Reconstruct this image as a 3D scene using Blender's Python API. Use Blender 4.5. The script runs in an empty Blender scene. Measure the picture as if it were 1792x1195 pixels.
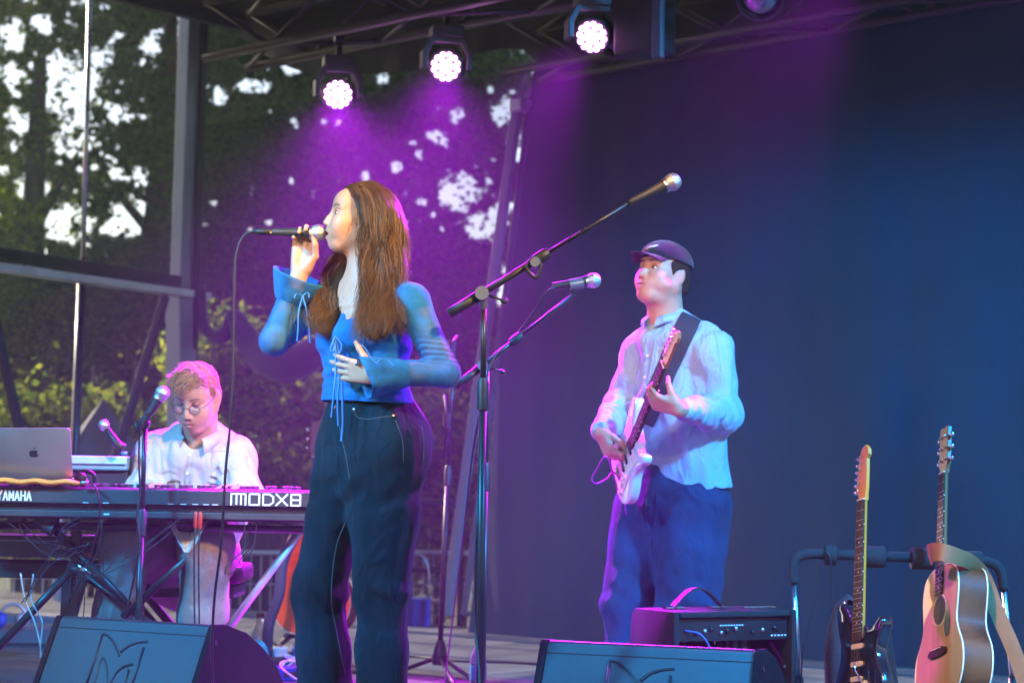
import bpy, bmesh, math, random
import numpy as np
from mathutils import Matrix, Vector
from mathutils.bvhtree import BVHTree

S = bpy.context.scene
COL = S.collection
rad = math.radians

# ------------------------------------------------------------------ camera
FPX, CX, CY = 3400.0, 896.0, 597.5          # focal length in photo pixels, image centre
EYE = np.array([0.0, 0.0, 0.83])
TILT, ROLL = math.atan(262.5 / FPX), rad(0.9)
_f = np.array([0, math.cos(TILT), math.sin(TILT)])
_r0 = np.array([1.0, 0, 0]); _u0 = np.array([0, -math.sin(TILT), math.cos(TILT)])
_r = math.cos(ROLL) * _r0 + math.sin(ROLL) * _u0
_u = -math.sin(ROLL) * _r0 + math.cos(ROLL) * _u0
cam_data = bpy.data.cameras.new('camera')
cam_data.sensor_width = 36.0
cam_data.lens = FPX * 36.0 / 1792.0
cam_data.clip_start = 0.05; cam_data.clip_end = 400.0
cam_data.dof.use_dof = True
cam_data.dof.focus_distance = 5.9
cam_data.dof.aperture_fstop = 3.6
cam = bpy.data.objects.new('camera', cam_data)
COL.objects.link(cam)
cam.matrix_world = Matrix(((_r[0], _u[0], -_f[0], EYE[0]), (_r[1], _u[1], -_f[1], EYE[1]),
                           (_r[2], _u[2], -_f[2], EYE[2]), (0, 0, 0, 1)))
S.camera = cam


def P(px, py, Y):
    """the world point seen at photo pixel (px, py) at distance Y in front of the camera"""
    d = _f + _r * (px - CX) / FPX + _u * (CY - py) / FPX
    return EYE + d * (Y / d[1])


def G(px, py, z=0.0):
    d = _f + _r * (px - CX) / FPX + _u * (CY - py) / FPX
    return EYE + d * ((z - EYE[2]) / d[2])


# ------------------------------------------------------------------ world, sun, exposure
SUN_EL, SUN_AZ = rad(27), rad(-47)          # azimuth measured from +Y towards +X
W = bpy.data.worlds.new("World"); S.world = W
W.use_nodes = True
nt = W.node_tree; nt.nodes.clear()
sky = nt.nodes.new('ShaderNodeTexSky'); sky.sky_type = 'NISHITA'; sky.sun_disc = False
sky.sun_elevation = SUN_EL; sky.sun_rotation = SUN_AZ
sky.air_density = 1.0; sky.dust_density = 1.5; sky.ozone_density = 1.0
bg = nt.nodes.new('ShaderNodeBackground'); bg.inputs[1].default_value = 0.085
wo = nt.nodes.new('ShaderNodeOutputWorld')
nt.links.new(sky.outputs[0], bg.inputs[0]); nt.links.new(bg.outputs[0], wo.inputs[0])
sl = bpy.data.lights.new('sun', 'SUN'); sl.energy = 3.6; sl.angle = rad(0.5); sl.color = (1, .86, .66)
sun = bpy.data.objects.new('sun', sl); COL.objects.link(sun)
_sd = Vector((math.sin(SUN_AZ) * math.cos(SUN_EL), math.cos(SUN_AZ) * math.cos(SUN_EL), math.sin(SUN_EL)))
sun.rotation_euler = _sd.to_track_quat('Z', 'Y').to_euler()
S.view_settings.view_transform = 'Standard'
S.view_settings.look = 'None'
S.view_settings.exposure = 1.1
S.view_settings.gamma = 1.0
S.view_settings.use_curve_mapping = False
S.render.engine = 'CYCLES'
cy = S.cycles
cy.max_bounces = 7; cy.diffuse_bounces = 3; cy.glossy_bounces = 3; cy.transmission_bounces = 4
cy.volume_bounces = 0; cy.transparent_max_bounces = 24
cy.use_denoising = True
try:
    cy.denoiser = 'OPENIMAGEDENOISE'
except Exception:
    pass
cy.caustics_reflective = False; cy.caustics_refractive = False
cy.sample_clamp_indirect = 6.0


def spot(name, loc, aim, energy, color, size_deg, blend=0.3, radius=0.06):
    l = bpy.data.lights.new(name, 'SPOT'); l.energy = energy; l.color = color
    l.spot_size = rad(size_deg); l.spot_blend = blend; l.shadow_soft_size = radius
    o = bpy.data.objects.new(name, l); COL.objects.link(o)
    o.location = loc
    o.rotation_euler = (Vector(loc) - Vector(aim)).to_track_quat('Z', 'Y').to_euler()
    return o


# ------------------------------------------------------------------ vector helpers
def nrm(v):
    v = np.asarray(v, float)
    return v / (np.linalg.norm(v) + 1e-12)


def A(*v):
    return np.array(v, float)


def smooth_path(pts, n=8):
    """Catmull-Rom through points"""
    p = [np.asarray(q, float) for q in pts]
    p = [2 * p[0] - p[1]] + p + [2 * p[-1] - p[-2]]
    out = []
    for i in range(1, len(p) - 2):
        for k in range(n):
            t = k / n
            a, b, c, d = p[i - 1], p[i], p[i + 1], p[i + 2]
            out.append(0.5 * ((2 * b) + (c - a) * t + (2 * a - 5 * b + 4 * c - d) * t * t + (3 * b - a - 3 * c + d) * t ** 3))
    out.append(p[-2])
    return out


# ------------------------------------------------------------------ mesh builder
class MB:
    def __init__(self):
        self.v = []; self.f = []

    def add(self, verts, faces, M=None):
        n = len(self.v)
        for p in verts:
            if M is not None:
                p = M @ Vector(p)
            self.v.append(tuple(float(c) for c in p))
        for f in faces:
            self.f.append(tuple(i + n for i in f))
        return self

    def box(self, c, s, R=None):
        """box with centre c, full size s and optional 3x3 rotation (columns = axes)"""
        c = np.asarray(c, float); h = np.asarray(s, float) / 2
        vs = []
        for x, y, z in ((-1, -1, -1), (1, -1, -1), (1, 1, -1), (-1, 1, -1), (-1, -1, 1), (1, -1, 1), (1, 1, 1), (-1, 1, 1)):
            q = np.array([x * h[0], y * h[1], z * h[2]])
            if R is not None:
                q = np.asarray(R) @ q
            vs.append(c + q)
        return self.add(vs, [(0, 3, 2, 1), (4, 5, 6, 7), (0, 1, 5, 4), (1, 2, 6, 5), (2, 3, 7, 6), (3, 0, 4, 7)])

    def bar(self, a, b, w, h, up=(0, 0, 1)):
        """rectangular bar from a to b"""
        a = np.asarray(a, float); b = np.asarray(b, float)
        d = nrm(b - a); s = np.cross(d, np.asarray(up, float))
        if np.linalg.norm(s) < 1e-4:
            s = np.cross(d, A(0, 1, 0))
        s = nrm(s); u = np.cross(s, d)
        return self.box((a + b) / 2, (np.linalg.norm(b - a), w, h), np.column_stack([d, s, u]))

    def tube(self, pts, r, n=8, cap=True):
        pts = [np.asarray(p, float) for p in pts]
        m = len(pts)
        rr = [r] * m if np.isscalar(r) else list(r)
        ts = []
        for i in range(m):
            ts.append(nrm(pts[min(i + 1, m - 1)] - pts[max(i - 1, 0)]))
        ref = A(0, 0, 1) if abs(ts[0][2]) < 0.9 else A(1, 0, 0)
        u = nrm(np.cross(ts[0], ref))
        vs = []
        for i in range(m):
            u = u - ts[i] * np.dot(u, ts[i]); u = nrm(u)
            w = np.cross(ts[i], u)
            for k in range(n):
                a = 2 * math.pi * k / n
                vs.append(pts[i] + rr[i] * (math.cos(a) * u + math.sin(a) * w))
        fs = []
        for i in range(m - 1):
            for k in range(n):
                k2 = (k + 1) % n
                fs.append((i * n + k, i * n + k2, (i + 1) * n + k2, (i + 1) * n + k))
        if cap:
            fs.append(tuple(range(n - 1, -1, -1)))
            fs.append(tuple((m - 1) * n + k for k in range(n)))
        return self.add(vs, fs)

    def lathe(self, prof, a, axis, n=20):
        """profile [(t, r)...] turned about an axis from a"""
        axis = nrm(axis); a = np.asarray(a, float)
        ref = A(0, 0, 1) if abs(axis[2]) < 0.9 else A(1, 0, 0)
        u = nrm(np.cross(axis, ref)); w = np.cross(axis, u)
        vs = []
        for t, r in prof:
            for k in range(n):
                q = 2 * math.pi * k / n
                vs.append(a + axis * t + max(r, 1e-5) * (math.cos(q) * u + math.sin(q) * w))
        fs = []
        for i in range(len(prof) - 1):
            for k in range(n):
                k2 = (k + 1) % n
                fs.append((i * n + k, i * n + k2, (i + 1) * n + k2, (i + 1) * n + k))
        fs.append(tuple(range(n - 1, -1, -1)))
        fs.append(tuple((len(prof) - 1) * n + k for k in range(n)))
        return self.add(vs, fs)

    def prism(self, poly, O, X, Y, Z, t0, t1, r=0.0):
        """polygon (x, y) in the plane O,X,Y, thick from t0 to t1 along Z; r rounds the rims"""
        O, X, Y, Z = (np.asarray(q, float) for q in (O, X, Y, Z))
        p = np.asarray(poly, float); n = len(p)
        ar = 0.5 * np.sum(p[:, 0] * np.roll(p[:, 1], -1) - np.roll(p[:, 0], -1) * p[:, 1])
        if ar < 0:
            p = p[::-1]
        e = np.roll(p, -1, 0) - np.roll(p, 1, 0)
        nn = np.stack([e[:, 1], -e[:, 0]], 1); nn /= np.linalg.norm(nn, axis=1)[:, None] + 1e-9
        rings = [(t0, 0), (t1, 0)] if r <= 0 else \
            [(t0, r), (t0 + .3 * r, .3 * r), (t0 + r, 0), (t1 - r, 0), (t1 - .3 * r, .3 * r), (t1, r)]
        vs = []
        for t, ins in rings:
            q = p - nn * ins
            for k in range(n):
                vs.append(O + X * q[k, 0] + Y * q[k, 1] + Z * t)
        fs = []
        for i in range(len(rings) - 1):
            for k in range(n):
                k2 = (k + 1) % n
                fs.append((i * n + k, i * n + k2, (i + 1) * n + k2, (i + 1) * n + k))
        fs.append(tuple(range(n - 1, -1, -1)))
        fs.append(tuple((len(rings) - 1) * n + k for k in range(n)))
        return self.add(vs, fs)

    def sheet(self, grid):
        """grid[i][j] of points -> quads"""
        ni, nj = len(grid), len(grid[0])
        vs = [q for row in grid for q in row]
        fs = [(i * nj + j, i * nj + j + 1, (i + 1) * nj + j + 1, (i + 1) * nj + j) for i in range(ni - 1) for j in range(nj - 1)]
        return self.add(vs, fs)

    def build(self, name, m, parent=None, smooth=False, bevel=0.0, sharp=None):
        me = bpy.data.meshes.new(name)
        off = np.array(parent.get('_o', (0, 0, 0))) if parent is not None else np.zeros(3)
        vs = np.asarray(self.v, float) - off
        me.from_pydata(vs.tolist(), [], self.f)
        return link(name, me, m, parent, smooth, bevel, sharp)


def link(name, me, m, parent=None, smooth=False, bevel=0.0, sharp=None):
    me.update()
    o = bpy.data.objects.new(name, me); COL.objects.link(o)
    if m is not None:
        me.materials.append(m)
    if smooth:
        me.polygons.foreach_set('use_smooth', [True] * len(me.polygons))
        if sharp:
            me.set_sharp_from_angle(angle=rad(sharp))
    if bevel > 0:
        b = o.modifiers.new('bevel', 'BEVEL'); b.width = bevel; b.segments = 2; b.limit_method = 'ANGLE'
        b.angle_limit = rad(40)
    if parent is not None:
        o.parent = parent
        if '_o' in o.keys():
            del o['_o']
        o['_o'] = list(parent.get('_o', (0, 0, 0)))
    return o


def tag(o, label=None, cat=None, group=None, kind=None):
    if label: o['label'] = label
    if cat: o['category'] = cat
    if group: o['group'] = group
    if kind: o['kind'] = kind
    return o


def thing(name, label, cat, loc=(0, 0, 0), rotz=0.0, group=None, M=None, world=False):
    """an Empty at the thing's base; world=True: children are given in world coordinates"""
    o = bpy.data.objects.new(name, None); COL.objects.link(o)
    o.empty_display_size = 0.1
    if M is not None:
        o.matrix_world = M
    else:
        o.location = tuple(float(c) for c in loc); o.rotation_euler = (0, 0, rotz)
    o['_o'] = [float(c) for c in loc] if world else [0.0, 0.0, 0.0]
    return tag(o, label, cat, group)


def kids(o):
    return [c for c in bpy.data.objects if c.parent == o]


def copy_tree(o, parent=None):
    c = o.copy(); COL.objects.link(c)
    if parent is not None:
        c.parent = parent
    for ch in kids(o):
        copy_tree(ch, c)
    return c


def frame(loc, X, Z):
    """matrix with given x axis and approximate z axis"""
    X = nrm(X); Y = nrm(np.cross(Z, X)); Z = np.cross(X, Y)
    return Matrix(((X[0], Y[0], Z[0], loc[0]), (X[1], Y[1], Z[1], loc[1]), (X[2], Y[2], Z[2], loc[2]), (0, 0, 0, 1)))


# ------------------------------------------------------------------ materials
def mat(name, col, rough=0.5, metal=0.0, var=0.12, vscale=6.0, bump=0.0, bscale=80.0, spec=0.5, sheen=0.0,
        sss=0.0, attr=None, stretch=None, emit=None, estr=0.0, coat=0.0, alpha=1.0, trans=0.0, rvar=0.1):
    m = bpy.data.materials.new(name); m.use_nodes = True
    n = m.node_tree; b = n.nodes['Principled BSDF']
    b.inputs['Roughness'].default_value = rough
    b.inputs['Metallic'].default_value = metal
    b.inputs['Specular IOR Level'].default_value = spec
    tc = n.nodes.new('ShaderNodeTexCoord')
    vec = tc.outputs['Object']
    if stretch:
        mp = n.nodes.new('ShaderNodeMapping'); mp.inputs['Scale'].default_value = stretch
        n.links.new(vec, mp.inputs[0]); vec = mp.outputs[0]
    nz = n.nodes.new('ShaderNodeTexNoise'); nz.inputs['Scale'].default_value = vscale
    nz.inputs['Detail'].default_value = 5
    n.links.new(vec, nz.inputs['Vector'])
    mr = n.nodes.new('ShaderNodeMapRange')
    mr.inputs[1].default_value = .3; mr.inputs[2].default_value = .7
    mr.inputs[3].default_value = 1 - var; mr.inputs[4].default_value = 1 + var
    n.links.new(nz.outputs[0], mr.inputs[0])
    mx = n.nodes.new('ShaderNodeMix'); mx.data_type = 'RGBA'; mx.blend_type = 'MULTIPLY'
    mx.inputs[0].default_value = 1.0
    if attr:
        at = n.nodes.new('ShaderNodeAttribute'); at.attribute_name = attr
        n.links.new(at.outputs['Color'], mx.inputs[6])
    else:
        mx.inputs[6].default_value = (*col, 1)
    n.links.new(mr.outputs[0], mx.inputs[7])
    n.links.new(mx.outputs[2], b.inputs['Base Color'])
    m2 = n.nodes.new('ShaderNodeMapRange')
    m2.inputs[1].default_value = .3; m2.inputs[2].default_value = .7
    m2.inputs[3].default_value = max(0.02, rough - rvar); m2.inputs[4].default_value = min(1, rough + rvar)
    n.links.new(nz.outputs[0], m2.inputs[0]); n.links.new(m2.outputs[0], b.inputs['Roughness'])
    if bump > 0:
        bz = n.nodes.new('ShaderNodeTexNoise'); bz.inputs['Scale'].default_value = bscale; bz.inputs['Detail'].default_value = 4
        n.links.new(vec, bz.inputs['Vector'])
        bp = n.nodes.new('ShaderNodeBump'); bp.inputs['Strength'].default_value = bump; bp.inputs['Distance'].default_value = .01
        n.links.new(bz.outputs[0], bp.inputs['Height']); n.links.new(bp.outputs[0], b.inputs['Normal'])
    if sheen:
        b.inputs['Sheen Weight'].default_value = sheen; b.inputs['Sheen Roughness'].default_value = .5
    if sss:
        b.inputs['Subsurface Weight'].default_value = sss
        b.inputs['Subsurface Radius'].default_value = (1, .35, .2); b.inputs['Subsurface Scale'].default_value = .008
    if coat:
        b.inputs['Coat Weight'].default_value = coat; b.inputs['Coat Roughness'].default_value = .08
    if emit:
        b.inputs['Emission Color'].default_value = (*emit, 1); b.inputs['Emission Strength'].default_value = estr
    if trans:
        b.inputs['Transmission Weight'].default_value = trans
    b.inputs['Alpha'].default_value = alpha
    return m


M = {}
M['black'] = mat('black_plastic', (.018, .018, .02), .45, bump=.15, bscale=300)
M['matte_black'] = mat('matte_black', (.02, .02, .022), .7, bump=.1, bscale=200)
M['black_metal'] = mat('black_metal', (.025, .025, .028), .35, metal=.3)
M['steel'] = mat('steel', (.55, .56, .58), .3, metal=1.0, var=.1)
M['chrome'] = mat('chrome', (.8, .8, .82), .12, metal=1.0, var=.05)
M['alu'] = mat('aluminium', (.20, .22, .26), .55, metal=.5, var=.15, bump=.05)
M['galv'] = mat('galvanised', (.5, .53, .56), .5, metal=.6, var=.2, bump=.05)
M['dark_alu'] = mat('dark_alu', (.12, .13, .15), .5, metal=.5, var=.2)
M['cable'] = mat('cable_rubber', (.012, .012, .014), .5)
M['white_cable'] = mat('white_cable', (.7, .7, .72), .45)
M['white'] = mat('white_print', (.8, .8, .8), .5, var=.03)
M['gold'] = mat('gold_metal', (.75, .5, .18), .25, metal=1)
M['pearl'] = mat('pearl', (.85, .83, .8), .2, spec=.7, coat=.5)
M['red_plastic'] = mat('red_plastic', (.5, .03, .02), .4)
M['blue_plastic'] = mat('blue_plastic', (.01, .05, .4), .5)
# ------------------------------------------------------------------ implicit surfaces (bodies and clothes)
def _hash(i, j, k, seed):
    h = (i * 374761393 + j * 668265263 + k * 2147483647 + seed * 144665) & 0xffffffff
    h = (h ^ (h >> 13)) * 1274126177 & 0xffffffff
    return ((h ^ (h >> 16)) & 0xffff) / 65535.0


def vnoise(Q, seed=0):
    i = np.floor(Q).astype(np.int64); f = Q - i
    f = f * f * (3 - 2 * f)
    r = 0
    for dx in (0, 1):
        for dy in (0, 1):
            for dz in (0, 1):
                w = (f[:, 0] if dx else 1 - f[:, 0]) * (f[:, 1] if dy else 1 - f[:, 1]) * (f[:, 2] if dz else 1 - f[:, 2])
                r = r + w * _hash(i[:, 0] + dx, i[:, 1] + dy, i[:, 2] + dz, seed)
    return r * 2 - 1


def cap(a, b, ra, rb=None, k=.012, op=1):
    a = np.asarray(a, float); b = np.asarray(b, float); rb = ra if rb is None else rb
    ab = b - a; L = ab @ ab + 1e-12

    def f(Q):
        q = Q - a
        t = np.clip(q @ ab / L, 0, 1)
        return np.linalg.norm(q - t[:, None] * ab, axis=1) - (ra + (rb - ra) * t)
    r = max(ra, rb)
    return (f, k, op, np.minimum(a, b) - r, np.maximum(a, b) + r)


def ecap(a, b, A0, B0, u, k=.015, op=1):
    """tapered capsule of elliptic section; A0, B0 = (half width along u, half width across) at either end"""
    a = np.asarray(a, float); b = np.asarray(b, float)
    ab = b - a; Ln = np.linalg.norm(ab); w = ab / Ln
    u = np.asarray(u, float); u = nrm(u - w * (u @ w)); v = np.cross(w, u)

    def f(Q):
        q = Q - a
        t = np.clip(q @ w / Ln, 0, 1)
        q = q - t[:, None] * ab
        ru = A0[0] + (B0[0] - A0[0]) * t; rv = A0[1] + (B0[1] - A0[1]) * t; rw = np.minimum(ru, rv)
        x, y, z = q @ u, q @ v, q @ w
        k0 = np.sqrt((x / ru) ** 2 + (y / rv) ** 2 + (z / rw) ** 2)
        k1 = np.sqrt((x / ru ** 2) ** 2 + (y / rv ** 2) ** 2 + (z / rw ** 2) ** 2)
        return k0 * (k0 - 1) / (k1 + 1e-9)
    r = max(*A0, *B0)
    return (f, k, op, np.minimum(a, b) - r, np.maximum(a, b) + r)


def ell(c, r, X=(1, 0, 0), Y=(0, 1, 0), k=.012, op=1):
    c = np.asarray(c, float); X = nrm(X); Y = np.asarray(Y, float); Y = nrm(Y - X * (X @ Y)); Z = np.cross(X, Y)
    R = np.stack([X, Y, Z], 1); r = np.asarray(r, float)

    def f(Q):
        q = (Q - c) @ R
        k0 = np.linalg.norm(q / r, axis=1); k1 = np.linalg.norm(q / r ** 2, axis=1)
        return k0 * (k0 - 1) / (k1 + 1e-9)
    m = max(r)
    return (f, k, op, c - m, c + m)


def rbox(c, h, X=(1, 0, 0), Y=(0, 1, 0), rr=.004, k=.004, op=1):
    c = np.asarray(c, float); X = nrm(X); Y = np.asarray(Y, float); Y = nrm(Y - X * (X @ Y)); Z = np.cross(X, Y)
    R = np.stack([X, Y, Z], 1); h = np.asarray(h, float) - rr

    def f(Q):
        q = np.abs((Q - c) @ R) - h
        return np.linalg.norm(np.maximum(q, 0), axis=1) + np.minimum(q.max(1), 0) - rr
    m = np.linalg.norm(h) + rr
    return (f, k, op, c - m, c + m)


def plane(p, n, k=.004):
    """cuts away everything on the side n points to"""
    p = np.asarray(p, float); n = nrm(n)
    return (lambda Q: -((Q - p) @ n), k, -1, None, None)


def chain(pts, rs, k=.012):
    rs = [rs] * len(pts) if np.isscalar(rs) else rs
    return [cap(pts[i], pts[i + 1], rs[i], rs[i + 1], k) for i in range(len(pts) - 1)]


def echain(pts, rs, u, k=.02):
    return [ecap(pts[i], pts[i + 1], rs[i], rs[i + 1], u, k) for i in range(len(pts) - 1)]


def combine(prims, Q, use=None):
    d = None
    for i, p in enumerate(prims):
        if use is not None and not use[i]:
            continue
        f, k, op = p[0], p[1], p[2]
        e = f(Q)
        if op > 0:
            if d is None:
                d = e; continue
            h = np.maximum(k - np.abs(d - e), 0) / k
            d = np.minimum(d, e) - h * h * k * .25
        else:
            if d is None:
                continue
            e = -e
            h = np.maximum(k - np.abs(d - e), 0) / k
            d = np.maximum(d, e) + h * h * k * .25
    return d


def polygonise(prims, res, disp=None, damp=0.0):
    """sparse surface nets over the union/difference of primitives -> (verts, quads)"""
    lo = np.min([p[3] for p in prims if p[2] > 0], 0) - .03 - damp
    hi = np.max([p[4] for p in prims if p[2] > 0], 0) + .03 + damp
    NB = 12
    B = NB * res
    nb = np.ceil((hi - lo) / B).astype(int)
    gi = np.stack(np.meshgrid(*[np.arange(n) for n in nb], indexing='ij'), -1).reshape(-1, 3)
    C = lo + (gi + .5) * B
    Rb = B * .87
    D = np.stack([p[0](C) for p in prims], 1)
    kk = np.array([p[1] for p in prims]); ops = np.array([p[2] for p in prims])
    slack = 1.35 * Rb + .004 + damp
    un = np.where(ops[None] > 0, D - kk[None], 9.0).min(1)
    full = combine(prims, C)
    act = (un < slack * 1.15) & (full > -slack * 1.5) & (full < slack * 1.8 + .03)
    use = D < (slack * 1.15 + kk[None] * 1.3 + .008)
    N1 = NB + 1
    co = np.stack(np.meshgrid(*[np.arange(N1)] * 3, indexing='ij'), -1).reshape(-1, 3)
    cells, verts, edges = [], [], []
    corner = np.array([[0, 0, 0], [1, 0, 0], [0, 1, 0], [1, 1, 0], [0, 0, 1], [1, 0, 1], [0, 1, 1], [1, 1, 1]])
    ed = [(0, 1), (2, 3), (4, 5), (6, 7), (0, 2), (1, 3), (4, 6), (5, 7), (0, 4), (1, 5), (2, 6), (3, 7)]
    for b in np.nonzero(act)[0]:
        base = gi[b] * NB
        Q = lo + (base + co) * res
        d = combine(prims, Q, use[b])
        if d is None:
            continue
        if disp is not None:
            if d.min() > damp or d.max() < -damp:
                continue
            d = d + disp(Q)
        if d.min() > 0 or d.max() < 0:
            continue
        d = np.where(d == 0, 1e-9, d).reshape(N1, N1, N1)
        cs = np.stack([d[c[0]:c[0] + NB, c[1]:c[1] + NB, c[2]:c[2] + NB] for c in corner], -1)
        sg = cs < 0
        mx = sg.any(-1) & ~sg.all(-1)
        ci = np.stack(np.nonzero(mx), 1)
        if len(ci) == 0:
            continue
        v8 = cs[mx]
        acc = np.zeros((len(ci), 3)); cnt = np.zeros(len(ci))
        for e0, e1 in ed:
            a, c = v8[:, e0], v8[:, e1]
            cr = (a < 0) != (c < 0)
            t = np.where(cr, a / (a - c + 1e-30), 0)
            pt = corner[e0] + t[:, None] * (corner[e1] - corner[e0])
            acc += pt * cr[:, None]; cnt += cr
        cells.append(base + ci); verts.append(lo + (base + ci + acc / cnt[:, None]) * res)
        s = d < 0
        for ax in range(3):
            sl0 = [slice(0, NB)] * 3; sl1 = [slice(0, NB)] * 3
            sl1[ax] = slice(1, NB + 1)
            s0, s1 = s[tuple(sl0)], s[tuple(sl1)]
            e = np.stack(np.nonzero(s0 != s1), 1)
            if len(e):
                edges.append(np.column_stack([base + e, np.full(len(e), ax), s0[tuple(e.T)]]))
    cells = np.concatenate(cells); verts = np.concatenate(verts); edges = np.concatenate(edges)
    dims = nb * NB + 2

    def gid(c):
        return ((c[:, 0] + 1) * dims[1] + c[:, 1] + 1) * dims[2] + c[:, 2] + 1
    ids = gid(cells); order = np.argsort(ids); sid = ids[order]
    quads = []
    for ax in range(3):
        e = edges[edges[:, 3] == ax]
        if not len(e):
            continue
        u, v = (ax + 1) % 3, (ax + 2) % 3
        c0 = e[:, :3]
        du = np.zeros(3, int); du[u] = 1; dv = np.zeros(3, int); dv[v] = 1
        q = []
        ok = np.ones(len(e), bool)
        for c in (c0 - du - dv, c0 - dv, c0, c0 - du):
            g = gid(c); w = np.searchsorted(sid, g); w = np.minimum(w, len(sid) - 1)
            ok &= sid[w] == g
            q.append(order[w])
        q = np.stack(q, 1)
        fl = e[:, 4] == 0
        q[fl] = q[fl][:, ::-1]
        quads.append(q[ok])
    quads = np.concatenate(quads)
    return verts, quads


def mesh_np(name, verts, quads, m, parent=None, smooth=True, off=None, col=None):
    me = bpy.data.meshes.new(name)
    if off is None:
        off = np.array(parent.get('_o', (0, 0, 0))) if parent is not None else np.zeros(3)
    v = np.ascontiguousarray(verts - off, dtype=np.float32)
    k = quads.shape[1]
    me.vertices.add(len(v)); me.vertices.foreach_set('co', v.ravel())
    me.loops.add(quads.size); me.loops.foreach_set('vertex_index', np.ascontiguousarray(quads, dtype=np.int32).ravel())
    me.polygons.add(len(quads))
    me.polygons.foreach_set('loop_start', np.arange(0, quads.size, k, dtype=np.int32))
    me.update(calc_edges=True)
    if col is not None:
        ca = me.color_attributes.new('Col', 'FLOAT_COLOR', 'POINT')
        c4 = np.ones((len(v), 4), np.float32); c4[:, :3] = col
        ca.data.foreach_set('color', c4.ravel())
    o = link(name, me, m, parent, smooth)
    return o


def sdf_obj(name, prims, res, m, parent=None, disp=None, damp=0.0, colf=None, off=None):
    v, q = polygonise(prims, res, disp, damp)
    c = colf(v) if colf else None
    o = mesh_np(name, v, q, m, parent, True, off, c)
    return o, v, q


class Surf:
    """rays from the camera onto a finished surface, to lay seams and buttons on it"""
    def __init__(self, v, q):
        self.t = BVHTree.FromPolygons(v.tolist(), q.tolist())

    def at(self, px, py, lift=.001):
        d = nrm(P(px, py, 5.0) - EYE)
        h = self.t.ray_cast(Vector(EYE), Vector(d))
        if h[0] is None:
            return None, None
        n = np.array(h[1]); n = n if n @ d < 0 else -n
        return np.array(h[0]) + n * lift, n

    def line(self, pts, n=5, lift=.001):
        q = smooth_path([A(x, y, 0) for x, y in pts], n)
        r = [self.at(a[0], a[1], lift)[0] for a in q]
        return [x for x in r if x is not None]


# ------------------------------------------------------------------ heads and hands
def head_prims(C, F, U, s=1.0, jaw=1.0, nose=1.0, wide=1.0, mouth=0.0, lid=0.0):
    """C centre, F forward, U up -> primitives and landmark positions"""
    F = nrm(F); U = nrm(np.asarray(U, float) - F * (F @ np.asarray(U, float))); L = np.cross(U, F)

    def p(f, l, u):
        return C + s * (F * f + L * l * wide + U * u)
    E = lambda f, l, u, rf, rl, ru, k=.012, op=1: ell(p(f, l, u), (rf * s, rl * s * wide, ru * s), F, L, k * s, op)
    K = lambda a, b, ra, rb, k=.012, op=1: cap(p(*a), p(*b), ra * s, rb * s, k * s, op)
    pr = [E(-.012, 0, .032, .094, .075, .086),
          E(.030, 0, -.030, .060, .060, .082, .03),
          E(.048, 0, .048, .040, .058, .040, .03)]
    for q in (-1, 1):
        pr += [K((-.008, q * .055, -.045), (.056, q * .018, -.096), .018 * jaw, .017, .03),
               E(.060, q * .038, -.028, .026, .026, .028, .035), E(.068, q * .020, -.050, .024, .022, .026, .035),
               K((.074, q * .012, .026), (.062, q * .044, .026), .010, .010, .014)]
    pr += [E(.068, 0, -.094, .023, .026 * jaw, .021, .022),
           E(.080, 0, -.058, .020, .028, .026, .02)]
    for q in (-1, 1):
        pr += [E(.087, q * .031, .009, .014, .017, .0095, .012, -1)]
    pr += [K((.084, 0, .018), (.100, 0, -.012), .0075, .0085, .016),
           K((.100, 0, -.012), (.108 + .006 * (nose - 1), 0, -.028), .0085 * nose, .0105 * nose, .010),
           ]
    for q in (-1, 1):
        pr += [E(.0985, q * .0115 * nose, -.0325, .0105, .0075 * nose, .0080, .007),
               E(.104, q * .0065 * nose, -.0405, .0055, .0035, .0035, .004, -1)]
    # lips
    o = mouth
    pr += [K((.0985, 0, -.0565 + o * .3), (.086, .021, -.063), .0060, .0035, .006),
           K((.0985, 0, -.0565 + o * .3), (.086, -.021, -.063), .0060, .0035, .006),
           K((.0965, 0, -.0690 - o), (.086, .020, -.0645), .0068, .0035, .006),
           K((.0965, 0, -.0690 - o), (.086, -.020, -.0645), .0068, .0035, .006),
           E(.100, 0, -.0630 - o * .35, .012, .020, .0012 + o * .55, .003, -1)]
    eyes = []
    for q in (-1, 1):
        e = p(.0735, q * .0315, .0085)
        eyes.append(e)
        pr += [ell(e, (.0138 * s,) * 3, F, L, .005 * s),
               ell(e + s * (F * .0125 + U * (-.0008 - lid)), (.0095 * s, .0135 * s, max(.0012, .0052 - lid) * s), F, L, .0012, -1)]
        # ears
        ec = p(-.012, q * .074, -.004)
        t = nrm(F * .45 * 1.0 - L * q * 0.15)
        pr += [ell(ec, (.019 * s, .0080 * s, .034 * s), nrm(F * .85 - L * q * .50), L, .005),
               ell(p(-.004, q * .083, .004), (.010 * s, .0055 * s, .020 * s), nrm(F * .85 - L * q * .50), L, .004, -1),
               E(-.006, q * .074, -.032, .009, .006, .010, .006)]
    lm = dict(F=F, U=U, L=L, eyes=eyes, p=p, s=s)
    return pr, lm


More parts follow.
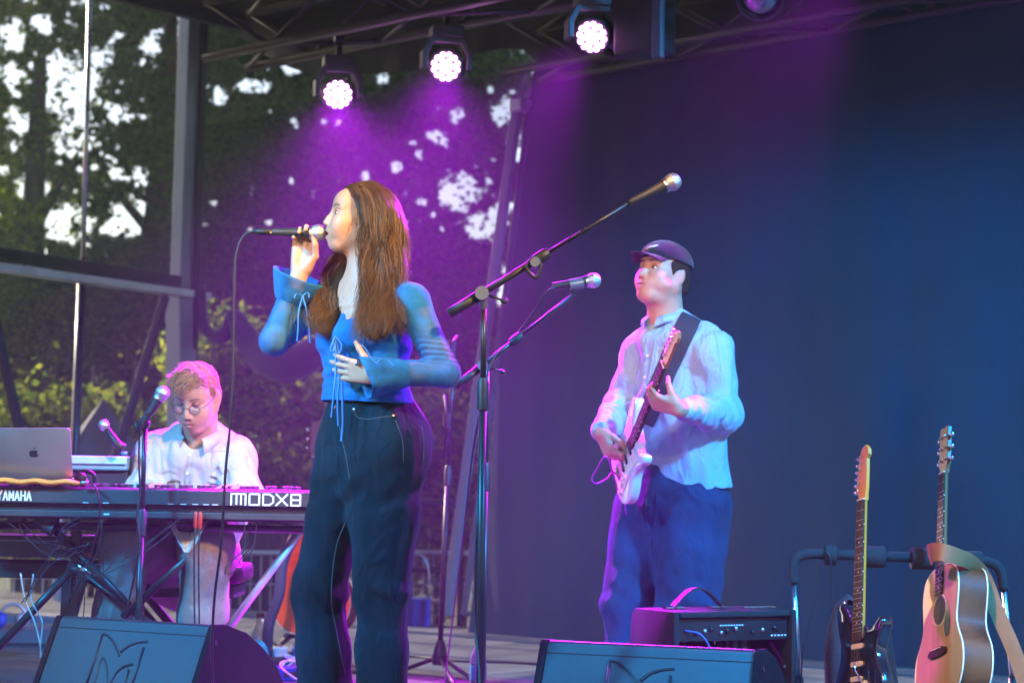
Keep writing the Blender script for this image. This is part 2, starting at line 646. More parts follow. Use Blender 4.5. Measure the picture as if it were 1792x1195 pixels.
def skin_colour(lm, base, lip, brow, lipw=1.0, extra=None, browsize=1.0, blush=.25):
    p, s = lm['p'], lm['s']
    F, U, L = lm['F'], lm['U'], lm['L']
    C0 = p(0, 0, 0)
    w = np.linalg.norm(p(0, 1, 0) - C0) / s

    def f(v):
        c = np.tile(np.array(base), (len(v), 1))
        q = v - C0
        x, y, z = q @ F / s, q @ L / s / w, q @ U / s
        def ss(d, a, b): return np.clip((b - d) / (b - a), 0, 1)
        near = (np.abs(z) < .16) & (np.abs(y) < .1) & (np.abs(x) < .15)
        # blotches of redder skin on cheeks, nose and ears
        ch = np.exp(-(((np.abs(y) - .042) / .02) ** 2 + ((z + .03) / .02) ** 2)) + np.exp(-((y / .014) ** 2 + ((z + .025) / .015) ** 2)) * .7
        ch = np.where(near & (x > .02), ch, 0) + np.where(near & (np.abs(y) > .068), .7, 0)
        c = c * (1 - blush * ch[:, None] * np.array([.0, .55, .6]))
        # lips
        zz = np.where(z > -.063, (z + .0625) / .0085, (z + .0625) / .0125)
        d = np.sqrt((y / .0235) ** 2 + zz ** 2)
        m = ss(d, .8, 1.05) * near * (x > .07) * lipw
        c = c * (1 - m[:, None]) + np.array(lip) * m[:, None]
        # brows
        ay = np.abs(y)
        zb = .0300 + .004 * np.sin(np.clip((ay - .012) / .036, 0, 1) * 2.6)
        th = .0042 * browsize * (1 - .5 * np.clip((ay - .02) / .032, 0, 1))
        m = ss(np.abs(z - zb), th * .6, th * 1.3) * ss(ay, .047, .052) * ss(-ay, -.013, -.009) * near * (x > .03)
        c = c * (1 - .9 * m[:, None]) + np.array(brow) * .9 * m[:, None]
        # lash line
        for e in lm['eyes']:
            g = v - e
            a, b, h = g @ F / s, g @ L / s, g @ U / s
            dd = np.abs(np.sqrt((b / .0132) ** 2 + ((h + .0008) / .0055) ** 2) - 1)
            m = ss(dd, .16, .42) * (a > .005) * (np.abs(h) < .008) * (np.abs(b) < .016) * np.where(h > -.001, 1, .35)
            c = c * (1 - .8 * m[:, None]) + np.array((.02, .012, .01)) * .8 * m[:, None]
        for q in (-1, 1):                     # nostrils, the shade of the recess put into the colour
            g = v - p(.1055, q * .0068, -.0405)
            m = ss(np.linalg.norm(g, axis=1) / s, .0032, .0055)
            c = c * (1 - .85 * m[:, None]) + np.array((.06, .015, .012)) * .85 * m[:, None]
        m = ss(np.abs(z + .0632), .0006, .0020) * ss(np.abs(y), .019, .023) * near * (x > .075)   # line of the mouth, its crease shade put into the colour
        c = c * (1 - .75 * m[:, None]) + np.array((.08, .02, .018)) * .75 * m[:, None]
        # redder skin of the lids, with their shading put into the colour
        for e in lm['eyes']:
            g = v - e
            m = ss(np.linalg.norm(g, axis=1) / s, .013, .022) * (g @ F > 0)
            c = c * (1 - m[:, None] * np.array((.18, .30, .32)))
        if extra is not None:
            c = extra(v, c)
        return c
    return f


def eyeballs(lm, parent, gaze=None, iris=(.16, .10, .05)):
    F, U, L, s = lm['F'], lm['U'], lm['L'], lm['s']
    g = nrm(F if gaze is None else gaze)
    for e in lm['eyes']:
        mb = MB()
        r = .0128 * s
        prof = [(-r * math.cos(t), r * math.sin(t)) for t in np.linspace(0.02, math.pi - .02, 14)]
        mb.lathe(prof, e, g, 16)
        o = mb.build('eye', M['eye_white'], parent, True)
        i = MB(); i.lathe([(r * .83, .0074 * s), (r * .92, .0066 * s), (r * 1.005, .004 * s)], e, g, 14)
        i.build('iris', mat('iris', iris, .15, spec=.8), o, True)
        j = MB(); j.lathe([(r * 1.0, .003 * s), (r * 1.02, .0026 * s)], e, g, 12)
        j.build('pupil', M['cable'], o, True)


def finger(pts, r0=.0085, r1=.0065, k=.0035):
    rs = np.linspace(r0, r1, len(pts))
    return [cap(pts[i], pts[i + 1], rs[i], rs[i + 1], k) for i in range(len(pts) - 1)]


def hand_prims(Wp, D, N, T, curls, s=1.0, thumb=None, splay=.06):
    """wrist, direction of the metacarpals, palm normal, thumb side; curls = flexion (deg) of the three joints of
    index..little; thumb = list of 4 points in units of (D, T, N) metres"""
    D = nrm(D); N = nrm(np.asarray(N, float) - D * (D @ np.asarray(N, float)))
    T = nrm(np.asarray(T, float) - D * (D @ np.asarray(T, float)) - N * (N @ np.asarray(T, float)))
    q = lambda d, t, n: Wp + s * (D * d + T * t + N * n)
    kn = [(.088, .028), (.092, .009), (.088, -.010), (.080, -.027)]
    ln = [(.043, .026, .021), (.048, .030, .022), (.044, .028, .022), (.034, .020, .019)]
    pr = []
    for (d, t) in kn:
        pr.append(ecap(q(.005, t * .62, 0), q(d - .004, t, 0), (.013 * s, .012 * s), (.0105 * s, .0115 * s), T, .012))
    pr.append(ell(q(.035, .020, .008), (.032 * s, .016 * s, .013 * s), D, T, .012))
    pr.append(ell(q(.04, -.020, .006), (.034 * s, .012 * s, .012 * s), D, T, .012))
    tips = []
    for i, ((d, t), L3, c3) in enumerate(zip(kn, ln, curls)):
        pt = q(d, t, 0); ang = 0
        lat = splay * (1.5 - i)
        pts = [pt]
        for l, c in zip(L3, c3):
            ang += rad(c)
            dr = nrm(D * math.cos(ang) + N * math.sin(ang) + T * lat * max(0, math.cos(ang)))
            pt = pt + dr * l * s
            pts.append(pt)
        pr += finger(pts, .0092 * s, .0068 * s)
        tips.append(pts)
    th = thumb or [(.016, .022, .006), (.052, .050, .014), (.080, .060, .018), (.104, .064, .020)]
    tp = [q(*a) for a in th]
    pr += [cap(tp[0], tp[1], .0155 * s, .0115 * s, .014), cap(tp[1], tp[2], .0108 * s, .0098 * s, .004), cap(tp[2], tp[3], .0098 * s, .0075 * s, .004)]
    return pr, tips


def strands(name, paths, rads, m, parent, cols=None, n=3):
    """many thin tubes as one mesh; paths (k, m, 3) array, rads (k, m)"""
    paths = np.asarray(paths); K, L, _ = paths.shape
    t = np.gradient(paths, axis=1); t /= np.linalg.norm(t, axis=2, keepdims=True) + 1e-9
    ref = np.where(np.abs(t[:, :1, 2:3]) > .9, np.array([[[1.0, 0, 0]]]), np.array([[[0, 0, 1.0]]]))
    u = np.cross(t, ref); u /= np.linalg.norm(u, axis=2, keepdims=True) + 1e-9
    w = np.cross(t, u)
    rads = np.broadcast_to(rads, (K, L))[..., None]
    ring = [paths + rads * (math.cos(2 * math.pi * k / n) * u + math.sin(2 * math.pi * k / n) * w) for k in range(n)]
    V = np.stack(ring, 2).reshape(-1, 3)
    base = np.arange(K * L * n).reshape(K, L, n)
    qs = []
    for k in range(n):
        k2 = (k + 1) % n
        qs.append(np.stack([base[:, :-1, k], base[:, :-1, k2], base[:, 1:, k2], base[:, 1:, k]], -1).reshape(-1, 4))
    col = None
    if cols is not None:
        col = np.repeat(cols[:, None, :], L * n, 1).reshape(-1, 3)
    return mesh_np(name, V, np.concatenate(qs), m, parent, True, None, col)


def crom(ctrl, n):
    """Catmull-Rom sampling of (k,3) control points to n points"""
    c = np.asarray(ctrl, float)
    c = np.vstack([2 * c[0] - c[1], c, 2 * c[-1] - c[-2]])
    u = np.linspace(0, len(c) - 3 - 1e-6, n); i = np.floor(u).astype(int); t = (u - i)[:, None]
    a, b, d, e = c[i], c[i + 1], c[i + 2], c[i + 3]
    return .5 * (2 * b + (d - a) * t + (2 * a - 5 * b + 4 * d - e) * t ** 2 + (3 * b - a - 3 * d + e) * t ** 3)


M['eye_white'] = mat('eye_white', (.75, .73, .7), .15, spec=.7, var=.02)
# ------------------------------------------------------------------ setting
def proj(p):
    d = np.asarray(p, float) - EYE
    return CX + FPX * (d @ _r) / (d @ _f), CY - FPX * (d @ _u) / (d @ _f)


B0, B1 = G(740, 1100), G(1550, 1165)
EX = nrm(B1 - B0)                       # along the back of the stage, to the right
EN = A(EX[1], -EX[0], 0)                # out towards the audience
if EN[1] > 0: EN = -EN
EZ = A(0, 0, 1)


def L(s, n, z=0.0):
    return B0 + EX * s + EN * n + EZ * z


def s_at(px, n=0.0, z=1.5):
    lo, hi = -8.0, 8.0
    for _ in range(60):
        m = (lo + hi) / 2
        if proj(L(m, n, z))[0] < px: lo = m
        else: hi = m
    return lo


def on_line(px, py, n):
    """point of the vertical plane n metres before the back of the stage, seen at px, py"""
    s = s_at(px, n, 1.5)
    for _ in range(5):
        q = L(s, n); y = q[1]
        p = P(px, py, y); s = (p - B0) @ EX
    return L(s, n, p[2])


random.seed(4); np.random.seed(4)
# ground
mg = mat('grass_ground', (.05, .075, .025), .9, var=.4, vscale=3, bump=.4, bscale=30)
gr = MB().sheet([[(x, y, -1.1) for x in np.linspace(-120, 120, 9)] for y in np.linspace(-30, 160, 9)]).build('ground', mg)
tag(gr, kind='structure')
# hill with a dark wood far behind
mh = mat('far_wood', (.030, .05, .020), .95, var=.5, vscale=1.2, bump=1.0, bscale=3)
hill = MB().sheet([[(x, 44 + 10 * t + 2 * math.sin(x * .21), -1.1 + (5.0 + .7 * math.sin(x * .33) + .4 * math.sin(x * 1.1)) * t ** .6) for x in np.linspace(-70, 70, 141)]
                   for t in np.linspace(0, 1, 12)]).build('hill', mh, smooth=True)
tag(hill, kind='structure')

# stage floor
mf = mat('stage_ply', (.13, .125, .125), .5, var=.3, vscale=2.5, bump=.25, bscale=40, rvar=.15)
fl = MB().prism([(-8, -0.4), (9, -0.4), (9, 5.4), (-8, 5.4)], B0, EX, EN, EZ, -.30, -.024).build('stage_floor', mat('stage_frame', (.05, .05, .05), .7))
tag(fl, kind='structure')
pm = None
for i in range(14):
    for j in range(5):
        s0, n0 = -7.0 + i * 1.15, -.35 + j * 1.14
        if pm is None:
            mb = MB().box((0, 0, -.011), (1.143, 1.133, .022))
            o = mb.build('floor_panel', mf, fl, bevel=.002); pm = o
        else:
            o = bpy.data.objects.new('floor_panel', pm.data); COL.objects.link(o); o.parent = fl
        c = L(s0 + .575, n0 + .57, random.uniform(-.0015, 0))
        o.location = c; o.rotation_euler = (0, 0, math.atan2(EX[1], EX[0]))
skirt = MB().box(L(.5, 5.43, -.6), (17, .03, 1.0), np.column_stack([EX, EN, EZ])).build('stage_skirt', M['matte_black'])
tag(skirt, 'black cloth skirt along the front edge of the stage', 'stage skirt')

# ---- backdrop cloth
mc = mat('backdrop_cloth', (.006, .030, .056), .9, var=.25, vscale=1.5, bump=.25, bscale=400, sheen=.25)  # blue wash light put into the base colour of the black cloth
sBL_bot = (on_line(812, 1095, .02) - B0) @ EX
sBL_top = (on_line(926, 190, .02) - B0) @ EX
ZB = 3.32
NS, NZ = 260, 14
rows = []
for k in range(NZ + 1):
    z = -.02 + (ZB + .02) * k / NZ
    sl = sBL_bot + (sBL_top - sBL_bot) * k / NZ
    row = []
    for i in range(NS + 1):
        t = i / NS; s = sl + (6.2 - sl) * t
        f = .018 * math.sin(s * 9 + .6 * math.sin(s * 2.3)) + .012 * math.sin(s * 23 + 1.2 * math.sin(z * 1.1 + s)) + .02 * math.sin(s * 2.1 + z * .5)
        f += .05 * math.exp(-((s - 3.05) / .12) ** 2) - .035 * math.exp(-((s - 3.25 - z * .03) / .1) ** 2)
        row.append(L(s, -.02 + f * .28 * (1.1 - .5 * z / ZB)))
        row[-1][2] = z
    rows.append(row)
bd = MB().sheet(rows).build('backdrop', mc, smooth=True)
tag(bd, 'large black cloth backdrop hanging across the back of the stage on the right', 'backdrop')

# ---- see-through gauze between the corner column and the brace
ms = bpy.data.materials.new('gauze'); ms.use_nodes = True
n_ = ms.node_tree; n_.nodes.clear()
o_ = n_.nodes.new('ShaderNodeOutputMaterial'); x_ = n_.nodes.new('ShaderNodeMixShader')
t_ = n_.nodes.new('ShaderNodeBsdfTransparent'); d_ = n_.nodes.new('ShaderNodeBsdfDiffuse'); d_.inputs[0].default_value = (.03, .03, .036, 1)
nz_ = n_.nodes.new('ShaderNodeTexNoise'); nz_.inputs['Scale'].default_value = 1.3
tc_ = n_.nodes.new('ShaderNodeTexCoord'); n_.links.new(tc_.outputs['Object'], nz_.inputs['Vector'])
mr_ = n_.nodes.new('ShaderNodeMapRange'); mr_.inputs[3].default_value = .20; mr_.inputs[4].default_value = .36
n_.links.new(nz_.outputs[0], mr_.inputs[0]); n_.links.new(mr_.outputs[0], x_.inputs[0])
n_.links.new(t_.outputs[0], x_.inputs[1]); n_.links.new(d_.outputs[0], x_.inputs[2]); n_.links.new(x_.outputs[0], o_.inputs[0])
M['gauze'] = ms
s_col = s_at(345, .05, 1.5)
hem = [(345, 535), (352, 572), (372, 592), (398, 588), (410, 566), (418, 585), (432, 615), (455, 640), (490, 655), (530, 648), (560, 632), (600, 640), (640, 700), (672, 820), (690, 960), (700, 1094)]
hp = smooth_path([on_line(x, y, .0) for x, y in hem], 6)
right_bot, right_top = on_line(796, 1098, 0.0), on_line(908, 188, .0)
hp = hp + [right_bot]
grid = []
for q in hp:
    s = (q - B0) @ EX
    tt = (q[2] - right_bot[2]) / (right_top[2] - right_bot[2])
    top_s = s + ((right_top - B0) @ EX - (right_bot - B0) @ EX) * max(0, (s - s_col) / (((right_bot - B0) @ EX) - s_col))
    grid.append([L(s + (top_s - s) * (k / 10), .015 * math.sin(s * 7 + k), max(.01, q[2]) + (3.3 - max(.01, q[2])) * k / 10) for k in range(11)])
gz = MB().sheet(grid).build('gauze_curtain', M['gauze'], smooth=True)
tag(gz, 'dark see-through gauze curtain with a bunched hem behind the singer', 'curtain')
hb = MB()
sw = smooth_path([on_line(x, y, .06) for x, y in ((347, 500), (352, 560), (374, 588), (398, 582), (408, 552), (424, 580), (448, 614), (486, 632), (530, 628), (562, 610), (600, 622), (640, 690))], 8)
rr = [.045 + .085 * math.exp(-((i / len(sw) - .66) / .2) ** 2) + .006 * math.sin(i * .35) for i in range(len(sw))]
hb.tube(sw, rr, 12)
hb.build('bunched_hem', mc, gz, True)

# ---- corner column, poles and side frame
Cc = on_line(323, 1060, .12)
col = thing('corner_column', 'square aluminium corner column at the back left of the stage', 'column', Cc, world=True)
def vbar(a, b, w, h, name, m, parent, up=None):
    MB().bar(a, b, w, h, EX if up is None else up).build(name, m, parent, bevel=.004)
q0 = P(321, 1062, Cc[1]); q0[2] = 0.01
q1 = P(316, 512, Cc[1]); q2 = P(332, 30, Cc[1])
vbar(q0, A(q1[0], q1[1], q1[2]), .14, .15, 'lower_post', M['alu'], col)
vbar(q1 + EZ * .0, q2, .10, .11, 'upper_post', M['alu'], col)
vbar(q1 + A(.085, .02, -.6), q2 + A(.085, .03, .3), .05, .07, 'side_channel', M['matte_black'], col)
mb = MB()
for k in range(6):
    mb.lathe([(0, .012), (.012, .012), (.016, .006)], q0 + (q1 - q0) * (.25 + .13 * k) + A(.0, -.078, 0), A(0, -1, 0), 8)
mb.build('bolt', M['steel'], col)

NEAR = 11.05
def SP(px, py):                           # on the side frame: depth runs from the corner to the near left end
    t = (323 - px) / 383.0
    return P(px, py, Cc[1] + (NEAR - Cc[1]) * t)
fr = thing('side_rail', 'grey steel rail with black struts running from the left edge to the corner column', 'rail', SP(160, 480), world=True)
vbar(SP(-60, 460), SP(360, 519), .10, .05, 'rail_bar', M['galv'], fr, EZ)
vbar(SP(-60, 434) + A(0, .1, 0), SP(345, 497) + A(0, .1, 0), .10, .075, 'upper_strut', M['matte_black'], fr, EZ)
for a, b in (((40, 462), (125, 472)), ((180, 477), (240, 487))):
    MB().tube([SP(*a) + A(0, -.02, 0), SP(*b) + A(0, -.02, 0)], .012, 8).build('hydraulic_rod', M['steel'], fr, True)
mb = MB(); mb.box(SP(146, 468) + A(0, -.03, 0), (.05, .05, .05)); mb.build('pole_socket', M['galv'], fr, bevel=.004)
po = thing('tent_pole', 'thin bright pole standing on the grey side rail', 'pole', SP(146, 468), world=True)
MB().tube([SP(145, 470), SP(158, -40)], .016, 10).build('upper_pole', M['steel'], po, True)
lp = MB().tube([SP(143, 490), SP(131, 800), SP(126, 1060)], .028, 10).build('dark_pole', M['black_metal'], None, True)
tag(lp, 'thick dark pole under the side rail beside the laptop', 'pole')
for a, b, lab in (((-12, 530), (44, 780), 'slanting black strut at the far left edge above the laptop'), ((292, 520), (196, 830), 'slanting black strut between the dark pole and the corner column')):
    o = MB().bar(SP(*a) + A(0, -.05, 0), SP(*b) + A(0, -.05, 0), .045, .05).build('strut', M['matte_black'], None, bevel=.004)
    tag(o, lab, 'strut')

# ---- slanting brace at the left edge of the backdrop
M['brace'] = mat('brace_grey', (.16, .17, .20), .6, metal=.2)
br = thing('roof_brace', 'slanting grey brace along the left edge of the black backdrop', 'brace', on_line(790, 1000, .10), world=True)
vbar(on_line(781, 1075, .10), on_line(906, 185, .10), .058, .04, 'brace_bar', M['brace'], br, EN)
MB().box(on_line(910, 186, .10), (.09, .09, .07), np.column_stack([EX, EN, EZ])).build('end_plate', M['galv'], br, bevel=.005)
vbar(on_line(812, 1075, .06), on_line(927, 185, .06), .03, .03, 'edge_batten', M['dark_alu'], br, EN)

# ---- roof
mr = mat('roof_tarp', (.03, .032, .038), .7, var=.3, vscale=2, bump=.2, bscale=6)
roof = thing('stage_roof', 'dark canopy roof over the stage', 'roof', L(0, 2, 4.1), world=True)
sC = (Cc - B0) @ EX
def side_s(n):                            # the roof's left edge follows the side frame
    d = SP(-60, 460) - Cc
    k = n / max(.1, d @ EN)
    return sC + (d @ EX) * k
poly = [(sC - .1, -.25), (8.0, -.25), (8.0, 5.6), (side_s(5.6) - .1, 5.6)]
MB().prism(poly, B0 + EZ * 4.02, EX, EN, EZ, 0, .12).build('canopy', mr, roof)
vg = []
for i in range(61):
    s = sC - .1 + (8.0 - sC + .1) * i / 60
    zb = 4.02 - .52 * min(1, max(0, (s - sC + .1)) / 1.1) ** .8 - .32 * min(1, max(0, (s - sC - 2.6) / .5)) + .02 * math.sin(s * 5)
    vg.append([L(s, -.2 + .01 * math.sin(s * 11), zb), L(s, -.2, 4.03)])
MB().sheet(vg).build('valance', mr, roof)
for k in range(7):                         # roof ribs
    s = sC + .2 + k * 1.3
    MB().bar(L(s, -.15, 3.97), L(s + .0, 5.4, 3.97), .06, .08).build('roof_rib', M['dark_alu'], roof)

# ---- added black curtain, out of view at the left, that blocks the sun
wc = []
wa_, wb_ = SP(-60, 460) + A(-.02, -.15, 0), A(-3.35, 5.6, 0)
for k in range(9):
    z = .01 + 4.0 * k / 8
    wc.append([A(wa_[0] + (wb_[0] - wa_[0]) * i / 60 + .05 * math.sin(i * .9), wa_[1] + (wb_[1] - wa_[1]) * i / 60, z) for i in range(61)])
tag(MB().sheet(wc).build('sun_block_curtain', mc, smooth=True), 'added black curtain blocking the sun, out of view at the left', 'curtain')

# ---- trusses
def truss(a, b, size, label, name='lighting_truss', step=.5, r=.024):
    a, b = np.asarray(a), np.asarray(b); d = nrm(b - a); u = EZ; w = nrm(np.cross(u, d))
    t = thing(name, label, 'truss', (a + b) / 2, world=True)
    offs = [w * size / 2 + u * size / 2, -w * size / 2 + u * size / 2, w * size / 2 - u * size / 2, -w * size / 2 - u * size / 2]
    for o in offs:
        MB().tube([a + o, b + o], r, 10).build('chord', M['alu2'], t, True)
    n = int(np.linalg.norm(b - a) / step)
    for (i0, i1) in ((0, 1), (2, 3), (0, 2), (1, 3)):
        for k in range(n):
            p0 = a + d * step * k; p1 = a + d * step * (k + 1)
            q = (p0 + offs[i0], p1 + offs[i1]) if k % 2 == 0 else (p0 + offs[i1], p1 + offs[i0])
            MB().tube(q, r * .5, 6).build('brace', M['alu2'], t, True)
    return t
M['alu2'] = mat('truss_alu', (.05, .05, .056), .55, metal=.3, var=.2)
b_lo = on_line(1065, 98, .28)
truss(L(s_at(905, .15), .15, b_lo[2] + .15), L(6.0, .15, b_lo[2] + .19), .30, 'aluminium lattice truss above the top edge of the black backdrop')
NA = 2.0
a0, a1 = on_line(395, 126, NA), on_line(1000, -25, NA)
zA = (a0[2] + a1[2]) / 2
truss(L((a0 - B0) @ EX, NA, zA + .15), L(5.5, NA, zA + .15), .29, 'aluminium lattice truss carrying the glowing stage lamps')

# ---- lamps
M['lens'] = mat('lamp_lens', (1, .8, 1), .3, emit=(1.0, .34, 1.0), estr=6.0, var=0)
M['lens_ring'] = mat('lamp_body', (.03, .03, .034), .5, var=.1)
LAMPS = {}
def lamp_mesh():
    t = thing('stage_lamp', 'x', 'stage lamp')
    mb = MB(); mb.lathe([(-.17, .05), (-.165, .085), (-.10, .105), (-.02, .112), (0, .108), (.002, .098), (-.012, .096)], (0, 0, 0), (0, -1, 0), 24)
    mb.build('head', M['lens_ring'], t, True, sharp=40)
    pts = [(0, 0)] + [(.040 * math.cos(k * math.pi / 3), .040 * math.sin(k * math.pi / 3)) for k in range(6)] + \
          [(.076 * math.cos(k * math.pi / 6 + .26), .076 * math.sin(k * math.pi / 6 + .26)) for k in range(12)]
    for (x, z) in pts:
        m = MB(); m.lathe([(-.002, .0172), (.010, .0158), (.016, .009), (.017, .002)], (x, -.004, z), (0, -1, 0), 10)
        m.build('led_lens', M['lens'], t, True)
    return t
def yoke(t):
    mb = MB()
    arc = [(-.155, -.02), (-.155, .08), (-.105, .165), (.105, .165), (.155, .08), (.155, -.02), (.122, -.02), (.122, .066), (.084, .132), (-.084, .132), (-.122, .066), (-.122, -.02)]
    mb.prism(arc, (0, 0, 0), (1, 0, 0), (0, 0, 1), (0, 1, 0), -.055, .055, .006)
    mb.build('yoke', M['lens_ring2'], t)
    mb = MB(); mb.box((0, 0, .20), (.20, .14, .07)); mb.build('base', M['lens_ring'], t, bevel=.01)
    mb = MB(); mb.tube([(0, 0, .23), (0, 0, .33)], .02, 10); mb.lathe([(-.03, .034), (.03, .034)], (0, 0, .345), (1, 0, 0), 12)
    mb.build('clamp', M['black_metal'], t, True, sharp=40)
M['lens_ring2'] = mat('lamp_yoke', (.06, .06, .065), .5, var=.1)
lamp0 = lamp_mesh()
labels = ['left one of the three glowing magenta stage lamps, lowest in the picture', 'middle one of the three glowing magenta stage lamps in a pale yoke',
          'right glowing magenta stage lamp whose single lenses show, beside the dark lamps']
MAG = (.70, 0.0, 1.0)
spots = [((591, 166), (.20, -1.0, -1.05), 2500, 68), ((780, 117), (-.06, -1.0, -1.05), 2300, 60), ((1036, 65), (-.62, -.62, -1.0), 2000, 48)]
for i, ((px, py), d, en, ang) in enumerate(spots):
    c = on_line(px, py, NA)
    t = lamp0 if i == 0 else copy_tree(lamp0)
    hd = nrm(EYE - c) if i < 2 else nrm(nrm(EYE - c) + A(-.35, 0, -.25))
    X = nrm(np.cross(-hd, EZ)); X = -X if X[0] < 0 else X
    t.matrix_world = frame(c, X, np.cross(X, -hd)) @ Matrix.Scale(.74, 4)
    t['label'] = labels[i]; t['group'] = 'glowing lamps on the truss'
    LAMPS[i] = (t, c, d, en, ang)
bpy.context.view_layer.update()
for i in LAMPS:
    t, c, d, en, ang = LAMPS[i]
    y = thing('lamp_bracket', ['dark bracket over the left glowing lamp', 'pale arched bracket over the middle glowing lamp', 'pale arched bracket over the right glowing lamp'][i], 'lamp bracket', c, rotz=.25)
    yoke(y); y.scale = (.76, .76, .80)
    spot('magenta_beam', tuple(c + nrm(d) * .03), tuple(c + A(*d)), en * 1.0, MAG, ang, 1.0 if i < 2 else .25, .08)
# two more lamps on the same truss just above the picture
for k, (px, py, d, en, ang) in enumerate(((1520, -75, (-.75, -.62, -1.0), 800, 46), (1850, -150, (-.4, -.7, -1.0), 30, 70))):
    c = on_line(px, py, NA)
    t = copy_tree(lamp0); hd = nrm(A(*d)); X = nrm(np.cross(-hd, EZ)); X = -X if X[0] < 0 else X
    t.matrix_world = frame(c, X, np.cross(X, -hd))
    t['label'] = ['magenta stage lamp on the truss above the acoustic guitar', 'magenta stage lamp at the far right end of the truss'][k]
    t['group'] = 'glowing lamps on the truss'
    spot('magenta_beam', tuple(c + hd * .03), tuple(c + hd), en * 1.0, MAG, ang, .3, .08)
# dark lamps
def par_can(c, aim, label, s=1.0):
    hd = nrm(aim); X = nrm(np.cross(-hd, EZ)); X = -X if X[0] < 0 else X
    t = thing('par_can', label, 'stage lamp', M=frame(c, X, np.cross(X, -hd)))
    MB().lathe([(-.28, .03), (-.27, .075), (-.10, .10), (0, .108), (.002, .098), (-.03, .094)], (0, 0, 0), (0, -1, 0), 22).build('can', M['black'], t, True, sharp=40)
    MB().lathe([(-.03, .092), (-.014, .07), (-.006, .03), (-.005, .001)], (0, 0, 0), (0, -1, 0), 22).build('lens', M['glass_lens'], t, True)
    MB().tube([(-.125, .12, 0), (-.125, .05, .10), (-.09, .05, .19), (.09, .05, .19), (.125, .05, .10), (.125, .12, 0)], .012, 8).build('bracket', M['black_metal'], t, True)
    return t
M['glass_lens'] = mat('glass_lens', (.10, .11, .14), .08, spec=1.0, coat=1.0)
par_can(on_line(1080, 62, NA - .25), (-.4, -1, -.35), 'dark unlit lamp with a round lens right of the glowing lamps')
par_can(on_line(1330, -4, NA - .5), (-.2, -1, -.5), 'dark unlit lamp hanging under the truss at the top edge')
bx = thing('dimmer_box', 'black box fixture with a pale front edge hanging on the truss', 'truss box', on_line(1140, 35, NA - .1), world=True)
MB().box(on_line(1128, 30, NA - .1), (.22, .16, .34), np.column_stack([EX, EN, EZ])).build('case', M['black'], bx, bevel=.01)
MB().box(on_line(1152, 38, NA + .05), (.05, .03, .32), np.column_stack([EX, EN, EZ])).build('edge_bar', M['lens_ring2'], bx, bevel=.006)
# ------------------------------------------------------------------ trees and hedge behind the stage
def leaf_mat(name, col, col2, tr=.45):
    m = bpy.data.materials.new(name); m.use_nodes = True
    n = m.node_tree; n.nodes.clear()
    o = n.nodes.new('ShaderNodeOutputMaterial'); x = n.nodes.new('ShaderNodeMixShader'); x.inputs[0].default_value = tr
    d = n.nodes.new('ShaderNodeBsdfDiffuse'); t = n.nodes.new('ShaderNodeBsdfTranslucent')
    at = n.nodes.new('ShaderNodeAttribute'); at.attribute_name = 'Col'
    mx = n.nodes.new('ShaderNodeMix'); mx.data_type = 'RGBA'
    sp = n.nodes.new('ShaderNodeSeparateColor'); n.links.new(at.outputs['Color'], sp.inputs[0])
    n.links.new(sp.outputs[0], mx.inputs[0])
    mx.inputs[6].default_value = (*col, 1); mx.inputs[7].default_value = (*col2, 1)
    n.links.new(mx.outputs[2], d.inputs[0])
    m2 = n.nodes.new('ShaderNodeMix'); m2.data_type = 'RGBA'; m2.blend_type = 'MULTIPLY'; m2.inputs[0].default_value = 1
    n.links.new(mx.outputs[2], m2.inputs[6]); m2.inputs[7].default_value = (1.5, 1.45, .6, 1)
    n.links.new(m2.outputs[2], t.inputs[0])
    n.links.new(d.outputs[0], x.inputs[1]); n.links.new(t.outputs[0], x.inputs[2]); n.links.new(x.outputs[0], o.inputs[0])
    return m


M['leaf_dark'] = leaf_mat('leaf_dark', (.026, .062, .034), (.08, .14, .04), .45)
M['leaf_mid'] = leaf_mat('leaf_mid', (.05, .11, .03), (.22, .26, .04), .6)
M['leaf_ivy'] = leaf_mat('leaf_ivy', (.08, .17, .04), (.36, .40, .06), .64)
M['bark'] = mat('bark', (.06, .045, .035), .9, var=.4, vscale=8, bump=.6, bscale=20)
rng = np.random.default_rng(11)


def leaves(name, pts, size, m, parent, flat=0.0):
    n = len(pts)
    d = rng.normal(size=(n, 3)); d[:, 2] = d[:, 2] * (1 - flat) - .25
    d /= np.linalg.norm(d, axis=1, keepdims=True)
    e = np.cross(d, rng.normal(size=(n, 3))); e /= np.linalg.norm(e, axis=1, keepdims=True) + 1e-9
    g = np.cross(d, e)
    s = size * rng.uniform(.6, 1.25, (n, 1))
    q = np.stack([pts - d * s * .5, pts + e * s * .34 + g * s * .06, pts + d * s * .55, pts - e * s * .34 + g * s * .06], 1).reshape(-1, 3)
    c = np.repeat(rng.uniform(0, 1, (n, 1)) ** 1.5, 4, 0) * np.ones((1, 3))
    return mesh_np(name, q, np.arange(4 * n).reshape(n, 4), m, parent, False, None, c)


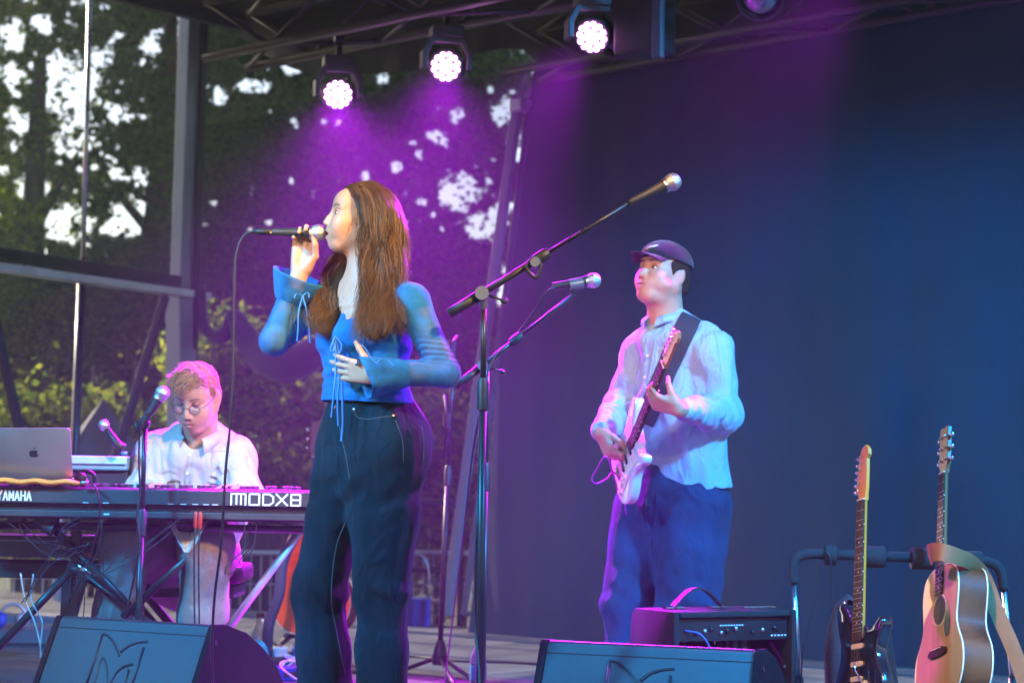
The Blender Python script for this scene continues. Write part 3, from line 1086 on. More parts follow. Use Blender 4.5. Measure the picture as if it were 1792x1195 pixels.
# openings between the boughs: (centre x, centre z, half width, half height) in metres, as tunnels along Y at 19 m
GAPS = []
def gap(px, py, rx, ry):
    p = P(px, py, 19.0); GAPS.append((p[0], p[2], rx * 19 / FPX, ry * 19 / FPX))
for g in ((128, 165, 62, 90), (222, 378, 58, 46), (25, 60, 26, 50), (95, 110, 22, 30), (40, 215, 34, 32), (170, 95, 30, 40), (110, 400, 40, 40), (262, 80, 30, 26), (312, 60, 26, 36),
          (300, 110, 26, 30), (212, 200, 40, 22), (385, 165, 26, 26), (440, 150, 36, 20), (520, 118, 40, 16), (672, 138, 13, 15), (690, 294, 18, 13), (640, 310, 14, 13),
          (880, 195, 26, 28), (900, 240, 16, 40), (805, 330, 52, 46), (840, 395, 34, 26), (770, 240, 26, 20), (800, 205, 16, 22), (735, 270, 16, 14), (913, 270, 16, 30), (886, 520, 14, 60),
          (870, 380, 24, 30), (60, 330, 34, 22), (70, 40, 30, 20), (20, 130, 22, 24), (205, 305, 20, 14), (245, 305, 16, 14), (285, 325, 16, 12), (150, 385, 20, 40)):
    gap(*g)
for _ in range(330):                      # many small chinks of sky
    if rng.random() < .72:
        gx, gy = rng.uniform(-10, 335), rng.uniform(-10, 470)
    else:
        gx, gy = rng.uniform(345, 920), rng.uniform(90, 420)
    gr_ = rng.uniform(2.5, 9) * rng.uniform(.6, 1.3)
    gap(gx, gy, gr_ * rng.uniform(.7, 1.4), gr_)
GA = np.array(GAPS)


def crown(cx, cy, Y, rx, ry, rY, nclump, per, spread):
    """clumped points in an ellipsoid given by its place in the view at distance Y"""
    c0 = P(cx, cy, Y)
    k = Y / FPX
    cc = rng.normal(size=(nclump * 3, 3)); cc /= np.linalg.norm(cc, axis=1, keepdims=True)
    cc *= rng.uniform(0.05, 1, (len(cc), 1)) ** (1 / 2.2)
    cc = c0 + cc * np.array([rx * k, rY, ry * k])
    cc = cc[:nclump]
    sp = spread * rng.uniform(.6, 1.3, (len(cc), 1))
    p = np.repeat(cc, per, 0) + rng.normal(size=(len(cc) * per, 3)) * np.repeat(sp, per, 0) * np.array([1, 1, .75])
    xx = p[:, 0] * 19 / p[:, 1]; zz = EYE[2] + (p[:, 2] - EYE[2]) * 19 / p[:, 1]
    # thin out inside the openings, with ragged rims
    d = np.min(np.sqrt(((xx[:, None] - GA[:, 0]) / GA[:, 2]) ** 2 + ((zz[:, None] - GA[:, 1]) / GA[:, 3]) ** 2), 1)
    rag = vnoise(np.stack([xx * 6, zz * 6, xx * 0], 1), 3) * .45 + vnoise(np.stack([xx * 15, zz * 15, xx * 0], 1), 4) * .35
    pk_ = np.clip((d + rag * .8 - .50) / .75, 0, 1) ** 2.2 + .012
    keep = rng.random(len(p)) < pk_
    return p[keep]


def tree(label, crowns, trunk, size, m, limbs=(), group='trees behind the stage'):
    base = np.array(trunk[0]); base[2] = -1.1
    t = thing('tree', label, 'tree', base, world=True, group=group)
    pts = np.concatenate([crown(*c) for c in crowns])
    pts = pts[pts[:, 2] > -1.0]
    leaves('crown', pts, size, m, t)
    tp = smooth_path([base] + [np.array(q) for q in trunk[1:]], 6)
    MB().tube(tp, list(np.linspace(.22, .07, len(tp))), 9).build('trunk', M['bark'], t, True)
    for l in limbs:
        lp_ = smooth_path([np.array(q) for q in l], 5)
        MB().tube(lp_, list(np.linspace(.07, .018, len(lp_))), 6).build('limb', M['bark'], t, True)
    return t


tree('mid green tree at the far left with sunlit lower leaves', [(20, 120, 21.5, 190, 260, 1.6, 420, 110, .30), (30, 520, 21, 170, 190, 1.5, 480, 110, .30)],
     [P(60, 900, 20.6), P(55, 500, 20.6), P(70, 100, 20.6)], .065, M['leaf_mid'],
     [[P(55, 500, 20.6), P(10, 380, 20.6), P(-40, 300, 20.6)], [P(60, 400, 20.6), P(120, 300, 20.6), P(190, 250, 20.6)]])
tree('tall dark tree behind the corner column', [(300, 130, 20.6, 240, 250, 1.6, 700, 115, .25), (270, 520, 20.4, 210, 200, 1.3, 640, 115, .25)],
     [P(270, 950, 20.6), P(262, 600, 20.6), P(290, 200, 20.6), P(300, 20, 20.6)], .062, M['leaf_dark'],
     [[P(262, 600, 20.6), P(200, 480, 20.3), P(140, 400, 20.3)], [P(280, 300, 20.6), P(360, 240, 20.3), P(420, 190, 20.3)], [P(275, 420, 20.6), P(200, 330, 20.6), P(180, 290, 20.6)]])
tree('dark tree behind the gauze and the glowing lamps', [(590, 300, 20.4, 290, 290, 1.8, 1000, 115, .26), (800, 320, 20.6, 210, 290, 1.6, 720, 115, .26), (700, 640, 20.2, 260, 240, 1.4, 640, 115, .28), (560, 30, 21, 380, 130, 1.5, 480, 115, .3)],
     [P(680, 1000, 20.6), P(690, 600, 20.6), P(670, 250, 20.6)], .062, M['leaf_dark'],
     [[P(690, 600, 20.6), P(780, 480, 20.6), P(840, 420, 20.6)], [P(690, 500, 20.6), P(600, 420, 20.6), P(560, 380, 20.6)], [P(680, 420, 20.6), P(740, 320, 20.6), P(800, 280, 20.6)]])
tree('yellow green sunlit tree far behind the side rail', [(60, 450, 24, 220, 130, 1.8, 220, 90, .35), (250, 640, 23, 260, 160, 1.6, 240, 90, .35)],
     [P(120, 900, 24), P(110, 600, 24), P(90, 420, 24)], .10, M['leaf_mid'])

def hedge(label, cr, size, m):
    c = P(cr[0][0], cr[0][1], cr[0][2]); c[2] = -1.1
    t = thing('ivy_bush', label, 'bush', c, world=True, group='ivy bushes behind the stage')
    pts = np.concatenate([crown(*a) for a in cr]); pts = pts[pts[:, 2] > -1.05]
    leaves('foliage', pts, size, m, t, .3)
    for k in range(5):
        x = cr[0][0] + (k - 2) * cr[0][3] * .35
        q = P(x, 1000, cr[0][2] + .2); q[2] = -1.1
        MB().tube(smooth_path([q, P(x + 10, 850, cr[0][2] + .2), P(x - 15 + k * 8, 640, cr[0][2] + .1)], 4), [.04, .038, .036, .034, .03, .026, .022, .018, .014][:9], 6).build('stem', M['bark'], t, True)
    return t
hedge('broad ivy covered bush under the gathered gauze between keyboard player and singer', [(450, 770, 15.6, 160, 200, .14, 150, 34, .10), (390, 650, 15.7, 110, 110, .14, 60, 34, .10), (580, 800, 15.8, 130, 190, .16, 100, 34, .11)], .075, M['leaf_ivy'])
hedge('low dark bush behind the laptop and the tent', [(90, 820, 16.2, 190, 150, .3, 130, 50, .16), (250, 860, 16.0, 120, 140, .3, 80, 50, .16)], .08, M['leaf_mid'])
hedge('bush seen dimly through the gauze right of the singer', [(760, 860, 16.2, 140, 190, .2, 130, 50, .14)], .08, M['leaf_ivy'])

# ---- tent roof beyond the stage
tt = thing('party_tent', 'dark grey peaked tent roof behind the second keyboard', 'tent', P(180, 900, 14.6) * A(1, 1, 0) + A(0, 0, -1.1), world=True)
ap = P(181, 697, 14.6); wl = P(112, 790, 14.2); wr = P(246, 798, 14.2)
zc = wl[2]
cs_ = [A(wl[0], 14.1, zc), A(ap[0] - .12, 13.9, zc - .06), A(wr[0], 14.3, zc), A(ap[0] + .1, 15.2, zc)]
mt = mat('tent_cloth', (.085, .095, .115), .8, var=.2, vscale=3, bump=.15, bscale=60)
MB().add([ap] + cs_, [(0, 1, 2), (0, 2, 3), (0, 3, 4), (0, 4, 1)]).build('tent_roof', mt, tt)
vb = [c - EZ * .35 for c in cs_]
MB().add(cs_ + vb, [(i, (i + 1) % 4, 4 + (i + 1) % 4, 4 + i) for i in range(4)]).build('tent_valance', mt, tt)
for c in cs_:
    MB().tube([c - A(0, 0, .02), A(c[0], c[1], -1.1)], .02, 6).build('tent_leg', M['alu'], tt, True)

# ---- wire mesh fence panels behind the stage
def fence(xa, xb, ytop, label, Y=14.6):
    a = P(xa, ytop, Y); b = P(xb, ytop, Y); zt = a[2]; zb = zt - 1.85
    t = thing('wire_fence', label, 'fence', (a[0], Y, -1.1), world=True, group='wire mesh fence panels behind the stage')
    for p, q in (((a[0], Y, zt), (b[0], Y, zt)), ((a[0], Y, zb), (b[0], Y, zb))):
        MB().tube([p, q], .02, 8).build('rail', M['galv'], t, True)
    for x in (a[0], b[0]):
        MB().tube([(x, Y, zt + .02), (x, Y, -1.1)], .021, 8).build('post', M['galv'], t, True)
    mb = MB(); n = int((b[0] - a[0]) / .07)
    for k in range(1, n):
        x = a[0] + (b[0] - a[0]) * k / n
        mb.tube([(x, Y - .006, zt), (x + random.uniform(-.006, .006), Y - .006, zb)], .0035, 4, False)
    for k in range(1, 8):
        z = zt + (zb - zt) * k / 8
        mb.tube([(a[0], Y, z), (b[0], Y, z)], .0045, 4, False)
    tag(mb.build('wire_mesh', M['galv'], t), kind='stuff')
    return t
fence(388, 545, 966, 'wire mesh fence panel between keyboard player and the orange guitar')
fence(690, 845, 966, 'wire mesh fence panel seen through the gauze right of the singer', 14.75)
fence(-60, 110, 1005, 'wire mesh fence panel low at the far left under the keyboard', 14.5)
sk = []
for i in range(41):
    x = P(380 + (545 - 380) * i / 40, 970, 14.9)[0]
    sk.append([(x, 14.9 + .03 * math.sin(i * 1.1), -1.1 + 1.72 * k / 4) for k in range(5)])
tag(MB().sheet(sk).build('privacy_sheet', mat('dark_sheet', (.04, .045, .05), .7, var=.5, vscale=6, bump=.5, bscale=12), smooth=True), 'dark crumpled sheet hanging behind the wire fence left of the orange guitar', 'sheet')
# dark barrier frame beyond the gauze right of the singer, and a bucket
bf = thing('crowd_barrier', 'dark rounded barrier frame behind the gauze right of the singer', 'barrier', L((P(740, 1095, 11.9) - B0) @ EX, -.9, -.3), world=True)
Y_ = 12.6
fp = [P(640, 1180, Y_), P(640, 900, Y_), P(652, 880, Y_), P(780, 880, Y_), P(798, 886, Y_), P(806, 905, Y_), P(803, 1180, Y_)]
MB().tube(smooth_path(fp, 5), .022, 8).build('barrier_frame', M['matte_black'], bf, True)
MB().tube([P(640, 996, Y_), P(804, 997, Y_)], .020, 8).build('cross_bar', M['matte_black'], bf, True)
bk = thing('blue_crate', 'blue crate with a wire handle behind the gauze right of the singer', 'crate', P(738, 1104, 12.15), world=True)
c = P(722, 1100, 12.15)
MB().box(c + A(0, 0, .09), (.22, .2, .20)).build('crate', M['blue_plastic'], bk, bevel=.01)
MB().tube(smooth_path([c + A(-.1, 0, .19), c + A(-.06, 0, .40), c + A(.03, 0, .46), c + A(.09, 0, .38), c + A(.1, 0, .19)], 6), .006, 6).build('handle', M['steel'], bk, True)
pal = MB().box(P(745, 1052, 12.35), (.30, .2, .02)).build('shelf_board', M['alu'], None)
tag(pal, 'pale board beside the blue crate behind the gauze', 'board')

# ------------------------------------------------------------------ haze
hz = MB().box((0, 15, 4.0), (44, 46, 12.4))
mv = bpy.data.materials.new('haze_air'); mv.use_nodes = True
nn = mv.node_tree; nn.nodes.clear()
oo = nn.nodes.new('ShaderNodeOutputMaterial'); vv = nn.nodes.new('ShaderNodeVolumePrincipled')
vv.inputs['Color'].default_value = (.80, .90, 1, 1); vv.inputs['Density'].default_value = 0.0022
vv.inputs['Anisotropy'].default_value = 0.45
nn.links.new(vv.outputs[0], oo.inputs['Volume'])
tag(hz.build('haze', mv), kind='stuff')

# ------------------------------------------------------------------ front wash from lamps above the audience side
def wash(px, py, Y, aim, en, col, ang, label, blend=.5):
    c = P(px, py, Y)
    hd = nrm(np.array(aim) - c); X = nrm(np.cross(-hd, EZ)); X = -X if X[0] < 0 else X
    par_can(c, hd, label)
    spot('front_wash', tuple(c + hd * .04), tuple(aim), en, col, ang, blend, .22)
wash(-2600, -1900, 3.6, P(330, 1200, 6.0), 1500, (.004, .46, 1.0), 38, 'blue front lamp over the left side of the audience')
wash(4200, -1900, 3.6, P(1640, 960, 7.4), 2300, (.0, .36, 1.0), 62, 'blue front lamp over the right side of the audience')
wash(-1500, -1100, 3.0, P(570, 440, 6.0), 230, (1.0, .70, .42), 32, 'white front lamp left of the audience', .9)
wash(3000, -2300, 3.0, P(650, 400, 5.8), 1250, (1.0, .52, .15), 19, 'amber front lamp over the right side of the audience', .9)
wash(1500, -1100, 3.0, P(1130, 560, 7.2), 340, (1.0, .62, .34), 14, 'white front lamp over the middle of the audience', .9)
wash(300, -2300, 3.2, P(1600, 1020, 6.3), 620, (1.0, .48, .16), 15, 'warm front lamp over the centre aimed at the guitars', .9)
wash(-900, -2300, 3.2, P(520, 1010, 9.2), 600, (1.0, .55, .28), 9, 'added warm lamp brightening the orange guitar', .9)  # lamp added to lift the orange guitar out of the dark
# ------------------------------------------------------------------ floor monitors
M['blue_cable'] = mat('blue_cable', (.05, .15, .5), .4)
M['mag_cable'] = mat('magenta_cable', (.35, .02, .30), .5)
M['spk'] = mat('speaker_paint', (.036, .050, .058), .45, var=.1, vscale=20, bump=.35, bscale=420, spec=.5)
M['spk_side'] = mat('speaker_side', (.010, .010, .012), .8, bump=.3, bscale=300, spec=.08)
M['logo'] = mat('logo_groove', (.008, .009, .011), .5)


def monitor(base, rotz, label):
    """wedge: x across, the smooth sloping back towards -y, grille towards +y"""
    t = thing('floor_monitor', label, 'stage monitor', base, rotz, group='stage monitors on the front of the stage')
    Wd = .68
    prof = [(-.165, .03), (-.165, 0), (.36, 0), (.40, .06), (.385, .14), (.33, .22), (.25, .29), (.16, .345), (.05, .378), (0, .38), (-.006, .374)]
    MB().prism(prof, (-Wd / 2, 0, 0), (0, 1, 0), (0, 0, 1), (1, 0, 0), .022, Wd - .022, .004).build('cabinet', M['spk'], t, True, sharp=35)
    for s in (-1, 1):
        sp = [(-.172, .026), (-.172, -.001), (.365, -.001), (.408, .06), (.393, .145), (.338, .228), (.256, .298), (.164, .353), (.05, .386), (-.002, .388), (-.012, .378)]
        x0 = -Wd / 2 if s < 0 else Wd / 2 - .022
        e = MB().prism(sp, (x0, 0, 0), (0, 1, 0), (0, 0, 1), (1, 0, 0), 0, .022, .003).build('end_cheek', M['spk_side'], t)
        hx = x0 + (-.001 if s < 0 else .023)
        MB().prism([(.06, .10), (.20, .10), (.16, .19), (.08, .19)], (hx, 0, 0), (0, 1, 0), (0, 0, 1), (s, 0, 0), -.002, .001).build('handle_pocket', M['logo'], e)
        MB().tube([(hx, .07, .145), (hx + s * .012, .10, .15), (hx + s * .012, .15, .15), (hx, .185, .145)], .007, 6).build('handle', M['steel'], e, True)
        MB().lathe([(0, .009), (.003, .008), (.0035, .001)], (hx, .0, .33), (s, 0, 0), 10).build('screw', M['black_metal'], e)
    # perforated lip of the grille along the top edge
    MB().box((0, .022, .3800), (Wd - .05, .040, .003)).build('grille_lip', M['logo'], t)
    g = MB()
    nx = 66
    for r in range(3):
        for k in range(nx):
            x = -Wd / 2 + .03 + (Wd - .06) * (k + .5 * (r % 2)) / nx
            y, z = .006 + .012 * r, .3808 - .0006 * r
            g.lathe([(0, .0052), (.0045, .0046), (.0046, .0028), (.0005, .0026)], (x, y, z), (0, -.25, 1), 6)
    tag(g.build('grille', M['spk'], t), kind='stuff')
    MB().box((0, -.0155, .3500), (Wd - .05, .004, .005)).build('trim_line', M['logo'], t)
    # emblem on the sloping back, in its own plane
    a, b = np.array([0, -.006, .374]), np.array([0, -.165, .03])
    dn = nrm(b - a); nn_ = nrm(np.cross(dn, A(1, 0, 0))); nn_ = nn_ if nn_[1] < 0 else -nn_
    Lf = np.linalg.norm(b - a)
    def fp_(zx, zy):
        f = (zy - 785) / 320.0
        xl = 305 - 135 * f; xr = 1190 - 105 * f
        u = (zx - xl) / (xr - xl)
        return a + A((u - .5) * Wd, 0, 0) + dn * min(.98, f * .80) * Lf
    lines = [[(515, 1018), (585, 828)], [(585, 828), (612, 832), (650, 858), (688, 905)], [(694, 890), (735, 866), (790, 850), (838, 845)], [(820, 868), (762, 1032)],
             [(555, 1018), (582, 930), (596, 916), (615, 935), (627, 975), (630, 1022)], [(648, 1008), (678, 965), (720, 940), (766, 930)], [(748, 950), (722, 1030)],
             [(500, 1054), (512, 1042), (555, 1040)], [(608, 1060), (620, 1048), (656, 1046)], [(704, 1067), (718, 1054), (760, 1053)]]
    mb = MB(); m2 = MB()
    for ln in lines:
        q = smooth_path([fp_(*p) for p in ln], 5) if len(ln) > 2 else [fp_(*p) for p in ln]
        mb.tube([p + nn_ * .0005 for p in q], .0042, 6)
        m2.tube([p + nn_ * .0005 + A(-.0055, 0, 0) + dn * -.004 for p in q], .0030, 6)
    e = mb.build('emblem', M['logo'], t, True)  # recessed lines: their shade is put into the dark colour
    m2.build('emblem_rim', M['spk'], e, True)
    return t


def place_monitor(pl, pr, label):
    zt = .38
    a, b = G(*pl, zt), G(*pr, zt)
    ang = math.atan2(b[1] - a[1], b[0] - a[0])
    c = (a + b) / 2
    return c, ang, np.linalg.norm(b - a)


c, ang, w = place_monitor((100, 1081), (377, 1098), '')
t = monitor((c[0], c[1], .002), ang, 'black wedge stage monitor at the bottom left before the keyboard player')
c2, ang2, w2 = place_monitor((945, 1124), (1337, 1142), '')
t2 = copy_tree(t)
t2.location = (c2[0], c2[1], .002); t2.rotation_euler = (0, 0, ang2)
t2['label'] = 'black wedge stage monitor at the bottom centre before the guitarist'

# ------------------------------------------------------------------ guitar amplifier, seen from behind
M['tolex'] = mat('amp_vinyl', (.022, .034, .034), .7, bump=.5, bscale=500, spec=.12)
ax, ay = G(1180, 1072, .44)[:2]
bx_, by_ = G(1395, 1068, .44)[:2]
aw = math.hypot(bx_ - ax, by_ - ay); aang = math.atan2(by_ - ay, bx_ - ax)
# the left end panel runs back to the left
am = thing('guitar_amp', 'black guitar combo amplifier with its open back and tubes showing, behind the right monitor', 'amplifier', (ax, ay, .002), aang)
AW, AD, AH = aw, .30, .44
th_ = .022
# panels: top, ends, bottom, front board; the end panels are slanted like the photo's
def endpanel(x):
    prof = [(0, 0), (AD, 0), (AD - .03, AH - .02), (AD - .055, AH), (0, AH)]
    MB().prism(prof, (x, 0, 0), (0, 1, 0), (0, 0, 1), (1, 0, 0), 0, th_, .006).build('side_panel', M['tolex'], am, True, sharp=40)
endpanel(0); endpanel(AW - th_)
MB().box((AW / 2, (AD - .055) / 2, AH - th_ / 2 + .001), (AW - 2 * th_ - .004, AD - .06, th_)).build('top_panel', M['tolex'], am, bevel=.006)
MB().box((AW / 2, AD / 2, th_ / 2), (AW - 2 * th_ - .004, AD - .02, th_)).build('bottom_panel', M['tolex'], am, bevel=.004)
MB().box((AW / 2, AD - .05, AH * .48), (AW - 2 * th_ - .004, .018, AH * .90)).build('front_board', M['matte_black'], am)
MB().box((AW / 2, .02, .11), (AW - 2 * th_ - .004, .016, .17)).build('lower_back_panel', M['tolex'], am, bevel=.003)
cp = MB().box((AW / 2, .028, AH - .062), (AW - 2 * th_ - .006, .012, .075)).build('control_panel', M['black_metal'], am, bevel=.002)
for k, x in enumerate((.10, .135, .16, .20, .225, .26, .33, .37, .42, .46)):
    if x < AW - .05:
        MB().lathe([(0, .008), (.006, .0075), (.008, .004)], (x, .021, AH - .072 + .006 * (k % 3)), (0, -1, 0), 10).build('jack', M['steel'] if k % 2 else M['black'], cp, True)
mb = MB()
for k in range(9):
    x = .2 + k * .011
    mb.box((x, .0212, AH - .048), (.007, .001, .004))
for k in range(5):
    mb.box((AW * .82 + k * .014, .0212, AH - .085), (.008, .001, .005))
mb.build('panel_print', M['white'], cp)
for k, x in enumerate((.075, .225, .29, .33)):
    r = (.018, .016, .013, .013)[k]
    mb = MB().lathe([(0, r * .9), (-.05, r), (-.10, r), (-.115, r * .5)], (x, .07, AH - .10), (0, 0, 1), 12)
    mb.build('tube', M['steel'] if k < 2 else M['glass_lens'], am, True)
MB().lathe([(0, .03), (.05, .11), (.06, .135)], (AW * .5, .10, .20), (0, 1, 0), 20).build('loudspeaker', M['black_metal'], am, True)
MB().box((AW * .62, .11, AH - .13), (.09, .06, .07)).build('transformer', M['black_metal'], am, bevel=.004)
hd_ = MB()
path = smooth_path([(AW * .16 + k * AW * .40, AD * .45, AH + h) for k, h in ((0, .006), (.14, .030), (.32, .058), (.5, .066), (.68, .058), (.86, .030), (1, .006))], 5)
rows = [[p + A(0, -.013, 0), p + A(0, -.013, .007), p + A(0, .013, .007), p + A(0, .013, 0), p + A(0, -.013, 0)] for p in [np.array(q) for q in path]]
hn = hd_.sheet(rows).build('carry_handle', M['black'], am, True, sharp=50)
for x in (AW * .13, AW * .21, AW * .50, AW * .58):
    MB().box((x, AD * .45, AH + .006), (.035, .03, .008)).build('handle_clip', M['chrome'], hn, bevel=.002)
MB().box((AW * .83, AD * .35, AH + .005), (.13, .02, .008)).build('metal_strip', M['chrome'], am, bevel=.002)
for z in (.12, .25):
    MB().lathe([(0, .006), (.003, .005)], (AW - .045, .0115, z), (0, -1, 0), 8).build('screw', M['steel'], am)
MB().tube(smooth_path([(.055, .02, AH - .062), (.10, -.01, AH - .075), (.14, -.014, AH - .13), (.155, -.012, .26), (.15, -.03, .06), (.2, -.2, .006)], 6), .0035, 6).build('amp_cable', M['blue_cable'] if 'blue_cable' in M else M['cable'], am, True)
M['guit_black'] = mat('guitar_black', (.012, .014, .018), .12, spec=.6, coat=.8, var=.1)

# ------------------------------------------------------------------ microphones and stands
M['mic_grey'] = mat('mic_body', (.035, .037, .04), .45, metal=.3)
M['grille'] = mat('mic_grille', (.42, .43, .45), .35, metal=.8, bump=.25, bscale=900, var=.15)
def mic(tail, head, label, s=1.0, world=True):
    """hand microphone, tail to top of the grille"""
    tail = np.asarray(tail, float); head = np.asarray(head, float)
    d = nrm(head - tail); Ln = .162 * s
    tail = head - d * Ln
    t = thing('microphone', label, 'microphone', tail, world=True)
    MB().lathe([(0, .0105 * s), (.004 * s, .0115 * s), (.05 * s, .0130 * s), (.105 * s, .0180 * s), (.112 * s, .0195 * s)], tail, d, 18).build('mic_body', M['mic_grey'], t, True, sharp=40)
    MB().lathe([(.112 * s, .021 * s), (.118 * s, .0215 * s), (.121 * s, .0205 * s)], tail, d, 18).build('mic_collar', M['steel'], t, True, sharp=40)
    pr = [(.118 * s, .0200 * s), (.126 * s, .0238 * s), (.135 * s, .0255 * s), (.1365 * s, .0262 * s), (.139 * s, .0262 * s), (.1405 * s, .0255 * s), (.150 * s, .0225 * s), (.157 * s, .0165 * s), (.1605 * s, .009 * s), (.162 * s, .001)]
    g = MB().lathe(pr, tail, d, 26).build('grille', M['grille'], t, True, sharp=60)
    return t


def clip(a, d, r, m, parent):
    mb = MB(); mb.lathe([(-.022, r), (-.02, r + .003), (.024, r + .003), (.026, r)], a, d, 14)
    mb.build('mic_clip', m, parent, True, sharp=40)


def stand(label, foot, top, r, legs=None, boom=None, group=None, collar=None, base_r=.0, mat_=None):
    """foot and top of the post in world coordinates; boom = (rear end, front end); legs: list of end points"""
    m = mat_ or M['black_metal']
    foot = np.asarray(foot, float); top = np.asarray(top, float)
    t = thing('mic_stand', label, 'microphone stand', foot, world=True, group=group)
    d = nrm(top - foot); H = np.linalg.norm(top - foot)
    mid = foot + d * H * (collar or .58)
    MB().tube([foot + d * .10, mid], r, 14).build('lower_tube', m, t, True)
    MB().tube([mid, top], r * .72, 14).build('upper_tube', m, t, True)
    MB().lathe([(-.05, r * 1.02), (-.045, r * 1.45), (.03, r * 1.45), (.045, r * .9)], mid, d, 14).build('height_clutch', M['black'], t, True, sharp=40)
    hub = MB().lathe([(.05, r * 2.6), (.07, r * 3.0), (.12, r * 2.3), (.16, r * 1.2)], foot, d, 14).build('leg_hub', M['black'], t, True, sharp=40)
    for k in range(3):
        a = 0.5 + k * 2 * math.pi / 3
        e = legs[k] if legs else foot + A(math.cos(a) * .30, math.sin(a) * .30, 0.012)
        lg = MB().tube([foot + d * .085, e], r * .75, 8).build('leg', m, t, True)
        MB().lathe([(-.03, r), (.012, r * 1.15), (.014, r * .5)], e, nrm(np.asarray(e) - foot - d * .085), 8).build('rubber_foot', M['black'], lg, True)
    if boom:
        a, b = np.asarray(boom[0], float), np.asarray(boom[1], float); q = nrm(b - a)
        pv = top
        u = pv - a; pv_on = a + q * (u @ q)
        piv = MB(); side = nrm(np.cross(q, A(0, 1, 0)) + A(0, 0, .0))
        piv.lathe([(-.022, r * 1.7), (.022, r * 1.7)], pv_on + A(0, -.004, 0), A(0, 1, 0), 14)
        piv.tube([top - d * .03, pv_on], r * 1.05, 10)
        pb = piv.build('pivot', M['pivot'], t, True, sharp=40)
        MB().tube([pv_on + A(.02, .0, -.005), pv_on + A(.055, -.01, -.018)], .004, 6).build('wing_handle', M['black'], pb, True)
        MB().lathe([(0, .006), (.012, .010), (.02, .006)], pv_on + A(.055, -.01, -.018), A(1, -.2, -.4), 8).build('wing_knob', M['black'], pb, True)
        Lb = np.linalg.norm(b - a)
        bo = MB().tube([a + q * .09, a + q * Lb * .50], r * .85, 12).build('boom', m, t, True)
        MB().tube([a + q * Lb * .5, b], r * .55, 12).build('boom_rod', m, bo, True)
        MB().tube([a, a + q * .10], r * 1.25, 12).build('boom_grip', M['black'], bo, True)
        MB().lathe([(-.02, r * 1.2), (-.015, r * 1.5), (.02, r * 1.5), (.03, r * .9)], a + q * Lb * .5, q, 12).build('boom_clutch', M['black'], bo, True, sharp=40)
    return t


M['pivot'] = mat('pivot_casting', (.16, .18, .20), .4, metal=.5)
Y1 = 5.55
f1 = P(838, 1350, Y1); f1[2] = 0.0
tp = P(847, 520, Y1)
stand('tall black microphone stand with a long boom in the centre, nearest the camera', f1, tp, .0118,
      boom=(P(786, 549, Y1 - .02), P(1105, 353, Y1 - .04)), collar=.80,
      legs=[P(760, 1330, 5.6) * A(1, 1, 0) + A(-.1, .1, .012), P(900, 1330, 5.7) * A(1, 1, 0) + A(.15, .15, .012), P(838, 1400, 5.3) * A(1, 1, 0) + A(0, -.05, .012)])
s1 = kids(bpy.data.objects['mic_stand'])
d_ = nrm(P(1105, 353, Y1 - .04) - P(786, 549, Y1 - .02))
mic(P(1100, 356, Y1 - .04), P(1191, 312, Y1 - .04), 'microphone on the tall boom in the centre, pointing up to the right')
cl_ = thing('boom_accessory', 'small dark mic clip hanging from the long boom', 'clip', P(935, 470, Y1 - .04), world=True)
MB().tube(smooth_path([P(928, 455, Y1 - .06), P(922, 470, Y1 - .06), P(938, 486, Y1 - .06), P(946, 466, Y1 - .06), P(940, 452, Y1 - .06)], 5), .006, 8).build('clip_jaw', M['black'], cl_, True)
MB().lathe([(-.014, .014), (.014, .014)], P(936, 459, Y1 - .06), A(0, 1, 0), 12).build('clip_hub', M['pivot'], cl_, True, sharp=40)

Y2 = 6.35
f2 = P(842, 1300, Y2); f2[2] = 0.0
stand('dark microphone stand with a short boom, just behind the tall centre stand', f2, P(853, 650, Y2), .0105,
      boom=(P(797, 677, Y2), P(1006, 513, Y2)), collar=.72)
mic(P(975, 500, Y2), P(1052, 489, Y2), 'microphone held level by a clip on the shorter boom')
c2_ = thing('mic_clip', 'dark clip holding the level microphone on the shorter boom', 'clip', P(1003, 512, Y2), world=True)
clip(P(1008, 497, Y2), nrm(P(1052, 489, Y2) - P(985, 501, Y2)), .0165, M['pivot'], c2_)
MB().tube([P(1004, 514, Y2), P(1005, 500, Y2)], .009, 8).build('swivel', M['black'], c2_, True)
def cable(label, pts, r, m=None, n=10, group=None, name='cable'):
    p = smooth_path(pts, n)
    o = MB()
    base = p[-1].copy(); 
    o.tube(p, r, 8)
    ob = o.build(name, m or M['cable'], None, True)
    return tag(ob, label, 'cable', group)
def onfloor(px, py, r=.004):
    g = G(px, py); g[2] = r + .001; return g
cable('thin dark cable from the level microphone down the shorter boom stand', [P(980, 501, Y2), P(958, 510, Y2 - .02), P(935, 545, Y2), P(900, 590, Y2 + .01), P(862, 630, Y2 - .03), P(846, 690, Y2 - .03), P(826, 800, Y2 + .1), P(812, 930, Y2 + .25), P(795, 1060, Y2 + .5), P(780, 1180, Y2 + .9), onfloor(774, 1230), onfloor(760, 1290)], .0035)
cable('second thin cable hugging the post of the tall centre stand', [P(836, 870, 5.6), P(833, 950, 5.56), P(832, 1080, 5.56), P(838, 1170, 5.5), P(842, 1260, 5.45), P(846, 1330, 5.4) * A(1, 1, 0) + A(0, 0, .006)], .0035)

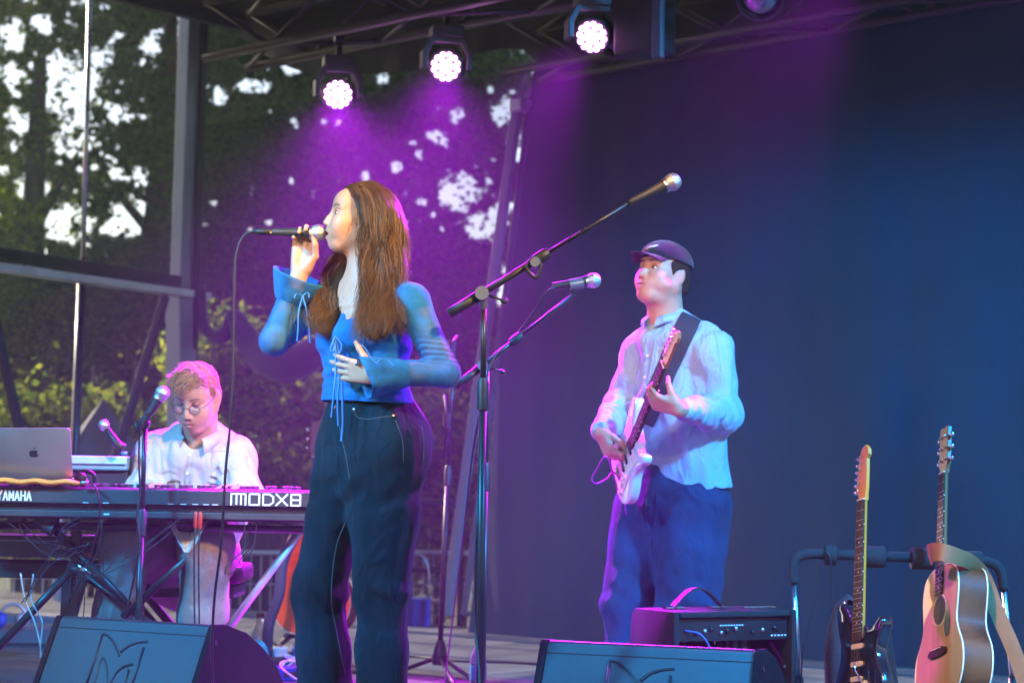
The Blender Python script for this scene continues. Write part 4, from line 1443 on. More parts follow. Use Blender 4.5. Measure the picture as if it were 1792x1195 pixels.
f3 = G(768, 1182)
Y3 = f3[1]
t3 = stand('straight dark microphone stand far back on a tripod foot, right of the singer', f3, P(795, 600, Y3), .0125,
      legs=[G(700, 1178) + EZ * .012, G(826, 1192) + EZ * .012, G(800, 1212) + EZ * .012], collar=.60)
for (x, y) in ((792, 607), (788, 645), (784, 735)):
    MB().lathe([(-.03, .02), (.03, .024)], P(x, y, Y3), nrm(P(795, 600, Y3) - f3), 10).build('clutch_knob', M['black'], t3, True, sharp=40)
MB().tube([P(795, 604, Y3), P(800, 588, Y3), P(793, 600, Y3 - .2)], .008, 6).build('folded_boom', M['black_metal'], t3, True)
MB().tube([P(780, 690, Y3), P(786, 745, Y3), P(779, 800, Y3)], .012, 6).build('folded_rod', M['black_metal'], t3, True)
# thin long cable on the floor along the stage
cable('dark cable lying across the stage floor right of the singer', [onfloor(640, 1148), onfloor(720, 1150), onfloor(800, 1158), onfloor(880, 1160), onfloor(960, 1164), onfloor(1060, 1168), onfloor(1240, 1172), onfloor(1400, 1176)], .006)

# bottles
M['bottle'] = mat('bottle_plastic', (.55, .75, .85), .1, trans=.85, spec=.5)
M['label_teal'] = mat('bottle_label', (.02, .35, .40), .5)
def bottle(base, label, h=.2, r=.032):
    t = thing('water_bottle', label, 'bottle', base)
    MB().lathe([(0, r * .9), (.006, r), (h * .62, r), (h * .78, r * .55), (h * .84, r * .40), (h * .9, r * .40)], (0, 0, 0), (0, 0, 1), 18).build('bottle', M['bottle'], t, True, sharp=50)
    MB().lathe([(h * .20, r * 1.01), (h * .21, r * 1.02), (h * .48, r * 1.02), (h * .49, r * 1.01)], (0, 0, 0), (0, 0, 1), 18).build('label', M['label_teal'], t, True, sharp=40)
    MB().lathe([(h * .88, r * .46), (h * .97, r * .46), (h * .975, r * .3)], (0, 0, 0), (0, 0, 1), 12).build('bottle_cap', M['cable'], t, True, sharp=40)
g_ = P(838, 1200, 6.9); g_[2] = 0; 
bottle(G(836, 1208), 'water bottle on the floor at the foot of the tall centre stand', .22, .035)
bottle(G(453, 1168), 'clear bottle with a teal label on the floor beside the left monitor', .26, .042)

# ------------------------------------------------------------------ keyboard rig
YK = 6.72
k0, k1 = P(-72, 879, YK + .02), P(556, 879, YK - .02)
kz = (P(240, 853, YK)[2], P(240, 910, YK)[2])
KT, KB = kz
KH = KT - KB
KX = nrm((k1 - k0) * A(1, 1, 0)); KYv = A(-KX[1], KX[0], 0)
KW = np.linalg.norm((k1 - k0)[:2])
ko = A(k0[0], k0[1], KB)
Mk = frame(ko, KX, EZ)
M['kb'] = mat('keyboard_case', (.022, .023, .026), .5, bump=.25, bscale=400, spec=.4)
M['kb2'] = mat('keyboard_band', (.035, .036, .04), .45, bump=.2, bscale=400)
kb = thing('keyboard', 'long black stage keyboard seen from behind with white lettering on its back', 'keyboard', M=Mk)
# local: x along, y away from the camera (towards the player), z up
prof = [(0, KH * .46), (0, KH * .94), (.012, KH), (.16, KH * .96), (.17, KH * .60), (.375, KH * .55), (.38, KH * .2), (.37, .0), (.02, .0), (.014, .012), (.014, KH * .44)]
MB().prism(prof, (0, 0, 0), (0, 1, 0), (0, 0, 1), (1, 0, 0), 0, KW, .003).build('case', M['kb'], kb, True, sharp=30)
MB().box((KW / 2, -.003, KH * .71), (KW - .004, .006, KH * .44)).build('rear_band', M['kb2'], kb, bevel=.002)
MB().box((KW / 2, .012, .018), (KW * .93, .01, .022)).build('lower_band', M['kb2'], kb, bevel=.003)
nw = 52
wk = None
mbw = MB()
for i in range(nw):
    x = .06 + (KW - .12) * (i + .5) / nw
    mbw.box((x, .275, KH * .60 + .012), ((KW - .12) / nw - .0012, .19, .02))
mbw.build('white_keys', M['white'], kb, bevel=.001)
bk0 = None
for i in range(nw - 1):
    if i % 7 in (1, 4):
        continue
    x = .06 + (KW - .12) * (i + 1) / nw
    if bk0 is None:
        bk0 = MB().box((0, 0, 0), (.011, .10, .024)).build('black_key', M['black'], kb, bevel=.002)
        o = bk0
    else:
        o = bpy.data.objects.new('black_key', bk0.data); COL.objects.link(o); o.parent = kb
        mod = o.modifiers.new('bevel', 'BEVEL'); mod.width = .002; mod.segments = 2
    o.location = (x, .235, KH * .60 + .045)
def text_mesh(s, size, name, m, parent, loc, X, Zt, sx=1.0, extr=.0008, shear=0):
    cu = bpy.data.curves.new(name, 'FONT'); cu.body = s; cu.size = size; cu.extrude = extr
    cu.shear = shear
    ob = bpy.data.objects.new(name, cu); COL.objects.link(ob)
    bpy.context.view_layer.update()
    me = bpy.data.meshes.new_from_object(ob.evaluated_get(bpy.context.evaluated_depsgraph_get()))
    bpy.data.objects.remove(ob)
    X = nrm(X); Zt = nrm(Zt); N = np.cross(X, Zt)
    for v in me.vertices:
        c = v.co
        p = np.asarray(loc) + X * c.x * sx + Zt * c.y + N * c.z
        v.co = p
    return link(name, me, m, parent)
def kx(px):                                # x along the keyboard of a photo column
    a = P(px, 879, YK); return (a - ko) @ KX
M['print'] = mat('white_lettering', (.75, .75, .74), .5, var=.05)
# YAMAHA, condensed bold: size so the caps span the band
def strokes(name, segs, w, parent, m, y, h):
    mb = MB()
    for a, b in segs:
        a = A(a[0], y, a[1]); b = A(b[0], y, b[1])
        d = nrm(b - a)
        mb.bar(a - d * w * .5, b + d * w * .5, .0024, w, (0, 1, 0)) if False else mb.box((a + b) / 2, (np.linalg.norm(b - a) + w, .0024, w), np.column_stack([d, A(0, 1, 0), np.cross(d, A(0, 1, 0))]))
    return mb.build(name, m, parent)
zt_, zb_ = KH * .86, KH * .53
def letters(word, x0, x1, z0, z1, gap, wd):
    shapes = {'Y': [((0, 1), (.5, .48)), ((1, 1), (.5, .48)), ((.5, .48), (.5, 0))], 'A': [((0, 0), (.5, 1)), ((1, 0), (.5, 1)), ((.22, .30), (.78, .30))],
              'M': [((0, 0), (.0, 1)), ((0, 1), (.5, .25)), ((.5, .25), (1, 1)), ((1, 1), (1, 0))], 'H': [((0, 0), (0, 1)), ((1, 0), (1, 1)), ((0, .5), (1, .5))]}
    n = len(word); wl_ = (x1 - x0 - gap * (n - 1)) / n; out = []
    for i, c in enumerate(word):
        xa = x0 + i * (wl_ + gap)
        for a, b in shapes[c]:
            out.append(((xa + a[0] * wl_, z0 + a[1] * (z1 - z0)), (xa + b[0] * wl_, z0 + b[1] * (z1 - z0))))
    return out
strokes('maker_name', letters('YAMAHA', kx(-6), kx(53), zb_ + .004, zt_ - .003, .0065, .004), .0052, kb, M['print'], -.0070, 0)
x0, x1 = kx(406), kx(529)
def mx_(u, v): return (x0 + (x1 - x0) * u, zb_ + (zt_ - zb_) * v)
seg = []
for pl in ([(.0, 0), (.0, 1), (.205, 1), (.205, 0)], [(.075, 1), (.075, .05)], [(.14, 1), (.14, .05)],
           [(.26, 0), (.40, 0), (.40, 1), (.26, 1), (.26, 0)],
           [(.455, 0), (.455, 1), (.545, 1), (.60, .75), (.60, .25), (.545, 0), (.455, 0)],
           [(.645, 1), (.80, 0)], [(.80, 1), (.645, 0)],
           [(.855, 0), (.855, 1), (.985, 1), (.985, 0), (.855, 0)], [(.855, .5), (.985, .5)]):
    seg += [(mx_(*pl[i]), mx_(*pl[i + 1])) for i in range(len(pl) - 1)]
strokes('model_name', seg, .0056, kb, M['print'], -.0070, 0)
mb = MB()
for x in (kx(150), kx(186), kx(300), kx(322), kx(343), kx(362), kx(378)):
    mb.box((x, -.0066, KH * .515), (.020, .001, .0025))
mb.box((kx(186), .0055, KH * .17), (.02, .001, .005))
tag(mb.build('socket_print', M['print'], kb), kind='stuff')
for px in (152, 175, 305, 326, 345, 365, 378, 395, 430):
    MB().lathe([(0, .007), (.004, .0065), (.0042, .003)], (kx(px), .013, KH * .28), (0, -1, 0), 10).build('socket', M['black_metal'], kb, True, sharp=40)
for px in (265, 485, 80, 20):
    MB().box((kx(px), .06, -.006), (.05, .06, .012)).build('foot', M['cable'], kb)
for px in (345, 353):
    rp = thing('jack_plug', 'red jack plug in the back of the black keyboard, %s of the two' % ('left' if px < 350 else 'right'), 'plug', Mk @ Vector((kx(px), -.005, 0)), world=True)
    wpt = np.array(Mk @ Vector((kx(px), -.012, KH * .12)))
    MB().lathe([(0, .005), (-.006, .0085), (-.045, .0080), (-.058, .0045)], wpt + EZ * .02, EZ, 10).build('plug', M['red_plastic'], rp, True, sharp=50)
    e = wpt - EZ * .035
    cable('thin cable hanging from the %s red jack plug' % ('left' if px < 350 else 'right'), [e, e - EZ * .1 + A(0, -.01, 0), e - EZ * .35 + A(.008, 0, 0), e * A(1, 1, 0) + A(.01, .02, .30), e * A(1, 1, 0) + A(.03, .05, .006)], .003)

# laptop on the keyboard
lp_a, lp_b = P(-6, 836, YK + .04), P(128, 836, YK + .04)
lt_a, lt_b = P(-10, 748, YK - .02), P(121, 748, YK - .02)
lt = thing('laptop', 'silver grey laptop seen from behind with a dark fruit emblem on its lid', 'laptop', (lp_a + lp_b) / 2, world=True)
M['laptop'] = mat('laptop_alu', (.30, .29, .30), .38, metal=.7, var=.05)
XL = nrm(lp_b - lp_a); ZL = nrm((lt_a + lt_b) / 2 - (lp_a + lp_b) / 2); NL = np.cross(XL, ZL)
Wl, Hl = np.linalg.norm(lp_b - lp_a), np.linalg.norm(lt_b - lp_b)
def rr_poly(w, h, r, n=5):
    out = []
    for cx_, cy_, a0 in ((w - r, h - r, 0), (r, h - r, 90), (r, r, 180), (w - r, r, 270)):
        for k in range(n + 1):
            a = rad(a0 + 90 * k / n); out.append((cx_ + r * math.cos(a), cy_ + r * math.sin(a)))
    return out
MB().prism(rr_poly(Wl, Hl, .012), lp_a, XL, ZL, NL, 0, .007, .0015).build('lid', M['laptop'], lt, True, sharp=40)
MB().box((lp_a + lp_b) / 2 + KYv * .11 + A(0, 0, -.004), (Wl, .21, .012), np.column_stack([KX, KYv, EZ])).build('base', M['laptop'], lt, bevel=.003)
ap_c = lp_a + XL * Wl * .515 + ZL * Hl * .50 + NL * .0072
# bitten fruit outline
th = np.linspace(0, 2 * math.pi, 48, endpoint=False)
ol = []
for a in th:
    r = .0150 * (1 + .10 * math.cos(2 * a)) * (1 - .16 * math.exp(-((a - math.pi / 2) / .35) ** 2) - .10 * math.exp(-((a - 1.5 * math.pi) / .3) ** 2))
    x, y = r * math.cos(a) * 1.0, r * math.sin(a) * 1.02 - .001
    dx, dy = x - .0185, y - .0015
    dd = math.hypot(dx, dy)
    if dd < .0075:
        x, y = .0185 + dx / dd * .0075, .0015 + dy / dd * .0075
    ol.append((x, y))
MB().prism(ol, ap_c, XL, ZL, NL, -.0004, .0006).build('fruit_emblem', M['cable'], lt)
MB().prism([(0, .0155), (.001, .0190), (.0042, .0222), (.0064, .0228), (.0060, .0195), (.0035, .0164)], ap_c, XL, ZL, NL, -.0004, .0006).build('emblem_leaf', M['cable'], lt)

# orange cloth strap lying over the keyboard
M['orange'] = mat('orange_cloth', (.75, .28, .05), .85, bump=.4, bscale=120, var=.2, vscale=20)
rows = []
for k in range(25):
    f = k / 24; px = -30 + 182 * f
    c = P(px, 841 + 4 * f + 1.5 * math.sin(k * .9), YK - .005)
    w = .014 * (1 - .6 * max(0, (f - .85) / .15))
    ring = [c + EZ * w * .75 * math.cos(a) + A(0, 1, 0) * w * 1.6 * math.sin(a) for a in np.linspace(0, 2 * math.pi, 13)]
    rows.append(ring)
tag(MB().sheet(rows).build('cloth_strap', M['orange'], None, True), 'orange cloth strap lying on the keyboard before the laptop', 'strap')
pl_ = MB().tube([P(140, 845, YK - .03), P(156, 843, YK - .03)], [.006, .004], 8).build('small_plug', M['steel'], None, True)
tag(pl_, 'small metal plug at the end of the orange strap', 'plug')
cable('dark cable running from the orange strap down the back of the keyboard', [P(155, 843, YK - .03), P(166, 850, YK - .05), P(174, 880, YK - .05), P(173, 915, YK - .04), P(164, 950, YK), P(150, 1000, YK + .05), P(120, 1050, YK + .1)], .003)
# headphones behind the laptop
hp_ = thing('headphones', 'dark headphones lying between the laptop and the blue keyboard', 'headphones', P(150, 838, YK + .12), world=True)
MB().tube([P(150 + 16 * math.cos(a), 838 - 14 * math.sin(a), YK + .12) for a in np.linspace(-.5, math.pi, 16)], .007, 8).build('head_band', M['black'], hp_, True)
MB().lathe([(0, .018), (.02, .02), (.03, .014)], P(143, 836, YK + .10), A(0, -1, 0), 12).build('ear_cup', M['black'], hp_, True)

# second instrument behind, end on; the blue light on it is put into its colours
ki = thing('synthesizer', 'blue lit synthesizer with a pale front edge beside the laptop', 'synthesizer', P(172, 850, 7.15), world=True)
M['synth'] = mat('synth_case', (.16, .30, .36), .45)
a_ = P(122, 812, 7.1); b_ = P(222, 812, 7.1)
MB().box((a_ + b_) / 2 + A(0, .15, .005), (b_[0] - a_[0], .3, .052)).build('case', M['synth'], ki, bevel=.006)
MB().box((a_ + b_) / 2 + A(0, -.004, .014), (b_[0] - a_[0], .012, .028)).build('front_edge', mat('synth_edge', (.35, .55, .6), .4), ki, bevel=.004)
MB().box((a_ + b_) / 2 + A(0, .15, -.055), (b_[0] - a_[0], .26, .06)).build('lower_case', M['black'], ki, bevel=.006)
MB().lathe([(0, .011), (.01, .011), (.012, .006)], (b_ + A(-.02, .05, .035)), A(0, 0, 1), 12).build('knob', mat('knob_blue', (.05, .3, .7), .4), ki, True)
tk = thing('talkback_mic', 'small microphone with a round pale head on a bent holder behind the keyboard', 'microphone', P(208, 784, 7.05), world=True)
MB().tube([P(216, 785, 7.05), P(206, 778, 7.05), P(186, 750, 7.05)], [.020, .016, .012], 12).build('mic_body', M['black'], tk, True)
MB().lathe([(-.02, .012), (-.012, .019), (.0, .021), (.012, .017), (.02, .004)], P(181, 743, 7.05), nrm(P(181, 743, 7) - P(206, 778, 7)), 14).build('grille', M['grille2'] if 'grille2' in M else M['grille'], tk, True)

# keyboard player's stand: crossed legs
def xstand(label, x0, x1, y0, y1, Y, thick=.03, dx=.0):
    t = thing('keyboard_stand', label, 'keyboard stand', P((x0 + x1) / 2, y1, Y) * A(1, 1, 0), world=True)
    for (a, b, yo) in (((x0, y1), (x1, y0), 0), ((x0, y0), (x1, y1), .045)):
        MB().bar(P(*a, Y + yo), P(*b, Y + yo), thick, thick, (0, 1, 0)).build('leg', M['black_metal'], t, bevel=.004)
    c = (P(x0, y1, Y) + P(x1, y0, Y)) / 2
    MB().lathe([(-.03, .022), (.08, .022)], c, A(0, 1, 0), 14).build('pivot_bolt', M['black'], t, True, sharp=40)
    for x in (x0, x1):
        q = P(x, y0, Y); MB().bar(q + A(0, -.05, 0), q + A(0, .35, 0), thick, thick).build('arm', M['black_metal'], t, bevel=.004)
        q = P(x, y1, Y); MB().bar(q * A(1, 1, 0) + A(0, -.18, .018), q * A(1, 1, 0) + A(0, .25, .018), thick, thick).build('foot_bar', M['black_metal'], t, bevel=.004)
    return t
xstand('crossed leg keyboard stand under the right half of the keyboard', 100, 392, 918, 1262, 6.85) if False else None
st = thing('keyboard_stand', 'black crossed tube stand carrying the long keyboard', 'keyboard stand', P(200, 1250, 6.9) * A(1, 1, 0), world=True)
for a, b, yo, nm in (((-20, 1150), (132, 990), -.02, 'leg'), ((75, 905), (265, 1100), .03, 'leg'), ((215, 1080), (395, 915), .0, 'leg'), ((120, 985), (315, 1130), .06, 'leg'), ((395, 1105), (525, 930), .10, 'leg')):
    MB().tube([P(*a, 6.86 + yo), P(*b, 6.86 + yo)], .0145, 10).build(nm, M['galv'] if a[0] == 395 else M['black_metal'], st, True)
for a, b in (((134, 905), (134, 1000)), ((155, 975), (120, 1100)), ((118, 1010), (114, 1100))):
    MB().bar(P(*a, 6.92), P(*b, 6.92), .035, .03, (0, 1, 0)).build('upright', M['black_metal'], st, bevel=.004)
MB().tube([P(-60, 918, 6.84), P(530, 926, 6.82)], .014, 8).build('cross_tube', M['black_metal'], st, True)
MB().tube([P(132, 985, 6.8), P(158, 1005, 6.8)], .009, 8).build('bright_pin', M['chrome'], st, True)
MB().lathe([(-.02, .018), (.05, .03)], P(72, 915, 6.8), nrm(A(1, 0, -.4)), 12).build('clamp_knob', M['black'], st, True, sharp=40)

# lower instrument on a second tier
k2 = thing('electric_piano', 'dark keyboard on the lower tier at the left edge with a red name plate', 'keyboard', P(40, 990, 7.0), world=True)
a_ = P(-80, 963, 7.0); b_ = P(172, 968, 6.98)
cx2 = (a_ + b_) / 2
MB().box(cx2 + A(0, .16, .02), (b_[0] - a_[0], .32, .075)).build('case', M['kb2'], k2, bevel=.006)
MB().box(cx2 + A(0, .15, -.065), (b_[0] - a_[0] + .01, .30, .055)).build('tray', M['matte_black'], k2, bevel=.006)
MB().box(cx2 + A(0, -.002, .040), (b_[0] - a_[0] - .01, .006, .004)).build('edge_strip', M['alu'], k2)
pts = [P(96 + 34 * k / 40, 957 + 2.8 * math.sin(k * 1.25) - .02 * k, 6.96) for k in range(41)]
pts = [p * A(1, 0, 1) + A(0, cx2[1] - .0045, 0) for p in pts]
MB().tube(pts, .0022, 4).build('name_script', mat('script_print', (.85, .6, .5), .4), k2)
MB().box(P(152, 972, 6.97) + A(0, -.005, 0), (.03, .004, .022)).build('name_plate', mat('red_plate', (.5, .12, .10), .5), k2)
# bench
be = thing('piano_bench', 'black cushioned piano bench under the keyboard player', 'bench', P(318, 1200, 7.35) * A(1, 1, 0), world=True)
bc = P(312, 1010, 7.35)
MB().box(bc + A(0, .02, .02), (.52, .34, .07)).build('cushion', M['black'], be, bevel=.02)
MB().box(bc + A(0, .02, -.045), (.46, .30, .045)).build('bench_frame', M['matte_black'], be, bevel=.004)
for s in (-1, 1):
    MB().bar(A(bc[0] + s * .2, bc[1] - .12, .02), A(bc[0] - s * .16, bc[1] - .12, bc[2] - .06), .03, .03, (0, 1, 0)).build('bench_leg', M['black_metal'], be, bevel=.003)
    MB().bar(A(bc[0] + s * .2, bc[1] + .15, .02), A(bc[0] - s * .16, bc[1] + .15, bc[2] - .06), .03, .03, (0, 1, 0)).build('bench_leg', M['black_metal'], be, bevel=.003)
MB().box(bc + A(0, -.12, -.19), (.30, .03, .05)).build('stretcher', M['matte_black'], be, bevel=.004)

# keyboard player's mic stand
f4 = P(236, 1262, 6.62); f4[2] = 0
stand('black microphone stand before the keyboard player with a short boom', f4, P(254, 742, 6.62), .0115, collar=.68)
k4 = [o for o in bpy.data.objects if o.get('label') == 'black microphone stand before the keyboard player with a short boom'][0]
MB().tube([P(247, 745, 6.6), P(278, 700, 6.6)], .011, 10).build('boom', M['black_metal'], k4, True)
MB().tube([P(238, 738, 6.58), P(240, 758, 6.58)], .007, 8).build('wing_nut', M['black'], k4, True)
MB().lathe([(-.015, .020), (.015, .020)], P(252, 742, 6.6), A(0, 1, 0), 12).build('pivot', M['black'], k4, True, sharp=40)
mic(P(262, 722, 6.58), P(291, 677, 6.58), 'microphone pointing up to the keyboard player\'s face', 1.0)
cable('dark cable running down the keyboard player\'s microphone stand', [P(262, 722, 6.57), P(247, 735, 6.55), P(243, 800, 6.57), P(245, 860, 6.57), P(240, 900, 6.56), P(244, 960, 6.56), P(228, 1040, 6.6), P(215, 1100, 6.65), P(200, 1180, 6.7), P(180, 1255, 6.7) * A(1, 1, 0) + A(0, 0, .006)], .0035)
# tangle of thin cables below the keyboard
rc = random.Random(5)
ORD = ('first', 'second', 'third', 'fourth', 'fifth', 'sixth', 'seventh')
def tangle(label, x0, y0, x1, y1, n, sag, Y, r=.0019, group='thin cables hanging below the keyboards', m=None):
    for i in range(n):
        a = (x0 + rc.uniform(-14, 14), y0 + rc.uniform(-4, 4)); b = (x1 + rc.uniform(-25, 25), y1 + rc.uniform(-15, 15))
        mid = [(a[0] + (b[0] - a[0]) * f + rc.uniform(-10, 10), a[1] + (b[1] - a[1]) * f + sag * 4 * f * (1 - f) * rc.uniform(.5, 1.2)) for f in (.25, .5, .75)]
        y_ = Y + rc.uniform(-.04, .04)
        cable(label % ORD[i], [P(*q, y_) for q in [a] + mid + [b]], r, m, 7, group)
tangle('%s thin dark cable sagging under the keyboards at the left', 20, 910, 150, 960, 4, 35, 6.8)
tangle('%s thin dark cable drooping under the left half of the keyboard', 155, 905, 60, 1040, 3, -20, 6.75)
tangle('%s thin dark cable looping before the keyboard player\'s knees', 325, 900, 120, 1000, 3, 35, 6.72)
tangle('%s thin dark cable hanging below the right end of the keyboard', 440, 912, 400, 990, 4, 20, 6.75)
tangle('%s thin dark cable hanging down from the keyboard beside the mic stand', 170, 910, 155, 1080, 2, 5, 6.7)
tangle('%s thin pale cable hanging from the lower keyboard', 45, 1000, 70, 1150, 2, 10, 6.8, .0028, 'pale cables at the far left', M['galv'])

# pedals, boxes and cable heap on the floor between the left monitor and the singer
pd = thing('pedal_board', 'dark pedal board with small effect pedals beside the left monitor', 'pedal board', G(470, 1165), 0.2)
MB().box((0, 0, .03), (.42, .22, .03)).build('board', M['matte_black'], pd, bevel=.004)
for k, (x, col_) in enumerate(((-.13, M['blue_plastic']), (-.04, M['black_metal']), (.05, M['galv']), (.14, M['blue_plastic']))):
    p_ = MB().box((x, 0, .068), (.07, .12, .045)).build('pedal', col_, pd, bevel=.005)
    MB().lathe([(0, .009), (.012, .009)], (x, -.035, .09), (0, 0, 1), 10).build('foot_switch', M['chrome'], p_, True, sharp=40)
    MB().lathe([(0, .008), (.012, .006)], (x - .015, .035, .09), (0, 0, 1), 10).build('knob', M['black'], p_, True, sharp=40)
for i in range(7):
    c0 = G(440 + rc.uniform(-40, 80), 1150 + rc.uniform(-15, 30)); rr_ = rc.uniform(.06, .13)
    pts = [c0 + A(rr_ * math.cos(a * 1.0) * (1 + .2 * math.sin(a * 2.3)), rr_ * math.sin(a), .01 + .055 * abs(math.sin(a * .7 + i))) for a in np.linspace(0, 7.5, 13)]
    cable(ORD[i] + ' dark looped cable in the heap beside the left monitor', pts, .004, M['cable'] if i % 3 else M['mag_cable'] if 'mag_cable' in M else M['cable'], 5, 'looped cables heaped beside the left monitor')
for i in range(4):
    c0 = G(520 + rc.uniform(-8, 12), 1185 + rc.uniform(-10, 15)); rr_ = rc.uniform(.05, .085)
    pts = [c0 + A(rr_ * math.cos(a), rr_ * .9 * math.sin(a) + .02 * i, .01 + .08 * abs(math.sin(a * .5 + i * .5))) for a in np.linspace(0.3 * i, 6.6, 13)]
    cable(ORD[i] + ' white looped cable on the floor beside the singer\'s leg', pts, .0045, M['white_cable'], 5, 'white looped cables beside the singer')
bb = thing('power_block', 'blue power block on the floor under the orange guitar', 'power block', G(505, 1190) , .3)
MB().box((0, 0, .03), (.14, .09, .06)).build('case', M['blue_plastic'], bb, bevel=.006)
MB().box((0, -.046, .03), (.06, .004, .025)).build('socket_plate', M['black'], bb)
hp2 = thing('floor_headphones', 'pair of headphones with a blue cushion on a pale tray at the far left', 'headphones', G(20, 1090, .16), world=True)
tr = MB().box(G(20, 1096, .15), (.42, .25, .02)).build('tray_board', M['alu'], None, bevel=.004)
tag(tr, 'pale flat case lid under the headphones at the far left', 'case')
hc_ = G(20, 1085, .19)
for s in (-1, 1):
    MB().lathe([(-.02, .030), (.0, .040), (.02, .030)], hc_ + A(s * .05, 0, 0), A(s, -.5, .1), 14).build('ear_cup', M['blue_plastic'] if s < 0 else M['galv'], hp2, True)
MB().tube([hc_ + A(.065 * math.cos(a), .03, .075 * math.sin(a)) for a in np.linspace(0, math.pi, 12)], .008, 8).build('head_band', M['galv'], hp2, True)
bx2 = MB().box(G(40, 1130, .0) + A(-.1, .25, .075), (.9, .3, .145)).build('flat_case', mat('case_grey', (.22, .2, .2), .6), None, bevel=.008)
tag(bx2, 'low grey case on the floor at the far left under the headphones', 'case')
# ------------------------------------------------------------------ guitars
M['rosewood'] = mat('rosewood', (.045, .022, .014), .75, spec=.2, var=.35, vscale=14, stretch=(1, .12, 1))
M['maple'] = mat('maple_neck', (.75, .26, .012), .35, var=.2, vscale=10, stretch=(1, .15, 1), coat=.5)
M['head_brown'] = mat('headstock_wood', (.26, .10, .035), .35, var=.3, vscale=12, stretch=(1, .15, 1), coat=.4)
M['mahog'] = mat('mahogany_side', (.13, .042, .012), .5, var=.6, vscale=7, stretch=(4, .35, 1), coat=.12, spec=.25)
M['spruce'] = mat('spruce_top', (.42, .27, .11), .6, var=.14, vscale=30, stretch=(1, .04, 1), coat=.1)
M['bind'] = mat('binding_cream', (.75, .68, .5), .4, var=.05)
M['redtop'] = mat('red_top', (.80, .12, .015), .3, var=.2, vscale=6, coat=.5)
M['white_body'] = mat('white_lacquer', (.62, .64, .62), .25, coat=.6, var=.06)
M['bronze'] = mat('string_bronze', (.22, .16, .10), .6)
M['fret'] = mat('fret_nickel', (.35, .35, .36), .55, metal=.5)
STRAT = [(0, 0), (.06, .003), (.115, .02), (.150, .06), (.158, .105), (.145, .15), (.122, .19), (.113, .225), (.122, .26), (.138, .29), (.143, .318), (.128, .336), (.10, .322), (.07, .300), (.045, .30), (.028, .315),
         (-.028, .325), (-.045, .33), (-.07, .35), (-.10, .388), (-.13, .408), (-.152, .392), (-.153, .35), (-.136, .29), (-.122, .245), (-.125, .20), (-.145, .15), (-.16, .10), (-.150, .055), (-.115, .018), (-.06, .003)]
DREAD = [(0, 0), (.08, .004), (.145, .03), (.188, .085), (.20, .145), (.188, .20), (.155, .25), (.138, .29), (.139, .33), (.146, .385), (.144, .43), (.125, .475), (.08, .500), (.03, .507),
         (-.03, .507), (-.08, .500), (-.125, .475), (-.144, .43), (-.146, .385), (-.139, .33), (-.138, .29), (-.155, .25), (-.188, .20), (-.20, .145), (-.188, .085), (-.145, .03), (-.08, .004)]


def closed_smooth(pts, n=4):
    q = [A(x, y, 0) for x, y in pts]; m = len(q); out = []
    for i in range(m):
        a, b, c, d = q[i - 1], q[i], q[(i + 1) % m], q[(i + 2) % m]
        for k in range(n):
            t = k / n
            p = .5 * (2 * b + (c - a) * t + (2 * a - 5 * b + 4 * c - d) * t * t + (3 * b - a - 3 * c + d) * t ** 3)
            out.append((p[0], p[1]))
    return out


O3, X3, Y3_, Z3 = (0, 0, 0), (1, 0, 0), (0, 1, 0), (0, 0, 1)


def guitar_matrix(bottom, top, normal, length):
    """y from the body's bottom to the headstock tip, z out of the front; uniformly scaled to the length seen"""
    b, t = np.asarray(bottom, float), np.asarray(top, float)
    Y = nrm(t - b); Z = np.asarray(normal, float); Z = nrm(Z - Y * (Z @ Y)); X = np.cross(Y, Z)
    s = np.linalg.norm(t - b) / length
    return Matrix(((X[0] * s, Y[0] * s, Z[0] * s, b[0]), (X[1] * s, Y[1] * s, Z[1] * s, b[1]), (X[2] * s, Y[2] * s, Z[2] * s, b[2]), (0, 0, 0, 1)))


def neck_parts(t, y_heel, y_nut, y_end, zf, m_neck, m_board, nfret, y_bridge):
    mb = MB()
    rows = []
    for k in range(7):
        y = y_heel + (y_nut - y_heel) * k / 6; w = .0275 - .006 * k / 6; d = .022 - .004 * k / 6
        rows.append([A(w * math.cos(a), y, zf - .005 - d * math.sin(a)) for a in np.linspace(0, math.pi, 9)] + [A(w, y, zf - .005)])
    mb.sheet(rows)
    mb.build('neck', m_neck, t, True, sharp=60)
    fb = MB(); y0 = y_end
    fb.add([(-.0285, y0, zf - .005), (.0285, y0, zf - .005), (.0215, y_nut, zf - .005), (-.0215, y_nut, zf - .005),
            (-.0285, y0, zf + .001), (.0285, y0, zf + .001), (.0215, y_nut, zf + .001), (-.0215, y_nut, zf + .001)],
           [(0, 3, 2, 1), (4, 5, 6, 7), (0, 1, 5, 4), (1, 2, 6, 5), (2, 3, 7, 6), (3, 0, 4, 7)])
    fbo = fb.build('fretboard', m_board, t)
    L_ = y_nut - y_bridge
    dots = MB(); sd = MB()
    for k in range(1, nfret + 1):
        y = y_nut - L_ * (1 - 2 ** (-k / 12))
        if y < y0: break
        w = .0215 + .007 * (y_nut - y) / (y_nut - y0)
        MB().box((0, y, zf + .0012), (2 * w - .001, .0018, .0014)).build('fret', M['fret'], fbo)
        if k in (3, 5, 7, 9, 12, 15, 17, 19):
            ym = y_nut - L_ * (1 - 2 ** (-(k - .5) / 12))
            dots.lathe([(0, .0035), (.0006, .003)], (0, ym, zf + .001), (0, 0, 1), 8)
            sd.lathe([(0, .0022), (.0006, .002)], (w, ym, zf - .002), (1, 0, 0), 6)
    dots.build('inlay', M['pearl'], fbo); sd.build('side_dots', M['pearl'], fbo)
    MB().box((0, y_nut + .002, zf), (.043, .004, .006)).build('nut', M['bind'], t)


